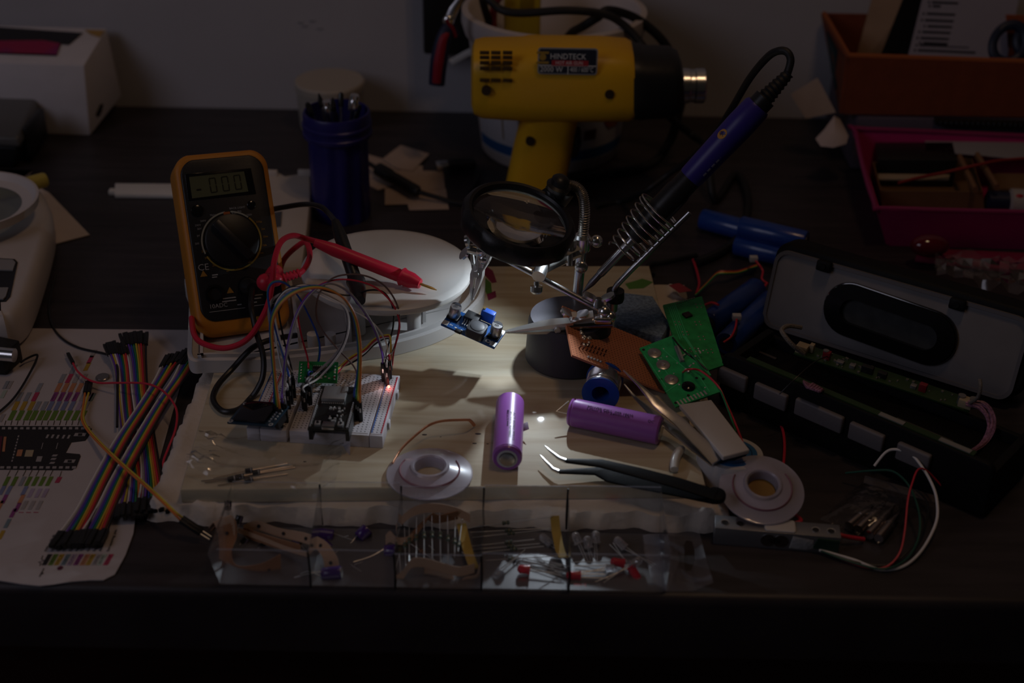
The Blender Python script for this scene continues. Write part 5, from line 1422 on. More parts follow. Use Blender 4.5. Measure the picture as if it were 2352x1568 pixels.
# ------------------------------------------------------------------ load cell
lc0, lc1 = P(1638, 1249, 0), P(1926, 1273, 0)
LU = (lc1 - lc0); LL = LU.length
LCM = frame(lc0, LU, n=(0, 0, 1))
lcell = thing('load_cell', 'aluminium load cell bar with white sealant at the front right of the desk', 'load cell', LCM)
ALU = mat('aluminium', (.30, .30, .31), .38, metal=.7, bump=.06, bscale=900)
LW, LH = .0125, .0125
b = MB(); b.box((LL/2, LW/2, LH/2), (LL, LW, LH), bev=.0004); b.build('bar', ALU, lcell)
DK = mat('hole_dark', (.012, .012, .012), .5)
for x in (.0060, .0150, LL - .0145, LL - .0055):
    b = MB(); b.lathe([(.0021, LH - .001), (.0021, LH + .0003), (.0016, LH + .0002)], 24, M=Matrix.Translation((x, LW*.45, 0))); h_ = b.build('screw_hole', DK, lcell)
    b = MB(); b.lathe([(.0019, LH + .0002), (.0025, LH + .0003), (.0025, LH + .0001), (.0019, LH + .0001)], 24, M=Matrix.Translation((x, LW*.45, 0)), closed=True); b.build('hole_rim', METAL, h_)
b = MB(); b.prism(rrect(.0185, LW*.92, .002, 5, LL*.52, LW*.5), LH - .0002, LH + .0012, bev=.0008, seg=3); b.build('sealant', mat('sealant_white', (.60, .56, .52), .5, bump=.2, bscale=200), lcell)
b = MB(); 
for x in (LL*.43, LL*.53): b.spin((x, .0006, LH*.52), (x, -.0005, LH*.52), [(.0044, 0), (.0044, .001)], 28)
b.box((LL*.48, .0002, LH*.52), (.007, .0012, .0034)); b.build('bore', mat('bore_metal', (.42, .42, .43), .2, metal=1), lcell)
b = MB(); b.prism([(LL*.60, .001), (LL*.74, .0006), (LL*.80, .002), (LL*.79, .0085), (LL*.62, .0105)], -.0022, 0, M=Matrix.Translation((0, 0, 0)) @ Matrix.Rotation(PI/2, 4, 'X') @ Matrix.Translation((0, .0006, 0)), bev=.0008); b.v = [(q[0], q[1] - .0004, q[2]) for q in b.v]; b.build('glue_patch', mat('glue_patch', (.34, .33, .32), .6, bump=.6, bscale=300), lcell)
b = MB(); b.prism([(LL*.79, .004), (LL*.99, .002), (LL*.99, .0105), (LL*.82, .0112)], -.0012, 0, M=Matrix.Rotation(PI/2, 4, 'X')); b.v = [(q[0], q[1] - .0012, q[2]) for q in b.v]; b.build('green_cover', mat('green_cover', (.012, .04, .022), .55), lcell)
w0 = LCM @ V((LL*.84, -.001, .003))
for nm, m, pts, r in (
    ('white_wire', WHT, [(1905, 1262, .003), (1960, 1285, .001), (2020, 1307, .001), (2075, 1300, .0015), (2118, 1262, .004), (2150, 1200, .010), (2152, 1150, .016), (2140, 1110, .020), (2115, 1068, .024), (2092, 1043, .026), (2060, 1032, .026), (2035, 1038, .024), (2008, 1070, .016)], .0009),
    ('red_wire', RED, [(1890, 1262, .002), (1950, 1290, .001), (2000, 1304, .001), (2038, 1300, .002), (2066, 1270, .006), (2078, 1220, .012), (2085, 1150, .020), (2095, 1110, .024), (2109, 1078, .026), (2130, 1082, .022), (2165, 1118, .010), (2195, 1148, .004), (2232, 1172, .001)], .0006),
    ('green_wire', mat('dark_green_wire', (.012, .075, .05), .45), [(1890, 1262, .0025), (1960, 1292, .002), (2030, 1306, .003), (2080, 1285, .004), (2108, 1240, .008), (2113, 1190, .014), (2100, 1140, .018), (2080, 1105, .020), (2050, 1082, .019), (2010, 1080, .016), (1942, 1086, .008)], .0007),
    ('black_wire', BLK, [(1890, 1262, .003), (1965, 1290, .001), (2040, 1296, .001), (2100, 1250, .006), (2130, 1190, .010), (2128, 1150, .012), (2105, 1125, .012)], .0007)):
    b = MB(); b.tube([w0] + [P(*q) for q in pts[1:]], r, n=8); b.build(nm, m, lcell, world=True)
b = MB(); b.tube([LCM @ V((LL*.9, LW + .001, .006)), P(1920, 1225, .007), P(1945, 1232, .006), P(1985, 1238, .003)], .0013, n=8); b.build('red_wire', RED, lcell, world=True)
b = MB(); b.tube([LCM @ V((LL*.62, LW + .0005, .010)), P(1840, 1196, .010), P(1825, 1180, .006)], .0012, n=8); b.build('red_wire', RED, lcell, world=True)

# bag of soldering tips
bg = thing('tip_bag', 'small clear zip bag of spare soldering tips behind the load cell', 'bag', P(2020, 1175, 0))
BAGF = film('bag_film', gloss=.9, haze=.05, hazecol=(.10, .085, .08), rough=.12, bump=.6, bscale=90)
NG = 14
def bag_mesh(c, z0, amp, seed, n=NG, puff=.004):
    rn = random.Random(seed); b = MB(); vs, fs = [], []
    for j in range(n + 1):
        for i in range(n + 1):
            u, v = i/n, j/n
            p = (c[0]*(1 - u) + c[1]*u)*(1 - v) + (c[3]*(1 - u) + c[2]*u)*v
            e = min(u, 1 - u, v, 1 - v)*2
            vs.append((p.x + rn.uniform(-1, 1)*amp*.3, p.y + rn.uniform(-1, 1)*amp*.3, z0 + puff*min(1, e*2.2) + rn.uniform(0, 1)*amp))
    for j in range(n):
        for i in range(n): a = j*(n + 1) + i; fs.append((a, a + 1, a + n + 2, a + n + 1))
    b.add(vs, fs); return b
c4 = [P(1884, 1192, .001), P(2030, 1257, .001), P(2146, 1140, .001), P(1990, 1098, .001)]
bag_mesh(c4, .0008, .0012, 4, puff=.0075).build('film', BAGF, bg, world=True, smooth_deg=80)
b = MB(); e0, e1 = P(1985, 1100, .009), P(2148, 1146, .009); b.strip([e0, (e0 + e1)/2, e1], [V((.0012, .0035, 0))], .0006); b.build('zip_strip', film('zip_film', gloss=1.0, haze=.22, hazecol=(.22, .19, .18), rough=.2), bg, world=True)
for k, (p0, p1) in enumerate((((1950, 1208), (2008, 1158)), ((1972, 1216), (2038, 1150)), ((1996, 1228), (2056, 1158)), ((2018, 1236), (2072, 1168)))):
    a, c = P(*p0, .0045), P(*p1, .0045); L = (c - a).length
    o = thing('soldering_tip', ['spare soldering tip at the left end of the bag', 'second spare soldering tip from the left in the bag', 'third spare soldering tip from the left in the bag', 'spare soldering tip at the right end of the bag'][k], 'soldering tip', a - V((0, 0, .004)), 'spare soldering tips')
    b = MB(); b.spin(a, c, [(.0030, 0), (.0031, .0004), (.0031, L*.4), (.0034, L*.41), (.0034, L*.46), (.0026, L*.47), (.0024, L*.72), (.0004, L)], 20); b.build('shaft', mat('tip_steel', (.42, .36, .33), .25, metal=1), o, world=True)
# ------------------------------------------------------------------ breadboards
ZT = BZ + .0092
o_ = P(565, 983, ZT); r_ = P(879, 1002, ZT); k_ = P(902, 861, ZT)
BM = frame(o_, r_ - o_, n=(0, 0, 1)); 
BWd = (r_ - o_).length; BDp = UV(BM, 902, 861).y
bread = thing('breadboard', 'white solderless breadboard plugged with modules and jumper wires', 'breadboard', BM)
def buv(px, py, h=0): return UV(BM, px, py, h)
BBM = holes('breadboard_white', (.66, .64, .68), r=.17, rough=.4, hole=(.06, .06, .065))
BBP = mat('breadboard_plain', (.66, .64, .68), .4)
xs = [0, buv(656, 1000).x - .0008, buv(846, 1004).x, BWd]
x1a, x2a = xs[1], xs[2]
def slab(x0, x1, name):
    b = MB(); b.box(((x0 + x1)/2, BDp/2, -.0046), (x1 - x0 - .0003, BDp, .0092), bev=.0005); b.build(name, BBP, bread)
    b = MB(); b.box(((x0 + x1)/2, BDp/2, .00012), (x1 - x0 - .0016, BDp - .004, .0002)); return b
slab(0, .0085, 'power_rail').build('rail_holes', BBM, bread)
b = slab(.0085, x1a, 'terminal_strip'); b.build('terminal_holes', BBM, bread)
b = slab(x1a + .0016, x2a, 'terminal_strip'); b.build('terminal_holes', BBM, bread)
slab(x2a, BWd, 'power_rail').build('rail_holes', BBM, bread)
RL, BL_ = mat('rail_red', (.50, .03, .06), .5), mat('rail_blue', (.03, .12, .40), .5)
for x, m in ((.0010, BL_), (.0076, RL), (x2a + .0012, BL_), (BWd - .0014, RL)):
    b = MB(); b.box((x, BDp/2, .0003), (.0007, BDp*.92, .0002)); b.build('rail_line', m, bread)
b = MB()
for y in (.02, .055): b.box((BWd + .0006, y, -.0046), (.0014, .0045, .0055), bev=.0003)
b.build('dovetail_tab', BBP, bread)
# lit power indicator
lq = buv(893, 893); lw_ = BM @ V((lq.x, lq.y, .0012))
led = thing('indicator_led', 'tiny lit red indicator lamp on the right rail of the breadboard', 'lamp', lw_)
b = MB(); b.ball((0, 0, .0006), .0010, 12); b.build('lamp', mat('led_red_lit', (1.0, .12, .08), .3, emis=9), led)
light('indicator_glow', 'POINT', lw_ + V((-.004, -.001, .0035)), .0004, (1.0, .60, .52), .001)

# ------------------------------------------------------------------ microcontroller board
EZ = .0105
e4 = [UV(BM, *q, EZ) for q in ((706, 984), (801, 988), (816, 888), (727, 885))]
EM = BM @ frame(e4[0], e4[1] - e4[0], v=e4[3] - e4[0])
esp = thing('controller_board', 'black microcontroller board with a silver shield on the breadboard', 'circuit board', EM)
EW = (e4[1] - e4[0]).length; EH = UV(EM, 816, 888).y
b = MB(); b.box((EW/2, EH/2, -.0008), (EW, EH, .0016), bev=.0003); b.build('board', mat('pcb_black', (.012, .013, .012), .35), esp)
def eq(px, py): return UV(EM, px, py)
s4 = [eq(*q) for q in ((737, 929), (793, 933), (801, 889), (746, 887))]
b = MB(); cx, cy = sum(q.x for q in s4)/4, sum(q.y for q in s4)/4
b.box((cx, cy, .0016), (.0152, .0150, .0028), bev=.0005); b.build('shield', mat('shield_tin', (.36, .35, .34), .4, metal=.5, bump=.1), esp)
for sx_ in (.0014, EW - .0014):
    b = MB(); b.box((sx_, EH*.47, -.0056), (.0025, EH*.86, .008)); hd = b.build('pin_header', BLACK, esp)
    b = MB()
    for k in range(19): b.lathe([(.0008, 0), (.0008, .0005), (.0004, .0011), (0, .0012)], 8, M=Matrix.Translation((sx_, EH*.06 + k*EH*.86/19, 0)))
    b.build('pins', TIN, esp)
b = MB(); rn = random.Random(2)
for k in range(34):
    b.box((.0055 + rn.random()*(EW - .011), .006 + rn.random()*EH*.36, .0005), (.0014 if k % 2 else .0008, .0008 if k % 2 else .0014, .001))
b.build('small_parts', mat('chip_tin', (.55, .54, .52), .4, metal=.35), esp)
b = MB(); b.box((EW*.5, EH*.34, .0006), (.0060, .0060, .0010)); b.box((EW*.36, EH*.20, .0007), (.0040, .0060, .0014)); b.build('chip', BLACKG, esp)
b = MB(); b.box((EW*.5, .0022, .0014), (.0078, .0058, .0027), bev=.0004); b.build('usb_port', mat('usb_tin', (.40, .40, .40), .25, metal=1), esp)
for x in (EW*.22, EW*.78):
    b = MB(); b.box((x, .0045, .0010), (.0034, .0040, .0018)); bt = b.build('push_button', TIN, esp)
    b = MB(); b.cyl((x, .0045, .0018), (x, .0045, .0026), .0009, n=12); b.build('button_cap', BLACK, bt)
b = MB()
for k in range(12): b.box((cx - .0066 + .0012*k, cy - .0086, .0003), (.0007, .0014, .0004))
b.build('module_pads', TIN, esp)

# small green sensor board standing at the back of the breadboard
gz0 = BM @ UV(BM, 684, 878, .004); gz1 = BM @ UV(BM, 774, 880, .004)
GM = frame(gz0, gz1 - gz0, n=V((.02, -.62, .75)))
gb = thing('amplifier_board', 'small green amplifier board at the back of the breadboard', 'circuit board', GM)
gw, gh = (gz1 - gz0).length, .0145
b = MB(); b.box((gw/2, gh/2, 0), (gw, gh, .0014)); b.build('board', mat('pcb_bright_green', (.015, .27, .07), .35, var=.2, vscale=250), gb)
b = MB(); b.box((gw*.55, gh*.62, .0014), (.0098, .0038, .0014), bev=.0002); b.build('chip', BLACK, gb)
b = MB()
for k in range(8): b.box((gw*.55 - .0042 + .0012*k, gh*.62, .0010), (.0005, .0058, .0005))
for k in range(6): b.ball((.0018, .0022 + .002*k, .0008), .0007, 8)
for k in range(5): b.ball((gw - .0018, .0025 + .0022*k, .0008), .0007, 8)
for k in range(7): b.box((.005 + .0026*k, .0030 + .001*(k % 2), .0009), (.0014, .0010, .0008))
b.build('solder_points', TIN, gb)
b = MB()
for k in range(5): b.box((.004 + .0025*k, .0006, -.0030), (.0007, .0007, .006))
b.build('pins', GOLD, gb)

# OLED display
oz = .0095
d4 = [UV(BM, *q, h) for q, h in zip(((521, 970), (627, 979), (637, 929), (535, 920)), (.006, .0105, .0105, .006))]
DM = BM @ frame(d4[0], d4[1] - d4[0], v=d4[3] - d4[0])
dsp = thing('display_module', 'small dark display module plugged into the left side of the breadboard', 'display', DM)
DW_, DH_ = (d4[1] - d4[0]).length, UV(DM, 637, 929).y
b = MB(); b.box((DW_/2, DH_/2, -.0006), (DW_, DH_, .0012), bev=.0003); b.build('board', mat('pcb_teal', (.012, .035, .060), .3), dsp)
b = MB(); b.box((DW_*.45, DH_*.53, .0011), (DW_*.68, DH_*.92, .0016), bev=.0002); b.build('glass', mat('oled_glass', (.006, .006, .010), .08), dsp)
b = MB(); b.box((DW_*.13, DH_*.53, .0004), (.0015, DH_*.4, .0012)); b.build('flex_cable', mat('flex_amber', (.25, .10, .02), .4), dsp)
b = MB()
for k in range(4): b.ball((DW_*.95, DH_*(.30 + .13*k), .0004), .0008, 8)
for x, y in ((.06, .07), (.06, .93), (.93, .07), (.93, .93)): b.lathe([(.0008, 0), (.0016, .0002), (.0008, .0003)], 14, M=Matrix.Translation((DW_*x, DH_*y, 0)), closed=True)
for k in range(6): b.box((DW_*.86, DH_*(.2 + .11*k), .0003), (.0012, .0008, .0006))
b.build('solder_points', TIN, dsp)
b = MB(); b.box((DW_*.955, DH_*.5, -.0035), (.0025, .0105, .006)); b.build('pin_header', BLACK, dsp)

# ------------------------------------------------------------------ jumper wires
def seat(px, py): return BM @ UV(BM, px, py, .0002)
def connector(t, foot, d=V((0, 0, 1)), L=.014, m=None, w_=.00245):
    b = MB(); u = V(d).normalized(); Mx = frame(foot + u*L/2, (CR @ V((1, 0, 0))), n=u)
    b.box((0, 0, 0), (w_, w_, L), M=Mx, bev=.0002); k = b.build('connector', m or BLACK, t, world=True)
    b = MB(); b.box((0, -w_*.5, L*.12), (.0009, .0003, .003), M=Mx); b.build('contact_window', TIN, k, world=True)
    return k
def jumper(name, lab, cols, f0, pix, f1, y0, y1, bow=0.0, spread=V((1, 0, 0)), sp=.00125, d0=V((0, 0, 1)), d1=V((0, 0, 1)), r=.00062, L=.014, grp=None):
    """f0, f1: foot points; pix: image course of the middle strand"""
    a0 = f0 + d0*L; a1 = f1 + d1*L
    n = len(pix); mid = []
    for i, q in enumerate(pix):
        t = (i + 1)/(n + 1); y = y0 + (y1 - y0)*t + bow*math.sin(PI*t)
        if len(q) > 2: y = q[2]
        mid.append(PY(q[0], q[1], y))
    t_ = thing(name, lab, 'jumper wire', f0, grp)
    N = len(cols)
    for k, m in enumerate(cols):
        off = (k - (N - 1)/2)
        s0 = spread*off*.0025
        b = MB(); so = [V(spread)*off*sp for _ in mid]
        pts = [a0 + s0, a0 + s0 + d0*.004] + [q + o for q, o in zip(mid, so)] + [a1 + s0 + d1*.004, a1 + s0]
        b.tube(pts, r, n=8, sub=7); b.build('strand', m, t_, world=True)
        connector(t_, f0 + s0, d0, L); connector(t_, f1 + s0, d1, L)
    return t_
Yf = lambda p: p.y
fA = seat(640, 974); fB = seat(823, 960)
jumper('ribbon_jumper', 'four strand blue green yellow orange jumper arching over the breadboard front', [BLU, GRN, YEL, ORG], fA, [(632, 880), (625, 800), (624, 740), (640, 700), (672, 672), (715, 659), (755, 664), (792, 688), (815, 730), (825, 790), (825, 850)], fB, fA.y, fB.y, bow=.012, spread=V((.55, -.8, 0)))
fA = seat(662, 930); fB = seat(715, 930)
jumper('ribbon_jumper', 'two strand green and blue jumper looping highest at the left', [GRN, BLU], seat(668, 918), [(646, 800), (622, 720), (615, 670), (628, 648), (655, 650), (685, 680), (712, 730), (732, 780), (733, 820), (722, 850)], seat(712, 905), .755, .765, bow=.02, spread=V((.4, -.9, 0)))
jumper('ribbon_jumper', 'purple and grey jumper crossing from left front to the right rail', [PUR, GRY], seat(655, 968), [(650, 900), (657, 820), (675, 740), (700, 690), (735, 657), (765, 652), (800, 670), (830, 705), (858, 750), (876, 800)], seat(884, 876), .722, .79, bow=.012, spread=V((.8, -.5, 0)))
jumper('ribbon_jumper', 'two strand black and white jumper arching to the middle of the breadboard', [BLK, WHT], seat(668, 925), [(662, 840), (640, 770), (630, 710), (650, 672), (680, 660), (720, 668), (760, 685), (792, 706), (800, 745), (790, 790), (765, 830), (730, 868)], seat(700, 940), .75, .745, bow=.018, spread=V((.5, -.8, 0)))
jumper('ribbon_jumper', 'grey twin jumper looping down behind the microcontroller board', [GRY, GRY], seat(672, 905), [(636, 790), (618, 730), (625, 690), (655, 672), (695, 668), (745, 676), (785, 700), (800, 735), (795, 775), (770, 815), (728, 855)], seat(711, 926), .762, .752, bow=.02, spread=V((.6, -.7, 0)))
jumper('jumper_wire', 'red jumper arching high to the right rail of the breadboard', [RED], seat(712, 892), [(706, 820), (690, 760), (686, 710), (715, 668), (755, 646), (800, 642), (850, 654), (885, 678), (908, 710), (918, 750), (905, 805), (900, 840)], seat(896, 868), .775, .80, bow=.012)
jumper('jumper_wire', 'brown jumper arching above the red one to the right rail', [mat('grey_brown', (.16, .10, .09), .45)], seat(826, 925), [(812, 840), (775, 800), (738, 755), (726, 715), (735, 670), (762, 640), (800, 630), (845, 635), (885, 658), (912, 700), (917, 745), (905, 800)], seat(892, 872), .755, .80, bow=.02)
jumper('jumper_wire', 'black jumper arching along the right side of the plate', [BLK], seat(676, 912), [(668, 840), (650, 770), (640, 700), (662, 662), (705, 655), (750, 668), (800, 678), (850, 666), (882, 672), (902, 705), (903, 750), (890, 800)], seat(888, 880), .76, .80, bow=.018)
jumper('jumper_wire', 'white jumper dropping to the right rail of the breadboard', [WHT], seat(664, 938), [(650, 860), (636, 790), (630, 720), (655, 675), (700, 655), (760, 680), (812, 712), (860, 745), (888, 790)], seat(890, 884), .745, .80, bow=.016)
# sensor cable: four thin wires from the green board out to the right
for m, lab, e in ((RED, 'thin red sensor wire from the small green board', 0), (WHT, 'thin white sensor wire from the small green board', 5), (YEL, 'thin yellow sensor wire from the small green board', -4), (BLK, 'thin black sensor wire from the small green board', 9)):
    wire('sensor_wire', [GM @ V((gw - .002, .004 + .0008*abs(e), .001)), PY(800, 828 + e, .792), PY(835, 806 + e, .80), PY(860, 782 + e, .803), PY(885, 772 + e*.6, .802), PY(897, 780 + e*.6, .80), BM @ UV(BM, 897 + e*.3, 850, .003)], .0006, m, lab, 'wire', 'thin sensor wires')

# ------------------------------------------------------------------ zip bag with diodes
zb = thing('diode_bag', 'crumpled clear plastic bag with diodes at the front left of the board', 'bag', P(610, 1085, BZ))
def crumple(outline, z0, seed, hmax, name, parent, m):
    rn = random.Random(seed); n = 26
    b = MB(); vs, fs = [], []
    c = [P(*q, BZ) for q in outline]    # bl, br, tr, tl
    cr = [(rn.uniform(0, 1), rn.uniform(0, 1), rn.uniform(0, 6.28), rn.uniform(.5, 1)) for _ in range(9)]
    for j in range(n + 1):
        for i in range(n + 1):
            u, v = i/n, j/n
            p = (c[0]*(1 - u) + c[1]*u)*(1 - v) + (c[3]*(1 - u) + c[2]*u)*v
            e = min(u, 1 - u, v, 1 - v)
            h = 0
            for (a, d, t, s_) in cr:
                dd = abs((u - a)*math.cos(t) + (v - d)*math.sin(t)); h = max(h, s_*max(0, 1 - dd*6)**1.5)
            edge = .0045*max(0, 1 - u*5)*(.5 + .5*math.sin(9*v)) + .006*max(0, (u - .86)/.14)
            wob = .0026*math.sin(19*u + seed)*(e < .05); jag = rn.uniform(0, .0034)*(1 if (u < .17 or u > .90) else .12)
            vs.append((p.x, p.y + wob, z0 + hmax*h*min(1, e*6 + .25) + edge + .0012*min(1, e*8) + jag))
    for j in range(n):
        for i in range(n): a = j*(n + 1) + i; fs.append((a, a + 1, a + n + 2, a + n + 1))
    b.add(vs, fs); return b.build(name, m, parent, world=True, smooth_deg=50)
crumple(((424, 1098), (770, 1168), (800, 1006), (462, 1020)), BZ + .0042, 7, .0034, 'film', zb, film('crinkle_film', gloss=.9, haze=.03, hazecol=(.6, .6, .66), rough=.10))
b = MB(); sq_ = [PY(q[0], q[1], y) for q, y in (((792, 1010), .710), ((790, 1040), .700), ((787, 1075), .690), ((775, 1118), .676), ((745, 1168), .662))]
b.strip(sq_, [V((.004, .0, .003))], .0003); b.build('seal_edge', film('seal_glint_film', gloss=1.0, haze=.26, hazecol=(.6, .6, .7), rough=.12), zb, world=True)  # seal edge of the bag; its bright glint is put in as pale haze
for k, (p, q, e0, e1, lab) in enumerate((((523, 1101), (542, 1097), (470, 1108), (655, 1072), 'black diode at the left of the cluster in the bag'), ((542, 1096), (560, 1092), (462, 1104), (677, 1073), 'black diode between two others in the bag'), ((563, 1081), (580, 1079), (490, 1098), (660, 1064), 'black diode lying furthest back in the bag'), ((562, 1104), (580, 1099), (500, 1114), (660, 1088), 'black diode lying nearest the front in the bag'), ((580, 1086), (597, 1083), (510, 1102), (672, 1070), 'black diode lying furthest right in the bag'))):
    a, c = P(*p, BZ + .0019), P(*q, BZ + .0019); d = thing('diode', lab, 'diode', V((a.x, a.y, BZ)), 'diodes in the bag')
    b = MB(); b.cyl(a, c, .0015, n=14); bd = b.build('body', mat('diode_black', (.02, .02, .022), .35), d, world=True)
    u = (c - a); b = MB(); b.cyl(a + u*.72, a + u*.86, .00153, n=14); b.build('band', mat('band_grey', (.4, .4, .4), .4), bd, world=True)
    for e, s_ in ((e0, a), (e1, c)):
        b = MB(); b.tube([s_, P(*e, BZ + .0010)], .00035, n=6, sub=1); b.build('lead', mat('lead_dull', (.34, .30, .28), .35, metal=.8), d, world=True)
# ------------------------------------------------------------------ printed pinout sheet
sheet = thing('pinout_sheet', 'large white printed pin diagram sheet at the front left of the desk', 'paper', P(180, 1050, 0))
SHM = mat('sheet_paper', (.50, .45, .45), .8, var=.03, bump=.2, bscale=45)
edge = [(0, 752), (200, 755), (440, 757), (425, 845), (395, 950), (366, 1055), (340, 1120), (318, 1170), (311, 1184), (306, 1224), (288, 1273), (272, 1302), (263, 1318), (237, 1331), (207, 1331), (165, 1334), (120, 1341), (89, 1344), (51, 1340), (0, 1332), (-60, 1326), (-60, 752)]
ep = [P(*q, .0012) for q in edge]
b = MB(); b.prism([(q.x, q.y) for q in ep], .0004, .0010)
b.build('sheet', SHM, sheet, world=True)
PZ = .0011
def ppoly(b, pts, z=PZ, th=.0002, m=0):
    pp = [P(q[0], q[1], z) for q in pts]; b.prism([(q.x, q.y) for q in pp], z - .0001, z + th, m)
TAGC = [mat('tag_green', (.12, .21, .03), .7), mat('tag_grey', (.26, .27, .30), .7), mat('tag_pink', (.42, .04, .10), .7), mat('tag_orange', (.48, .20, .10), .7), mat('tag_purple', (.24, .05, .20), .7), mat('tag_blue', (.18, .20, .34), .7),
        mat('tag_yellow', (.42, .26, .03), .7), mat('tag_lilac', (.36, .28, .38), .7), mat('tag_ink', (.02, .018, .02), .7), mat('tag_plum', (.10, .012, .035), .7), mat('tag_mint', (.36, .42, .36), .7), mat('tag_teal', (.16, .22, .26), .7), mat('tag_dim', (.33, .30, .30), .7), mat('tag_cream', (.42, .34, .22), .7)]
pr = MB()
def tagq(px, py, ci, w=12, h=22, sl=.42):
    """slanted pill: centre px, py"""
    dx = h/2*sl
    ppoly(pr, [(px - w/2 - dx, py + h/2), (px + w/2 - dx - 2, py + h/2), (px + w/2 + dx, py - h/2), (px - w/2 + dx + 2, py - h/2)], m=ci)
cols_top = [(28, 0), (46, 0), (64, 0), (78, 0), (94, 0), (108, 0), (124, 0), (140, 0), (157, 0), (174, 0), (190, 0)]
stacks = {28: [6, 1], 46: [6, 1], 64: [6, 2, 1], 78: [1], 94: [1], 108: [5, 4, 3, 1], 124: [5, 4, 3, 2, 1], 140: [5, 4, 3, 12], 157: [5, 4, 3, 12], 174: [7, 12], 190: [1, 7]}
for px, ci in cols_top:
    tagq(px, 954, ci, 13, 22)
    for k, c in enumerate(stacks[px]): tagq(px + 8 + 9.0*k, 932 - 21*k, c, 12, 20)
for px, py, c in ((200, 842, 6), (207, 826, 2), (214, 812, 12), (14, 884, 1), (8, 905, 10), (22, 884, 12), (4, 960, 12), (212, 912, 11)): tagq(px, py, c, 11, 18)
# the board drawing
ppoly(pr, [(-40, 978), (205, 979), (211, 985), (203, 1002), (196, 1012), (164, 1016), (151, 1040), (183, 1043), (185, 1048), (176, 1072), (165, 1080), (-40, 1078)], m=8)
ppoly(pr, [(-40, 1004), (6, 1002), (-4, 1076), (-40, 1076)], z=PZ + .0002, m=9)
for px in range(8, 205, 14): ppoly(pr, [(px - 4, 986), (px + 4, 986), (px + 4, 981), (px - 3, 981)], z=PZ + .0002, m=12)
for px in range(4, 172, 15): ppoly(pr, [(px - 4, 1076), (px + 5, 1076), (px + 6, 1071), (px - 3, 1071)], z=PZ + .0002, m=12)
for (px, py, w_, h_, c) in ((67, 1041, 18, 15, 13), (45, 1040, 12, 15, 3), (90, 1054, 12, 12, 12), (109, 1002, 5, 8, 12), (121, 1002, 5, 8, 12), (133, 1003, 5, 8, 12), (146, 1003, 5, 8, 12), (158, 1003, 5, 8, 12), (126, 1046, 11, 4, 12), (123, 1054, 11, 4, 12), (120, 1063, 11, 4, 12), (184, 998, 26, 7, 12), (160, 1059, 24, 7, 12), (10, 1020, 6, 34, 3), (97, 1024, 1.5, 14, 12), (131, 1024, 1.5, 14, 12)):
    ppoly(pr, [(px - w_/2 - 2, py + h_/2), (px + w_/2 - 2, py + h_/2), (px + w_/2 + 2, py - h_/2), (px - w_/2 + 2, py - h_/2)], z=PZ + .0002, m=c)
for px, py in ((184, 998), (160, 1059)): ppoly(pr, [(px - 5, py + 2.5), (px + 4, py + 2.5), (px + 5, py - 2.5), (px - 4, py - 2.5)], z=PZ + .0004, m=8)
for k in range(9):
    ppoly(pr, [(26 + 2*k*.9, 1060 - 7*k), (29 + 2*k*.9, 1060 - 7*k), (30 + 2*k*.9, 1056 - 7*k), (27 + 2*k*.9, 1056 - 7*k)], z=PZ + .0002, m=12)
# leads and the row below
for px, c in ((16, 0), (34, 0), (52, 1), (66, 0), (82, 0), (98, 0), (114, 0)):
    ppoly(pr, [(px, 1093), (px + 1.2, 1093), (px + 8, 1080), (px + 6.8, 1080)], m=8); tagq(px - 1, 1105, c, 11, 21)
ppoly(pr, [(136, 1096), (137.2, 1096), (142, 1082), (140.8, 1082)], m=8); tagq(134, 1102, 2, 12, 13)
for px, py, c in ((20, 1126, 5), (5, 1126, 5), (10, 1146, 4), (0, 1160, 3), (56, 1127, 5), (49, 1146, 3), (40, 1165, 4), (30, 1178, 4), (17, 1202, 11), (3, 1228, 6), (71, 1132, 7), (88, 1132, 7), (104, 1132, 7), (56, 1160, 12), (73, 1160, 12), (90, 1160, 12)): tagq(px, py, c, 11, 20)
for px in range(10, 205, 14): ppoly(pr, [(px, 976), (px + 1.2, 976), (px + 4, 966), (px + 2.8, 966)], m=8)
for k in range(3): ppoly(pr, [(43 + 17*k, 1177), (54 + 17*k, 1177), (54 + 17*k, 1176), (43 + 17*k, 1176)], m=2)
# legend along the bottom
LEG = [(108, 8, 'GPIOX'), (122, 0, 'GPIOX'), (136, 6, 'DAC_X'), (151, 11, 'DEBUG'), (165, 7, 'FLASH'), (180, 4, 'ADCX_CH'), (195, 3, 'TOUCHX'), (208, 6, 'OTHER'), (222, 12, 'SERIAL'), (234, 10, 'ARDUINO'), (249, 2, 'STRAP')]
for px, c, s_ in LEG: tagq(px, 1285, c, 12.5, 25, .5)
ppoly(pr, [(90, 1324), (92, 1324), (102, 1305), (100, 1305)], m=8); ppoly(pr, [(93, 1318), (100, 1318), (97, 1311)], m=8)
for a_, c_ in (((98, 1276), (95, 1284)), ((95, 1284), (101, 1287)), ((101, 1287), (88, 1291)), ((88, 1291), (94, 1293)), ((94, 1293), (91, 1299))):
    ppoly(pr, [(a_[0] - .8, a_[1]), (a_[0] + .8, a_[1]), (c_[0] + .8, c_[1]), (c_[0] - .8, c_[1])], m=8)
ppoly(pr, [(131, 1304), (139, 1299), (146, 1302), (141, 1308), (133, 1309)], m=9)
def ptext(b, s, pa, pb, h, z=PZ + .0002):
    a, c = P(*pa, z), P(*pb, z); L = (c - a).length
    put_text(b, s, h, frame(a, c - a, n=(0, 0, 1)), fit=L)
tx = MB()
for px, c, s_ in LEG: ptext(tx, s_, (px - 2.5, 1295), (px + 7.5, 1275), .0017)
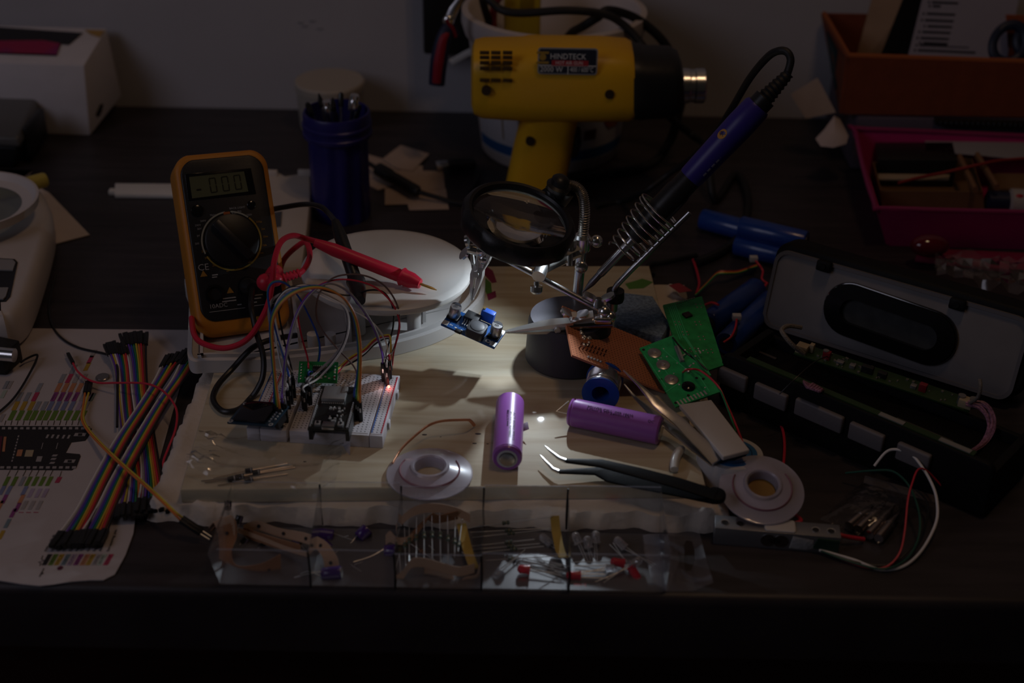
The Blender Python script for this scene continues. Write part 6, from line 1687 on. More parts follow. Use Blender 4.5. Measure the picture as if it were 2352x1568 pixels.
for k, px in enumerate((107, 121, 135, 149, 163, 177, 190, 204, 218, 232, 250)): ptext(tx, ['PWM capable pin', 'GPIO input only', 'Digital to analog', 'JTAG for debugging', 'External flash', 'Analog to digital', 'Touch sensor', 'Other related', 'Serial debug', 'Arduino related', 'Strapping pin'][k], (px, 1266), (px + 19, 1228 - (12 if k > 8 else 0)), .0016)
for k, px in enumerate((108, 124, 140, 157)): ptext(tx, 'ADC', (px + 13, 918), (px + 21, 904), .0013)
pr.build('printed_diagram', TAGC, sheet, world=True)
tx.build('printed_text', TAGC[8], sheet, world=True)

# battery holder at the left edge
h0 = P(14, 862, 0); 
bh = thing('battery_holder', 'black battery holder lying on the printed sheet at the picture edge', 'battery holder', h0)
q4 = [P(-70, 858, .0012), P(14, 862, .0012), P(54, 826, .0012), P(-70, 800, .0012)]
b = MB(); hh_ = V((0, 0, .0165)); b.hexa(q4, [q + hh_ for q in q4], bev=.0012); b.build('body', BLACK, bh, world=True)
b = MB(); q = P(27, 822, .012); b.spin(q + V((-.001, .002, 0)), q + V((.0012, -.002, 0)), [(.0016, 0), (.0016, .0042)], 14); b.build('rivet', GOLD, bh, world=True)
b = MB(); b.spin(P(-30, 810, .0175), P(25, 815, .0170), [(.005, 0), (.005, .02)], 14); b.build('spring', METAL, bh, world=True)
b = MB(); b.tube([P(48, 832, .005), P(60, 824, .005), P(80, 815, .006), P(86, 818, .005), P(76, 842, .003), P(52, 885, .0025), P(28, 918, .0025), P(0, 944, .0025), P(-30, 965, .0025)], .0008, n=8); b.build('wire', BLK, bh, world=True)
q = P(236, 868, PZ); b = MB(); b.lathe([(.0048, 0), (.0048, .0012), (.0043, .0016), (0, .0016)], 32, M=Matrix.Translation((q.x, q.y, .0011)) @ Matrix.Diagonal((1, 1, 1, 1)))
single(b, 'coin_cell', mat('coin_metal', (.30, .28, .27), .3, metal=.8), 'small round metal button cell under the red jumper wire', 'battery')

# ------------------------------------------------------------------ rainbow ribbon cables
def ribbon_cable(lab, pts, wv, order, e0=True, e1=True, fan0=0.0, fan1=0.0, sp=.00125, grp='rainbow ribbon cables', L=.0145, rseed=1):
    """pts: centre line; wv: width directions per point"""
    t = thing('ribbon_cable', lab, 'ribbon cable', pts[0], grp); rn = random.Random(rseed)
    N = len(order); n = len(pts)
    for k in range(N):
        off = k - (N - 1)/2; line = []
        for i, p in enumerate(pts):
            f = 1 + (fan0 if i == 0 else fan0*.25 if i == 1 else 0) + (fan1 if i == n - 1 else fan1*.25 if i == n - 2 else 0)
            w_ = V(wv[min(i, len(wv) - 1)]).normalized()
            p2 = V(p) + w_*off*sp*f
            if i in (0, n - 1): p2 += V((0, 0, rn.uniform(0, .0016)))
            line.append(p2)
        b = MB(); b.tube(line, .00066, n=8, sub=7); b.build('strand', order[k], t, world=True)
        for end, on in ((0, e0), (-1, e1)):
            if not on: continue
            a = line[end]; d = (line[end] - line[1 if end == 0 else -2]); d.z *= .3; d.normalize()
            d = (d + V((rn.uniform(-.06, .06), rn.uniform(-.05, .05), rn.uniform(-.02, .08)))).normalized()
            Mx = frame(a + d*L*.45, d, n=(0, 0, 1)); b = MB()
            b.box((0, 0, 0), (L, .0024, .0024), M=Mx, bev=.00025); b.build('connector', BLACK, t, world=True)
    return t
R10 = [WHT, GRY, PUR, BLU, GRN, YEL, ORG, RED, BRN, BLK]
ra = [P(310, 792, .010), P(316, 830, .007), P(322, 900, .0045), P(336, 1000, .004), P(348, 1090, .004), P(352, 1148, .006)]
ribbon_cable('rainbow ribbon cable running straight down beneath the diagonal ones', ra, [V((1, .1, 0))], R10, fan0=.5, fan1=.6, sp=.00118, rseed=3)
rb = [P(272, 815, .008), P(280, 850, .005), P(286, 930, .003), P(298, 1030, .003), P(306, 1100, .003), P(302, 1160, .005)]
ribbon_cable('rainbow ribbon cable lying furthest left under the others', rb, [V((1, .1, 0))], [GRY, PUR, YEL, WHT, PUR, BLU, GRN, ORG, RED, BRN], fan0=.4, fan1=.6, sp=.00105, rseed=4)
rc = [P(392, 838, .010), P(372, 868, .010), P(332, 930, .0095), P(280, 1010, .0085), P(232, 1100, .0065), P(198, 1170, .0045), P(168, 1225, .0035)]
ribbon_cable('upper diagonal rainbow ribbon cable with its plugs at the lower left', rc, [V((.80, .62, 0)), V((.80, .62, 0)), V((.80, .62, 0)), V((.84, .55, 0)), V((.9, .4, 0)), V((.97, .2, 0)), V((1, .1, 0))], R10, fan0=.3, fan1=.35, rseed=5)
rd = [P(436, 832, .010), P(412, 868, .010), P(372, 925, .0095), P(322, 1010, .0085), P(276, 1095, .0065), P(242, 1170, .0045), P(218, 1222, .0035)]
ribbon_cable('lower diagonal rainbow ribbon cable nearest to the wooden board', rd, [V((.80, .62, 0)), V((.80, .62, 0)), V((.80, .62, 0)), V((.84, .55, 0)), V((.9, .4, 0)), V((.97, .2, 0)), V((1, .1, 0))], R10, fan0=.3, fan1=.3, rseed=6)

# single jumpers on the sheet
def flat_jumper(lab, cols, pts, d0, d1, pins=(False, False), sp=.0013, name='jumper_wire'):
    t = thing(name, lab, 'jumper wire', pts[0]); N = len(cols)
    for k, m in enumerate(cols):
        off = k - (N - 1)/2; line = []
        for i, p in enumerate(pts):
            tt = (V(pts[min(i + 1, len(pts) - 1)]) - V(pts[max(i - 1, 0)])); s_ = V((-tt.y, tt.x, 0)).normalized()
            line.append(V(p) + s_*off*sp*(2.0 if i in (0, len(pts) - 1) else 1))
        b = MB(); b.tube(line, .00075, n=8); b.build('strand', m, t, world=True)
        for e, d, pin in ((0, d0, pins[0]), (-1, d1, pins[1])):
            if d is None: continue
            u = (V(pts[e]) - V(pts[1 if e == 0 else -2])); u.z *= .6; u.normalize(); Mx = frame(line[e] + u*.006, u, n=(0, 0, 1))
            b = MB(); b.box((0, 0, 0), (.0145, .0025, .0025), M=Mx, bev=.00025); cn = b.build('connector', BLACK, t, world=True)
            if pin:
                b = MB(); b.cyl(Mx @ V((.007, 0, 0)), Mx @ V((.0135, 0, 0)), .0004, n=8); b.build('pin', TIN, cn, world=True)
    return t
flat_jumper('red jumper wire sweeping over the ribbon cables on the printed sheet', [RED], [P(167, 832, .005), P(178, 852, .005), P(200, 870, .006), P(228, 879, .007), P(270, 879, .011), P(330, 880, .016), P(366, 892, .018), P(392, 916, .018), P(406, 945, .016), P(403, 985, .012), P(386, 1030, .006), P(375, 1062, .004), P(380, 1090, .004)], 1, 1, (True, False))
flat_jumper('orange and yellow jumper pair crossing the ribbons to its two pin plug', [ORG, YEL], [P(200, 900, .004), P(193, 935, .004), P(190, 962, .004), P(205, 990, .005), P(244, 1032, .010), P(290, 1075, .014), P(330, 1110, .016), P(365, 1142, .019), P(398, 1174, .018), P(420, 1194, .013)], 1, 1, (False, True))
wire('thin_wire', [P(128, 630, .010), P(122, 655, .006), P(112, 700, .001), P(118, 742, .001), P(140, 775, .002), P(180, 798, .002), P(240, 812, .002), P(262, 820, .004), P(270, 850, .0065), P(270, 900, .007), P(269, 980, .006)], .0009, BLK, 'thin dark brown wire curving from the bare desk over the sheet')
# ------------------------------------------------------------------ opened bluetooth speaker
sBL, sBR = P(1752, 742, .0095), P(2312, 918, .0095)
su = (sBR - sBL); SL = su.length; su.normalize()
sperp = V((-su.y, su.x, 0))           # away from the camera
lean = math.radians(14)
sv = V((0, 0, 1))*math.cos(lean) + sperp*math.sin(lean)
SMx = frame(sBL, su, v=sv)             # x along, y up the panel, z toward camera
shell = thing('speaker_shell', 'black back half of an opened speaker standing with its grey lining and oval slot', 'speaker half', SMx)
def suv(px, py, h=0): return UV(SMx, px, py, h)
tl, tr_ = suv(1768, 560), suv(2344, 748)
SHH = (tl.y + tr_.y)/2; SW = SL
BLK2 = mat('speaker_black', (.0042, .0042, .0045), .6, bump=.15, bscale=700, spec=.25)
b = MB(); b.prism(rrect(SW + .012, SHH + .008, .012, 6, SW/2 + .002, SHH/2 + .0035), -.030, -.004, bev=.004, seg=3); b.build('case', BLK2, shell)
GRYP = mat('lining_grey', (.21, .20, .205), .62, var=.10, vscale=26)
b = MB(); b.prism(rrect(SW, SHH, .009, 6, SW/2, SHH/2), -.0042, -.0022, bev=.0006); b.build('lining', GRYP, shell)
b = MB(); fr = rrect(SW + .004, SHH + .004, .010, 6, SW/2, SHH/2); fi = rrect(SW - .001, SHH - .001, .0085, 6, SW/2, SHH/2)
n = len(fr); vs = [(*q, -.0045) for q in fr] + [(*q, -.0008) for q in fr] + [(*q, -.0008) for q in fi] + [(*q, -.0045) for q in fi]; fs = []
for k in range(4):
    for i in range(n): fs.append((k*n + i, k*n + (i + 1) % n, ((k + 1) % 4)*n + (i + 1) % n, ((k + 1) % 4)*n + i))
b.add(vs, fs); b.build('rim', mat('lining_rim', (.14, .135, .145), .6), shell)
o0, o1 = suv(1950, 712), suv(2140, 785)
oc = (o0 + o1)/2; od = math.atan2(o1.y - o0.y, o1.x - o0.x)
oM = Matrix.Translation((oc.x, oc.y, 0)) @ Matrix.Rotation(od, 4, 'Z')
# stadium ring around the slot, and the slot
c0_, c1_ = suv(1953, 712), suv(2132, 775)
hl = (c1_ - c0_).length/2
def stadium(hl, r, n=14):
    return [(hl + r*math.cos(-PI/2 + PI*i/n), r*math.sin(-PI/2 + PI*i/n)) for i in range(n + 1)] + [(-hl + r*math.cos(PI/2 + PI*i/n), r*math.sin(PI/2 + PI*i/n)) for i in range(n + 1)]
oc = (c0_ + c1_)/2; od = math.atan2(c1_.y - c0_.y, c1_.x - c0_.x); oM = Matrix.Translation((oc.x, oc.y, 0)) @ Matrix.Rotation(od, 4, 'Z')
so, si = stadium(hl, .0190), stadium(hl*.92, .0092)
n = len(so); vs = [(*q, -.0022) for q in so] + [(*q, .0028) for q in so] + [(*q, .0034) for q in si] + [(*q, -.0022) for q in si]; fs = []
for k in range(3):
    for i in range(n): fs.append((k*n + i, k*n + (i + 1) % n, (k + 1)*n + (i + 1) % n, (k + 1)*n + i))
b = MB(); b.add(vs, fs); b.v = [tuple(oM @ V(q)) for q in b.v]; b.build('port_ring', mat('port_gloss', (.005, .005, .006), .22), shell)
lp = [oM @ V((q[0]*1.0, q[1]*1.0, -.0008)) for q in stadium(hl, .0192, 20)]; b = MB(); b.tube(lp + [lp[0]], .0012, n=10, sub=1); b.build('port_highlight_lip', mat('lip_gloss', (.012, .012, .013), .12, coat=1.0), shell)  # glossy tube added around the oval to catch a highlight line
b = MB(); b.prism(si, -.0021, -.0012, M=oM); b.build('port_pad', mat('port_pad', (.028, .03, .03), .6, var=.3, vscale=120), shell)
for px, py in ((1898, 592), (2202, 690)):
    q = suv(px, py); b = MB(); b.box((q.x, SHH - .001, .0005), (.011, .008, .006), bev=.0015); b.cyl((q.x, SHH - .001, .002), (q.x, SHH - .001, .0045), .0022, n=14); b.build('screw_post', BLK2, shell)
# front half with buttons
ZE = .040
e1_, e2_ = P(1688, 820, ZE), P(2236, 1052, ZE)
fu = e2_ - e1_; FL_ = fu.length; fu.normalize(); fperp = V((-fu.y, fu.x, 0))
FO = V((e1_.x, e1_.y, 0)) - fu*.010
FMx = frame(FO, fu, v=(0, 0, 1))       # x along, y up, z toward camera
FLt = FL_ + .024
front = thing('speaker_chassis', 'black front half of the opened speaker with grey square buttons and circuit board', 'speaker half', FMx)
def fuv(px, py, h=0): return UV(FMx, px, py, h)
b = MB(); b.prism(rrect(FLt, ZE, .006, 5, FLt/2, ZE/2), -.005, 0, bev=.0015); b.build('front_wall', BLK2, front)
b = MB(); b.box((FLt/2, .003, -.030), (FLt, .006, .055), bev=.001); b.build('floor_wall', BLK2, front)
for x in (.003, FLt - .003):
    b = MB(); b.box((x, .017, -.031), (.006, .034, .054), bev=.001); b.build('end_wall', BLK2, front)
b = MB(); b.box((FLt/2, .015, -.058), (FLt, .030, .004), bev=.001); b.build('rear_wall', BLK2, front)
b = MB(); b.box((FLt/2, .0180, -.031), (FLt - .014, .012, .046), bev=.002); b.build('cell_block', mat('speaker_inner', (.004, .004, .004), .6, spec=.2), front)
FP = mat('button_grey', (.17, .155, .16), .55, bump=.1, bscale=700)
for bx in ((1648, 862, 1712, 880, 842, 902), (1733, 900, 1804, 920, 880, 944), (1828, 945, 1930, 972, 922, 988), (1952, 992, 2024, 1016, 972, 1036), (2062, 1044, 2130, 1068, 1020, 1080)):
    cpx, cpy = (bx[0] + bx[2])/2, (bx[4] + bx[5])/2
    q = fuv(cpx, cpy, .003); w_ = (bx[2] - bx[0])/FPX*DEPTH(FMx @ q)*1.22; h_ = .0125
    b = MB(); b.box((q.x, q.y, .0018), (w_, h_, .0042), bev=.0014, seg=3); b.build('button', FP, front)
# board edge and pcb with parts
b = MB(); b.box((FL_*.52 + .010, ZE + .0002, -.0042), (FL_*.95, .0013, .0052)); b.build('button_board', mat('pcb_dark_green', (.02, .05, .012), .4), front)
for x0_, x1_ in ((.62, .72), (.86, .98)):
    b = MB(); b.box((.010 + FL_*(x0_ + x1_)/2, ZE + .001, -.0036), (FL_*(x1_ - x0_), .0008, .004)); b.build('white_label', mat('dull_white', (.25, .24, .22), .7), front)
m0, m1 = P(1826, 806, .040), P(2228, 940, .036)
MMx = frame(m0, m1 - m0, v=(0, 0, 1)); ML = (m1 - m0).length
def mbx(x, y, z, dx, dy, dz, name, m, bev=.0003):
    b = MB(); b.box((x, y, z), (dx, dy, dz), bev=bev); return b.build(name, m, front, M=W[front.name].inverted() @ MMx)
mbx(ML/2, -.0012, -.006, ML, .0016, .016, 'main_board', MATS['pcb_dark_green'])
CREAM = mat('socket_cream', (.40, .32, .20), .5)
mbx(.004, .0020, -.003, .0078, .0060, .0070, 'socket', CREAM); mbx(.0095, .0030, -.006, .003, .006, .004, 'socket', CREAM)
mbx(ML - .004, .0020, -.003, .0085, .0060, .0070, 'socket', CREAM)
DRED = mat('part_red', (.22, .012, .02), .4); DSIL = mat('part_silver', (.30, .29, .28), .35, metal=.7)
for x, m, w_, h_ in ((.020, DSIL, .004, .006), (.0245, DRED, .005, .006), (.036, DSIL, .005, .002), (.046, DSIL, .004, .0025), (.058, BLACK, .008, .005), (.070, BLACK, .006, .004), (.095, DSIL, .004, .0025), (.102, DRED, .005, .0055), (.113, DSIL, .005, .006), (.1205, DSIL, .005, .0065)):
    if m is DSIL and h_ > .004:
        b = MB(); b.cyl((x, -.0005, -.004), (x, h_, -.004), w_/2, n=18); b.build('capacitor', m, front, M=W[front.name].inverted() @ MMx)
    else: mbx(x*ML/.14, h_/2 - .0005, -.004, w_, h_, .004, 'component', m)
rn = random.Random(8)
b = MB()
for k in range(40): b.box((rn.uniform(.012, ML - .012), 0, rn.uniform(-.012, .001)), (rn.choice((.0009, .0016)), .0012, rn.choice((.0009, .0016))))
b.build('small_parts', MATS['dull_solder'], front, M=W[front.name].inverted() @ MMx)
# battery of foil strips inside
for x0_, x1_, zz in ((.10, .28, -.020), (.02, .10, -.040), (.55, .70, -.022), (.60, .80, -.030)):
    b = MB(); b.box((FLt*(x0_ + x1_)/2, .0245, zz), (FLt*(x1_ - x0_), .0006, .0022)); b.build('foil_strip', mat('foil_dull', (.10, .085, .075), .4, metal=.5), front)
# wires inside
b = MB(); b.tube([P(1846, 812, .042), P(1820, 792, .050), P(1800, 768, .056), P(1796, 756, .057), P(1812, 748, .056), P(1840, 752, .052)], .0016, n=8); b.build('wire_bundle', mat('twisted_cream', (.22, .19, .16), .5, bump=.8, bscale=1200), front, world=True)
PNK = mat('pink_white_wire', (.30, .14, .21), .5, var=.5, vscale=700)
b = MB()
for k in range(6):
    o = V((.0012*(k % 3), .0008*(k//3), .0011*(k//2)))
    b.tube([P(2218, 930, .040) + o, P(2246, 936, .040) + o*1.5, P(2266, 958, .036) + o*1.5, P(2270, 990, .030) + o*1.5, P(2252, 1024, .024) + o, P(2215, 1046, .034) + o*.5], .0009, n=6)
b.build('wire_bundle', PNK, front, world=True)
b = MB()
for k in range(5): b.tube([P(1846 + 4*k, 876 + 2*k, .040), P(1856 + 6*k, 890 + 2*k, .046), P(1868 + 5*k, 882 + 3*k, .044), P(1880 + 3*k, 898, .036)], .0011, n=6)
b.build('wire_tangle', PNK, front, world=True)
b = MB(); b.tube([P(2228, 925, .042), P(2246, 912, .050), P(2252, 888, .058), P(2250, 870, .062)], .0012, n=8); b.build('wire_bundle', MATS['twisted_cream'], front, world=True)
b = MB(); b.tube([P(1790, 905, .036), P(1830, 866, .046), P(1870, 832, .048), P(1900, 818, .042)], .0004, n=6); b.build('thin_lead', BLK, front, world=True)
wire('thin_wire', [P(1760, 935, .006), P(1782, 960, .003), P(1797, 985, .002), P(1802, 1020, .002), P(1800, 1060, .002), P(1796, 1075, .001)], .0010, RED, 'red wire curving over the dark desk below the speaker buttons')

# ------------------------------------------------------------------ blue cell packs
BLUC = mat('cell_blue', (.012, .05, .27), .28, coat=.3, var=.05)
for k, (p, q, r, z0, z1, lab) in enumerate((
    ((1612, 502), (1776, 546), .0092, .0095, .0095, 'blue cell lying furthest left behind the soldering rest'),
    ((1700, 520), (1852, 556), .0092, .0245, .0245, 'blue cell lying on top of the pack behind the speaker shell'),
    ((1690, 560), (1850, 600), .0092, .0095, .0095, 'blue cell at the front of the pack by the speaker shell'),
    ((1628, 742), (1738, 662), .0092, .0100, .0100, 'blue cell lying against the green board, left of two'),
    ((1668, 790), (1772, 690), .0092, .0100, .0100, 'blue cell lying against the speaker, right of two'))):
    a, c = P(*p, z0), P(*q, z1)
    o = thing('blue_cell', lab, 'battery', V((a.x, a.y, z0 - r)), 'blue cells')
    L_ = (c - a).length
    b = MB(); b.spin(a, c, [(r*.7, 0), (r*.93, .0003), (r, .0014), (r, L_ - .0014), (r*.93, L_ - .0003), (r*.7, L_)], 32); b.build('wrapper', BLUC, o, world=True)
    u = (c - a).normalized()
    b = MB(); b.spin(a - u*.0007, c + u*.0007, [(r*.6, 0), (r*.6, L_ + .0014)], 24); b.build('terminal', mat('dull_cap', (.10, .10, .12), .4, metal=.8), o, world=True)
def jst(lab, p, z, wires):
    q = P(*p, z); o = thing('plug_connector', lab, 'connector', q)
    b = MB(); b.box(q, (.0065, .0050, .0045), M=None, bev=.0005); b.build('housing', mat('jst_white', (.50, .48, .46), .45), o, world=True)
    for m, pts in wires:
        b = MB(); b.tube([q] + [P(*w_) for w_ in pts], .0008, n=8); b.build('wire', m, o, world=True)
jst('white wire connector on red wires beside the speaker shell', (1731, 594), .016, [(RED, [(1742, 606, .014), (1752, 622, .010), (1750, 640, .008), (1762, 650, .006)])])
jst('white wire connector lying between the two lower blue cells', (1692, 728), .024, [(BLK, [(1692, 745, .021), (1690, 765, .020), (1676, 780, .018)]), (RED, [(1690, 748, .022), (1680, 772, .020), (1662, 786, .017)])])
wire('thin_wire', [P(1620, 700, .014), P(1635, 695, .020), P(1650, 700, .022)], .0010, RED, 'short red wire by the left lower blue cell')
wire('thin_wire', [P(1592, 596, .003), P(1600, 620, .004), P(1606, 650, .004), P(1600, 672, .004)], .0010, RED, 'short red wire behind the sponge near the rainbow ribbon')
wire('thin_wire', [P(1762, 650, .006), P(1748, 668, .006), P(1728, 688, .010)], .0010, RED, 'red wire running down beside the speaker lining')
t = thing('ribbon_wire', 'short rainbow ribbon wire on the dark desk behind the green boards', 'ribbon cable', P(1650, 630, 0))
for k, m in enumerate((BRN, RED, ORG, YEL, GRN)):
    b = MB(); o = V((.0004*k, .0012*k, 0)); b.tube([P(1600, 672, .003) - o, P(1625, 648, .006) - o, P(1650, 624, .010) - o, P(1672, 622, .010) - o, P(1700, 620, .006) - o, P(1740, 606, .004) - o], .0007, n=6); b.build('strand', m, t, world=True)
b = MB(); b.tube([P(1500, 632, .006), P(1486, 622, .004), P(1496, 606, .003), P(1530, 600, .003), P(1600, 585, .003)], .0022, n=8)
single(b, 'cable_loop', RUBBER, 'black cable loop behind the grey blue sponge', 'cable')

# ------------------------------------------------------------------ pink tray with contents
PINK = mat('pink_plastic', (.42, .02, .14), .4, var=.05)
pTL, pTR = PY(1962, 296, 1.183), PY(2480, 318, 1.183)
pFL, pFR = P(2020, 478, .0385), P(2480, 490, .0385)
ZO = -.0235
ptray = thing('pink_tray', 'open pink plastic tray of small boxes at the right side of the desk', 'tray', V((pFL.x + .1, pFL.y, 0)))
bot = .0
def pin(p, d): return V((p.x + d[0], p.y + d[1], bot))
fl0, fr0, bl0, br0 = pin(pFL, (.016, .010)), pin(pFR, (0, .010)), pin(pTL, (.020, -.012)), pin(pTR, (0, -.012))
bl0.y = br0.y = pTL.y - .012
for nm, q in (('front_wall', (fl0, fr0, pFR, pFL)), ('side_wall', (bl0, fl0, pFL, pTL)), ('back_wall', (br0, bl0, pTL, pTR))):
    b = MB(); b.quad(*q, .0022); b.build(nm, PINK, ptray, world=True)
b = MB(); b.hexa([fl0, fr0, br0, bl0], [q + V((0, 0, .0025)) for q in (fl0, fr0, br0, bl0)]); b.build('bottom', PINK, ptray, world=True)
b = MB(); b.tube([pTR, pTL + V((.012, 0, 0)), pTL + V((0, -.010, 0)), pFL + V((-.002, .012, 0)), pFL + V((.012, 0, 0)), pFR], .0022, n=10, sub=4); b.build('rim', mat('pink_rim', (.26, .02, .10), .35), ptray, world=True)
def tbox(nm, lab, cat, px, z, hgt, m, bev=.001, grp=None):
    pts = [P(q[0], q[1], z + ZO) for q in px]; b = MB(); b.hexa([q - V((0, 0, hgt)) for q in pts], pts, bev=bev); return single(b, nm, m, lab, cat, grp)
PXC = mat('kraft_card', (.16, .085, .035), .8, var=.1); 
ob = thing('kraft_box', 'open brown cardboard box in the near half of the pink tray', 'box', P(2130, 470, .01))
q4 = [P(2022, 438, .034), P(2258, 440, .034), P(2232, 362, .034), P(2004, 372, .034)]
for i, nm in enumerate(('front_panel', 'side_panel', 'back_panel', 'side_panel')):
    a, c = q4[i], q4[(i + 1) % 4]; dn = V((.006, 0, -.024)); nrm_ = (c - a).cross(V((0, 0, 1))).normalized()*-1
    b = MB(); b.quad(a + dn, c + dn, c, a, .0012, n=nrm_); b.build(nm, PXC, ob, world=True)
b = MB(); b.hexa([q + V((.006, 0, -.024)) for q in q4], [q + V((.006, 0, -.022)) for q in q4]); b.build('bottom', PXC, ob, world=True)
tbox('pale_strip', 'pale strip lying on the brown box in the pink tray', 'strip', [(2018, 410), (2180, 410), (2182, 400), (2016, 398)], .057, .002, mat('pale_cream', (.34, .26, .17), .6), .0004)
tbox('paper_sheet', 'white paper lying across the back of the pink tray', 'paper', [(2126, 346), (2380, 368), (2380, 308), (2124, 320)], .062, .0006, mat('tray_paper', (.26, .25, .27), .8), .0001)
tbox('black_case', 'flat black case at the back of the pink tray', 'case', [(2016, 366), (2200, 368), (2190, 326), (2010, 326)], .062, .026, BLACK)
for k, (p, q, lab) in enumerate((((2204, 360), (2240, 436), 'wooden stick at the left of the two in the pink tray'), ((2244, 356), (2290, 430), 'wooden stick at the right of the two in the pink tray'))):
    a, c = P(*p, .041), P(*q, .039); b = MB(); b.tube([a, (a + c)/2, c], .0035, n=6, sub=1, flat=.7); single(b, 'wooden_stick', mat('stick_wood', (.20, .10, .045), .6), lab, 'stick', 'sticks in the pink tray')
bt = thing('small_bottle', 'white small bottle with dark blue cap and red mark in the pink tray', 'bottle', P(2330, 470, .01))
a, c = P(2268, 462, .022), P(2380, 468, .022); u = (c - a).normalized()
b = MB(); b.spin(a + u*.016, c + u*.01, [(.008, 0), (.0125, .003), (.0125, .04), (.011, .045)], 24); b.build('body', mat('bottle_white', (.36, .33, .32), .4), bt, world=True)
b = MB(); b.spin(a - u*.002, a + u*.017, [(.006, 0), (.0098, .002), (.0098, .019)], 24); b.build('cap', mat('cap_navy', (.008, .012, .04), .4), bt, world=True)
q = PY(2345, 449, a.y - .011); b = MB(); b.ball(q + V((0, .003, -.002)), .0035, 12, sq=(1.4, .9, .6)); b.build('red_mark', mat('mark_red', (.35, .01, .03), .4), bt, world=True)
tbox('kraft_box', 'brown card box at the right behind the white bottle in the tray', 'box', [(2290, 432), (2400, 436), (2400, 398), (2276, 396)], .056, .022, PXC)
wire('red_wire', [P(2064, 420, .037), P(2110, 408, .038), P(2170, 396, .040), P(2240, 380, .046), P(2300, 368, .046), P(2380, 362, .044)], .0014, mat('dull_red_cord', (.26, .02, .02), .5), 'red wire lying across the pink tray', 'wire')
# things in front of the pink tray
b = MB(); cq_ = [P(2100, 602, .001), P(2420, 640, .001), P(2420, 592, .001), P(2110, 578, .001)]; b.hexa(cq_, [q + V((0, 0, .004)) for q in cq_], bev=.001)
single(b, 'pink_cardboard', mat('pink_card', (.26, .02, .07), .5), 'flat pink piece of card lying in front of the pink tray', 'card')
q = P(2125, 545, .020); q.y = min(q.y, 1.004); b = MB(); b.ball(q, .0135, 24, sq=(1.2, .75, .70))
single(b, 'red_bead', mat('wine_glass', (.16, .008, .02), .12, trans=.3, coat=.6), 'glossy dark red rounded bead in front of the pink tray', 'bead')
pw = thing('clear_wrapper', 'crumpled clear plastic wrapper behind the speaker shell', 'wrapper', P(2260, 600, .006))
def crum(outline, z0, amp, seed, m, nm):
    rn = random.Random(seed); n = 12; b = MB(); vs, fs = [], []
    c = [P(*q, z0) for q in outline]
    for j in range(n + 1):
        for i in range(n + 1):
            u, v = i/n, j/n; p = (c[0]*(1 - u) + c[1]*u)*(1 - v) + (c[3]*(1 - u) + c[2]*u)*v
            vs.append((p.x, p.y, z0 + amp*rn.random()))
    for j in range(n):
        for i in range(n): a = j*(n + 1) + i; fs.append((a, a + 1, a + n + 2, a + n + 1))
    b.add(vs, fs); return b.build(nm, m, pw, world=True, smooth_deg=30)
crum(((2150, 640), (2400, 700), (2400, 610), (2140, 590)), .008, .012, 3, film('wrapper_film', gloss=1.0, haze=.10, hazecol=(.35, .30, .30), rough=.1), 'film')
# ------------------------------------------------------------------ clear component tray at the front
TYF, TYB, TH = .5985, .6500, .031
tx0, tx1 = P(499, 1370, 0).x, P(1530, 1362, 0).x
ctray = thing('component_tray', 'long clear plastic compartment tray of parts along the front edge of the desk', 'tray', ((tx0 + tx1)/2, TYF, 0))
def pane(a, c, d, e, name, m=PET, th=.00025):
    b = MB(); b.quad(a, c, d, e, th); return b.build(name, m, ctray, world=True)
px_div = [499, 710, 906, 1105, 1306, 1530]
xs = [P(q, 1368, 0).x for q in px_div]
ZB = .0007
pane(V((xs[0], TYF, ZB)), V((xs[-1], TYF, ZB)), V((xs[-1], TYB, ZB)), V((xs[0], TYB, ZB)), 'floor_sheet', film('floor_film', gloss=1.0, haze=.02, hazecol=(.7, .7, .85), rough=.34))
flare = .0055
for i in range(5):
    # front flap leans out a little; back flap stands
    a, c = xs[i] + .0004, xs[i + 1] - .0004
    dz = (.0, .001, -.0012, .0006, .0012)[i]
    pane(V((a, TYF, ZB)), V((c, TYF, ZB)), V((c + (.001 if i == 4 else 0), TYF - .001, TH - .004 + dz)), V((a - (.004 if i == 0 else 0), TYF - .001, TH - .004 + dz)), 'front_flap')
    pane(V((c, TYB, ZB)), V((a, TYB, ZB)), V((a, TYB + .001, TH + .003 + dz)), V((c - .0006, TYB + .001, TH + .003 + dz*2)), 'back_flap')
    b = MB(); b.box(((a + c)/2, TYF - .0012, TH - .004 + dz), (c - a, .0005, .0005)); b.box(((a + c)/2, TYB + .001, TH + .003 + dz), (c - a, .0004, .0004)); b.build('edge_glint', film('edge_film', gloss=1.0, haze=.16, hazecol=(.6, .6, .7), rough=.15), ctray, world=True)
pane(V((xs[0], TYB, ZB)), V((xs[0], TYF, ZB)), V((xs[0] - flare, TYF + .002, TH*.66)), V((xs[0] - flare*.5, TYB, TH*.66)), 'end_flap')
pane(V((xs[0] - flare*.5, TYB, TH*.66)), V((xs[0] - flare, TYF + .002, TH*.66)), V((xs[0] - .001, TYF + .006, TH + .002)), V((xs[0] + .001, TYB, TH + .004)), 'end_flap')
pane(V((xs[-1], TYF, ZB)), V((xs[-1], TYB, ZB)), V((xs[-1] - .001, TYB, TH + .004)), V((xs[-1] + .001, TYF, TH - .004)), 'end_flap')
DKE = mat('marker_line', (.010, .008, .007), .6)
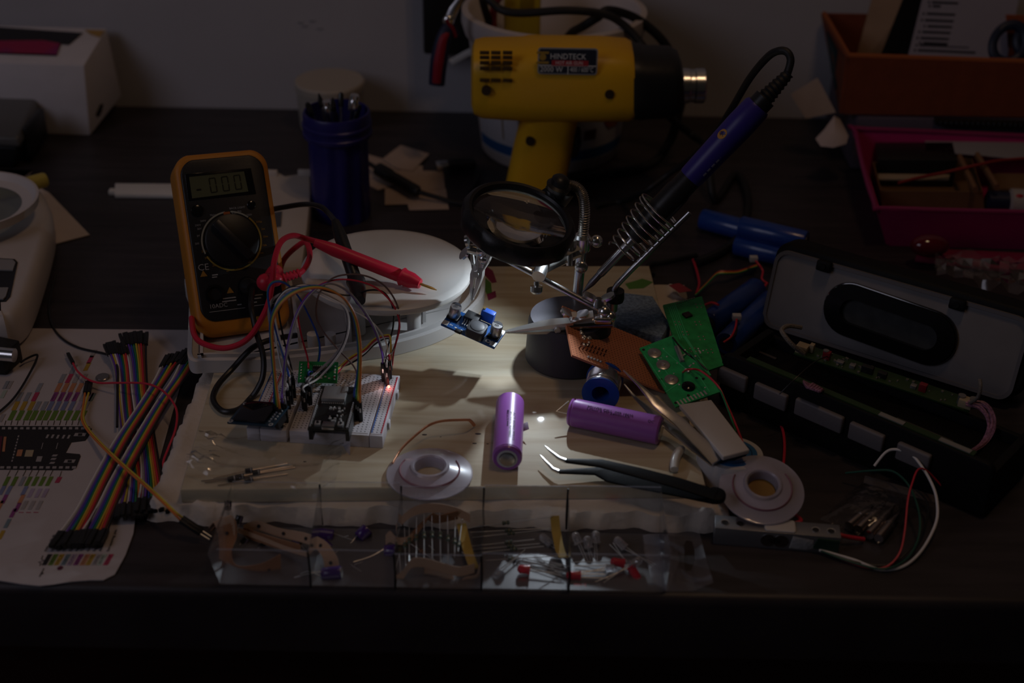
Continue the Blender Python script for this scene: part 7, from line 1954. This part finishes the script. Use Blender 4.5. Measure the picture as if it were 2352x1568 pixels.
for i in range(1, 5):
    x = xs[i]
    pane(V((x, TYF, ZB)), V((x, TYB, ZB)), V((x, TYB, TH + .001)), V((x, TYF, TH - .005)), 'divider')
    b = MB(); b.tube([V((x, TYF - .0012, .0006)), V((x + .0003, TYF - .0014, TH*.4)), V((x - .0002, TYF - .0012, TH - .005))], .0006, n=6); b.build('marked_edge', DKE, ctray, world=True)
    b = MB(); b.tube([V((x, TYB + .0005, .003)), V((x - .0003, TYB + .0005, TH*.5)), V((x, TYB + .0008, TH + .002))], .0006, n=6); b.build('marked_edge', DKE, ctray, world=True)
# hang tab with its slot
tb = [P(*q, .002) for q in ((1478, 1228), (1605, 1220), (1622, 1290), (1638, 1344), (1590, 1358), (1530, 1366), (1494, 1330))]
SLOT = [(1571, 1252), (1577, 1240), (1590, 1243), (1595, 1262), (1596, 1285), (1588, 1310), (1574, 1314), (1570, 1290), (1572, 1270)]
bmh = bmesh.new(); ov = [bmh.verts.new((q.x, q.y, .002)) for q in tb]; iv = [bmh.verts.new((P(*q, .002).x, P(*q, .002).y, .002)) for q in SLOT]
oe = [bmh.edges.new((ov[i], ov[(i + 1) % len(ov)])) for i in range(len(ov))]; ie = [bmh.edges.new((iv[i], iv[(i + 1) % len(iv)])) for i in range(len(iv))]
bmesh.ops.triangle_fill(bmh, use_beauty=True, use_dissolve=False, edges=oe + ie)
bmesh.ops.subdivide_edges(bmh, edges=[e for e in bmh.edges if not e.is_boundary], cuts=1)
for q in bmh.verts: q.co.z = .0018 + .0035*(.5 + .5*math.sin(q.co.x*210 + .8))*(1 if q.co.x > .07 else .3)
b = MB(); b.bm(bmh); b.build('hang_tab', film('tab_film', gloss=1.0, haze=.07, hazecol=(.6, .6, .75), rough=.16), ctray, world=True, smooth_deg=80)
lf = [P(*q, z) for q, z in (((1476, 1228), .012), ((1548, 1222), .010), ((1560, 1290), .005), ((1536, 1352), .004), ((1500, 1340), .006), ((1482, 1280), .012))]
cc = sum(lf, V((0, 0, 0)))/6 + V((0, 0, .0035))
b = MB(); b.add(lf + [cc], [(i, (i + 1) % 6, 6) for i in range(6)]); b.build('curled_leaf', MATS['tab_film'], ctray, world=True, smooth_deg=80)

# paper-tape strips with capacitors
TAN = mat('tan_tape', (.40, .26, .17), .75, var=.05); TAN2 = mat('tan_tape_back', (.26, .12, .055), .75, var=.08)
def tape(nm, lab, pts, wid, m, holes_=(), cat='paper tape', grp=None):
    t = thing(nm, lab, cat, V((pts[0].x, pts[0].y, .001)), grp)
    b = MB(); b.strip(pts, wid, .0005); b.build('strip', m, t, world=True)
    for h in holes_:
        i, f, s_ = h; p = pts[i]*(1 - f) + pts[i + 1]*f; w_ = V(wid[min(i, len(wid) - 1)]); tt = (pts[i + 1] - pts[i]).normalized(); nn = tt.cross(w_).normalized()
        if nn.dot(CP - p) < 0: nn = -nn
        b = MB(); b.lathe([(.0011, 0), (.0011, .0003), (0, .0003)], 14, M=frame(p + w_*s_ + nn*.0004, tt, n=nn)); b.build('hole', DKE, t, world=True)
    return t
y_ = .640
tp1 = tape('tape_strip', 'tan paper tape curving up at the left end of the clear tray', [PY(500, 1210, .640), PY(518, 1200, .636), PY(524, 1240, .630), PY(520, 1290, .618), PY(545, 1326, .612), PY(600, 1322, .610), PY(645, 1295, .614)],
     [V((.0045, 0, .003)), V((.0055, 0, .003)), V((.0050, .002, .002)), V((.003, .003, .0055)), V((.0, .002, .0075)), V((0, .002, .0075)), V((.0, .002, .006))], TAN2, ((1, .6, 0), (4, .5, .3), (5, .4, .1)), grp='paper tapes in the clear tray')
b = MB(); b.strip([PY(492, 1206, .6405), PY(512, 1192, .6370), PY(522, 1230, .6325), PY(516, 1262, .628)], [V((.0035, 0, .002)), V((.0055, 0, .003)), V((.0050, 0, .002)), V((.002, 0, .001))], .0006); b.build('pale_face', TAN, tp1, world=True)
tp2 = tape('tape_strip', 'tan punched tape folded over in the second compartment of the tray', [PY(560, 1214, .646), PY(590, 1206, .645), PY(640, 1222, .640), PY(700, 1235, .632), PY(735, 1250, .624), PY(757, 1278, .616), PY(762, 1302, .612)],
     [V((0, .0012, .0020)), V((0, .0012, .0024)), V((0, .0012, .0024)), V((.001, .0012, .0026)), V((.0025, .001, .0022)), V((.0040, 0, .0008)), V((.0042, 0, 0))], TAN, ((1, .1, 0), (2, .2, 0), (3, .1, 0), (4, .1, 0), (5, .6, 0)), grp='paper tapes in the clear tray')
tp3 = tape('tape_strip', 'lower edge of tan tape slanting towards the front of the tray', [PY(542, 1216, .644), PY(600, 1236, .634), PY(655, 1258, .625), PY(708, 1274, .617)], [V((0, .0006, .0012))], TAN, grp='paper tapes in the clear tray')
b = MB(); b.strip([PY(560, 1222, .642), PY(620, 1242, .632), PY(690, 1262, .622)], [V((0, .001, .003))], .0004); b.build('brown_face', TAN2, tp3, world=True)
# electrolytic capacitors
CPUR = mat('cap_purple', (.055, .02, .16), .25, coat=.3); CBLK = mat('cap_black', (.012, .012, .014), .25, coat=.3)
def ecap(lab, a, c, r, m, leads, grp):
    t = thing('capacitor', lab, 'capacitor', V((a.x, a.y, min(a.z, c.z) - r)), grp); L_ = (c - a).length
    b = MB(); b.spin(a, c, [(r*.9, 0), (r, .0005), (r, .0010), (r*.93, .0014), (r, .0019), (r, L_ - .0005), (r*.92, L_)], 26); w_ = b.build('sleeve', m, t, world=True)
    u = (c - a).normalized(); b = MB(); b.spin(c, c + u*.0003, [(r*.8, 0), (r*.78, .0003)], 22); b.build('top', DSIL, t, world=True)
    n_ = (CP - a).normalized(); n_ = (n_ - u*n_.dot(u)).normalized(); s_ = u.cross(n_)
    b = MB(); b.box((L_/2, 0, r + .00005), (L_*.86, r*.34, .0001), M=frame(a, u, n=(n_ + s_*.6).normalized())); b.build('stripe', mat('stripe_pale', (.14, .11, .22), .4), w_, world=True)
    for k, e in enumerate(leads):
        b = MB(); b.tube([a + s_*(r*.4*(1 if k else -1))] + e, .00028, n=6, sub=4); b.build('lead', TIN, t, world=True)
def yz(px, py, y): return PY(px, py, y)
ecap('purple capacitor standing tilted highest in the second compartment', yz(824, 1234, .642), yz(845, 1214, .646), .0040, CPUR, [[yz(800, 1252, .636), yz(768, 1270, .628)], [yz(804, 1256, .636), yz(770, 1278, .626)]], 'purple capacitors')
ecap('purple capacitor lying at the back wall of the second compartment', yz(766, 1232, .644), yz(730, 1228, .644), .0044, CPUR, [[yz(800, 1230, .643)], [yz(810, 1240, .640)]], 'purple capacitors')
ecap('purple capacitor half hidden under the folded tape', yz(758, 1262, .634), yz(738, 1248, .636), .0038, CPUR, [[yz(785, 1290, .622), yz(792, 1316, .612)], [yz(800, 1292, .620), yz(830, 1312, .612)]], 'purple capacitors')
ecap('purple capacitor lying at the front wall of the second compartment', yz(740, 1318, .608), yz(784, 1314, .608), .0039, CPUR, [[yz(705, 1318, .607), yz(690, 1322, .606), yz(668, 1328, .606)], [yz(710, 1312, .609), yz(690, 1318, .608)]], 'purple capacitors')
ecap('purple capacitor lying against the right divider of its compartment', yz(884, 1266, .630), yz(910, 1264, .630), .0040, CPUR, [[yz(850, 1278, .625), yz(812, 1290, .620)], [yz(840, 1288, .622), yz(815, 1296, .617)]], 'purple capacitors')
ecap('small black capacitor standing at the top left corner of the tray', yz(523, 1170, .650), yz(524, 1150, .652), .0022, CBLK, [[yz(522, 1182, .649)], [yz(525, 1185, .649)]], 'black capacitors')
ecap('small black capacitor second from the left above the tape', yz(546, 1202, .644), yz(551, 1184, .647), .0023, CBLK, [[yz(541, 1216, .641)], [yz(544, 1220, .641)]], 'black capacitors')
ecap('small black capacitor lying behind the curved brown tape', yz(557, 1247, .636), yz(567, 1236, .638), .0023, CBLK, [[yz(547, 1258, .632)], [yz(549, 1260, .632)]], 'black capacitors')
ecap('glossy black capacitor on the floor of the first compartment', yz(592, 1264, .632), yz(609, 1250, .635), .0026, CBLK, [[yz(580, 1270, .630)], [yz(582, 1274, .628)]], 'black capacitors')
ecap('black capacitor lying between the two edges of folded tape', yz(690, 1256, .634), yz(672, 1248, .637), .0030, CBLK, [[yz(712, 1266, .630)], [yz(706, 1270, .628)]], 'black capacitors')
# axial resistors on their tape
RESB = mat('resistor_green', (.09, .13, .10), .45); RBAND = [mat('band_brown', (.05, .02, .01), .5), mat('band_black', (.008, .008, .008), .5), mat('band_gold', (.30, .18, .04), .4, metal=.6)]
def resistor(lab, a, c, grp, body=RESB, r=.0011, bl=.0046, pos=.5, bend=None):
    u = (c - a).normalized(); L_ = (c - a).length; m_ = a + u*L_*pos; s_ = m_ - u*bl/2
    t = thing('resistor', lab, 'resistor', V((m_.x, m_.y, m_.z - r)), grp)
    b = MB(); b.spin(s_, s_ + u*bl, [(r*.5, 0), (r*1.15, .0004), (r*1.15, .0011), (r*.85, .0016), (r*.85, bl - .0016), (r*1.15, bl - .0011), (r*1.15, bl - .0004), (r*.5, bl)], 14); bo = b.build('body', body, t, world=True)
    for k, f in enumerate((.17, .40, .58, .80)):
        b = MB(); rr = r*(1.18 if k in (0, 3) else .88); b.spin(s_ + u*(bl*f - .0002), s_ + u*(bl*f + .0002), [(rr, 0), (rr, .0004)], 12); b.build('band', RBAND[k % 3], bo, world=True)
    b = MB(); b.tube([a, s_ + u*.0002], .00026, n=6, sub=1); b.build('lead', TIN, t, world=True)
    b = MB(); b.tube([s_ + u*(bl - .0002), c] if bend is None else [s_ + u*(bl - .0002), c, bend], .00026, n=6, sub=1); b.build('lead', TIN, t, world=True)
tops = [(915, 1213), (929, 1212), (940, 1210), (957, 1187), (974, 1180), (992, 1177), (1010, 1176), (1028, 1178), (1046, 1184), (1062, 1190)]
bots = [(920, 1320), (932, 1300), (940, 1290), (956, 1288), (974, 1284), (993, 1284), (1012, 1290), (1030, 1298), (1044, 1280), (1052, 1266)]
bods = [(917, 1264), (930, 1253), (941, 1242), (957, 1235), (975, 1229), (993, 1228), (1012, 1230), (1028, 1236), (1044, 1243), (1056, 1250)]
for k in range(10):
    a, c = PY(*tops[k], .645), PY(*bots[k], .610)
    f = (bods[k][1] - tops[k][1])/(bots[k][1] - tops[k][1])
    resistor('%s resistor from the left on the tan tape in the middle compartment' % ('first', 'second', 'third', 'fourth', 'fifth', 'sixth', 'seventh', 'eighth', 'ninth', 'tenth')[k], a, c, 'resistors on the tan tape', pos=f)
tape('tape_strip', 'tan tape arching over the row of resistors in the third compartment', [PY(910, 1215, .646), PY(925, 1193, .646), PY(955, 1172, .646), PY(1000, 1166, .646), PY(1045, 1174, .645), PY(1080, 1190, .644)], [V((0, .001, .0026))], TAN, grp='paper tapes in the clear tray')
tape('tape_strip', 'tan tape along the feet of the row of resistors', [PY(906, 1335, .606), PY(925, 1320, .607), PY(945, 1294, .608), PY(975, 1292, .609), PY(1020, 1304, .609), PY(1055, 1312, .608), PY(1090, 1304, .610)], [V((0, .001, .0026))], TAN, grp='paper tapes in the clear tray')
tape('tape_strip', 'brown tape leaning behind the resistors in the third compartment', [PY(940, 1240, .640), PY(962, 1212, .642), PY(985, 1186, .643), PY(1005, 1192, .643), PY(1052, 1182, .644)], [V((.0030, 0, .0016)), V((.0030, 0, .0016)), V((.002, 0, .0024)), V((.001, 0, .003)), V((0, 0, .003))], TAN2, grp='paper tapes in the clear tray')
tape('tape_strip', 'pale curled scrap of tape by the left divider of the third compartment', [PY(886, 1240, .636), PY(896, 1232, .636), PY(912, 1242, .634), PY(935, 1240, .634), PY(948, 1232, .636)], [V((0, .001, .0030)), V((0, .001, .0034)), V((0, .001, .0020)), V((0, .001, .0018)), V((0, .001, .0018))], TAN, grp='paper tapes in the clear tray')
tape('tape_strip', 'crumpled tan tape lying at the front of the third compartment', [PY(975, 1308, .612), PY(1000, 1316, .610), PY(1030, 1330, .607), PY(1036, 1352, .604), PY(1062, 1338, .606), PY(1096, 1332, .608), PY(1100, 1300, .612)], [V((0, .001, .003)), V((0, .001, .0034)), V((.002, .001, .003)), V((.003, 0, .0016)), V((.001, .001, .003)), V((0, .001, .004)), V((.001, .001, .003))], TAN, grp='paper tapes in the clear tray')
YT = mat('yellow_masking', (.42, .27, .05), .6)
tape('tape_strip', 'yellow tape band at the right of the resistor row', [PY(1060, 1202, .645), PY(1066, 1230, .637), PY(1076, 1268, .624), PY(1090, 1306, .612)], [V((.0028, 0, .0004))], YT, grp='paper tapes in the clear tray')
tape('tape_strip', 'yellow tape band at the right end of the resistor bundle', [PY(1274, 1184, .646), PY(1278, 1222, .640), PY(1286, 1262, .628), PY(1294, 1280, .622)], [V((.0027, 0, .0002))], YT, grp='paper tapes in the clear tray')
for k, (px, py, y, l0, l1) in enumerate(((1162, 1214, .645, (1075, 1212), (1268, 1186)), (1168, 1218, .644, (1080, 1222), (1272, 1212)), (1174, 1224, .643, (1085, 1234), (1270, 1214)), (1168, 1250, .634, (1082, 1254), (1228, 1238)), (1173, 1256, .632, (1086, 1262), (1240, 1248)), (1180, 1260, .630, (1090, 1270), (1250, 1254)), (1176, 1276, .624, (1095, 1288), (1290, 1276)))):
    a, c = PY(*l0, y), PY(*l1, y); f = (px - l0[0])/(l1[0] - l0[0])
    resistor(['green resistor at the top of the upper bundle', 'green resistor in the middle of the upper bundle', 'green resistor at the bottom of the upper bundle', 'green resistor at the top of the lower bundle', 'green resistor in the middle of the lower bundle', 'green resistor at the bottom of the lower bundle', 'green resistor lying alone below the lower bundle'][k], a, c, 'bundled green resistors', pos=f)
for k, (a, c) in enumerate((((1000, 1288), (940, 1246)), ((1050, 1310), (985, 1252)), ((1062, 1268), (1100, 1300)))):
    resistor(['tan resistor slanting behind the left of the row', 'tan resistor slanting across the middle of the row', 'tan resistor slanting under the yellow tape'][k], PY(*a, .618), PY(*c, .636), 'slanting tan resistors', body=mat('resistor_tan', (.24, .10, .05), .5), pos=.5)
# LEDs
LCL = mat('led_clear', (.86, .86, .90), .10, trans=.85, ior=1.4, coat=.8); LRD = mat('led_red', (.62, .012, .03), .25, trans=.25)
def led_part(lab, a, c, m, leads, grp, r=.0025):
    t = thing('light_diode', lab, 'led', V((a.x, a.y, min(a.z, c.z) - r)), grp); L_ = (c - a).length; u = (c - a).normalized()
    prof = [(r*.9, 0), (r*1.16, .0001), (r*1.16, .0010), (r, .0011), (r, L_ - r*.9)]
    for i in range(1, 6): prof.append((r*math.cos(i*PI/10), L_ - r*.9 + r*.9*math.sin(i*PI/10)))
    prof[-1] = (0, L_)
    b = MB(); b.spin(a, c, prof, 22); w_ = b.build('lens', m, t, world=True)
    s_ = u.orthogonal().normalized()
    if m is LCL:
        b = MB(); b.spin(a + u*.0008, a + u*.0042, [(.0004, 0), (.0007, .0022), (.0012, .0034)], 10); b.build('cup', METAL, w_, world=True)
    for k, e in enumerate(leads):
        b = MB(); b.tube([a + s_*(.0008 if k else -.0008), e], .00028, n=6, sub=1); b.build('lead', TIN, t, world=True)
def ld(lab, pa, pc, ya, yc, m, leads, grp):
    led_part(lab, PY(*pa, ya), PY(*pc, yc), m, [PY(*q[:2], q[2]) for q in leads], grp)
RG, CG = 'red light diodes', 'clear light diodes'
ld('red light diode lying alone in the fourth compartment', (1217, 1308), (1188, 1306), .612, .612, LRD, [(1290, 1322, .608), (1296, 1314, .610)], RG)
ld('red light diode highest of the reds in the last compartment', (1434, 1294), (1402, 1288), .618, .618, LRD, [(1320, 1290, .622), (1318, 1300, .618)], RG)
ld('red light diode pointing down at the right of the last compartment', (1448, 1300), (1468, 1334), .616, .610, LRD, [(1400, 1250, .632), (1408, 1246, .634)], RG)
ld('red light diode just right of the last divider', (1334, 1322), (1300, 1320), .610, .610, LRD, [(1400, 1318, .612), (1398, 1328, .609)], RG)
ld('red light diode at the bottom front of the last compartment', (1346, 1350), (1312, 1348), .604, .604, LRD, [(1490, 1356, .603), (1492, 1350, .604)], RG)
ld('clear light diode by the yellow tape at the back', (1266, 1250), (1240, 1228), .638, .642, LCL, [(1310, 1290, .622), (1316, 1284, .624)], CG)
ld('clear light diode at the left of three standing at the back', (1330, 1248), (1318, 1222), .636, .640, LCL, [(1345, 1290, .624), (1352, 1292, .624)], CG)
ld('clear light diode in the middle of three standing at the back', (1352, 1258), (1347, 1230), .634, .638, LCL, [(1360, 1300, .622), (1366, 1300, .622)], CG)
ld('clear light diode at the right of three standing at the back', (1368, 1246), (1368, 1218), .638, .642, LCL, [(1366, 1290, .624), (1372, 1292, .624)], CG)
ld('clear light diode tilted at the upper right of the last compartment', (1436, 1258), (1412, 1234), .634, .638, LCL, [(1500, 1300, .618), (1506, 1296, .620)], CG)
ld('clear light diode with gold glinting leads pointing up right', (1448, 1298), (1474, 1284), .616, .620, LCL, [(1368, 1336, .606), (1386, 1338, .606)], CG)
ld('clear light diode lying lengthways at the front right', (1380, 1350), (1352, 1350), .604, .604, LCL, [(1490, 1358, .602), (1490, 1352, .603)], CG)
ld('clear light diode lying at the far front left of its compartment', (1204, 1354), (1174, 1354), .604, .604, LCL, [(1280, 1352, .604), (1282, 1358, .602)], CG)
ld('clear light diode lying at the front near the last divider', (1264, 1352), (1292, 1352), .604, .604, LCL, [(1190, 1356, .603), (1188, 1350, .604)], CG)
ld('clear light diode leaning down left in the fourth compartment', (1152, 1308), (1132, 1332), .612, .608, LCL, [(1200, 1268, .628), (1206, 1262, .630)], CG)
ld('clear light diode half hidden below the highest red one', (1392, 1306), (1416, 1304), .614, .614, LCL, [(1320, 1312, .612), (1322, 1320, .610)], CG)
rn = random.Random(21)
for k in range(7):
    p, q = (1180 + 14*k, 1278 + 9*(k % 4)), (1290 + 8*(k % 3), 1300 + 7*(k % 5))
    b = MB(); b.tube([PY(*p, .624 - .002*k), PY(*q, .614 - .001*k)], .00028, n=6, sub=1)
    single(b, 'wire_lead', TIN, ['loose straight wire lead lying highest of the leads beside the lone red diode', 'loose wire lead second from the top beside the lone red diode', 'loose wire lead third from the top beside the lone red diode', 'loose wire lead in the middle of the leads near the lone red diode', 'loose wire lead fifth from the top near the lone red diode', 'loose wire lead second from the bottom near the lone red diode', 'loose wire lead lowest of the leads near the last divider'][k], 'wire lead', 'loose wire leads')
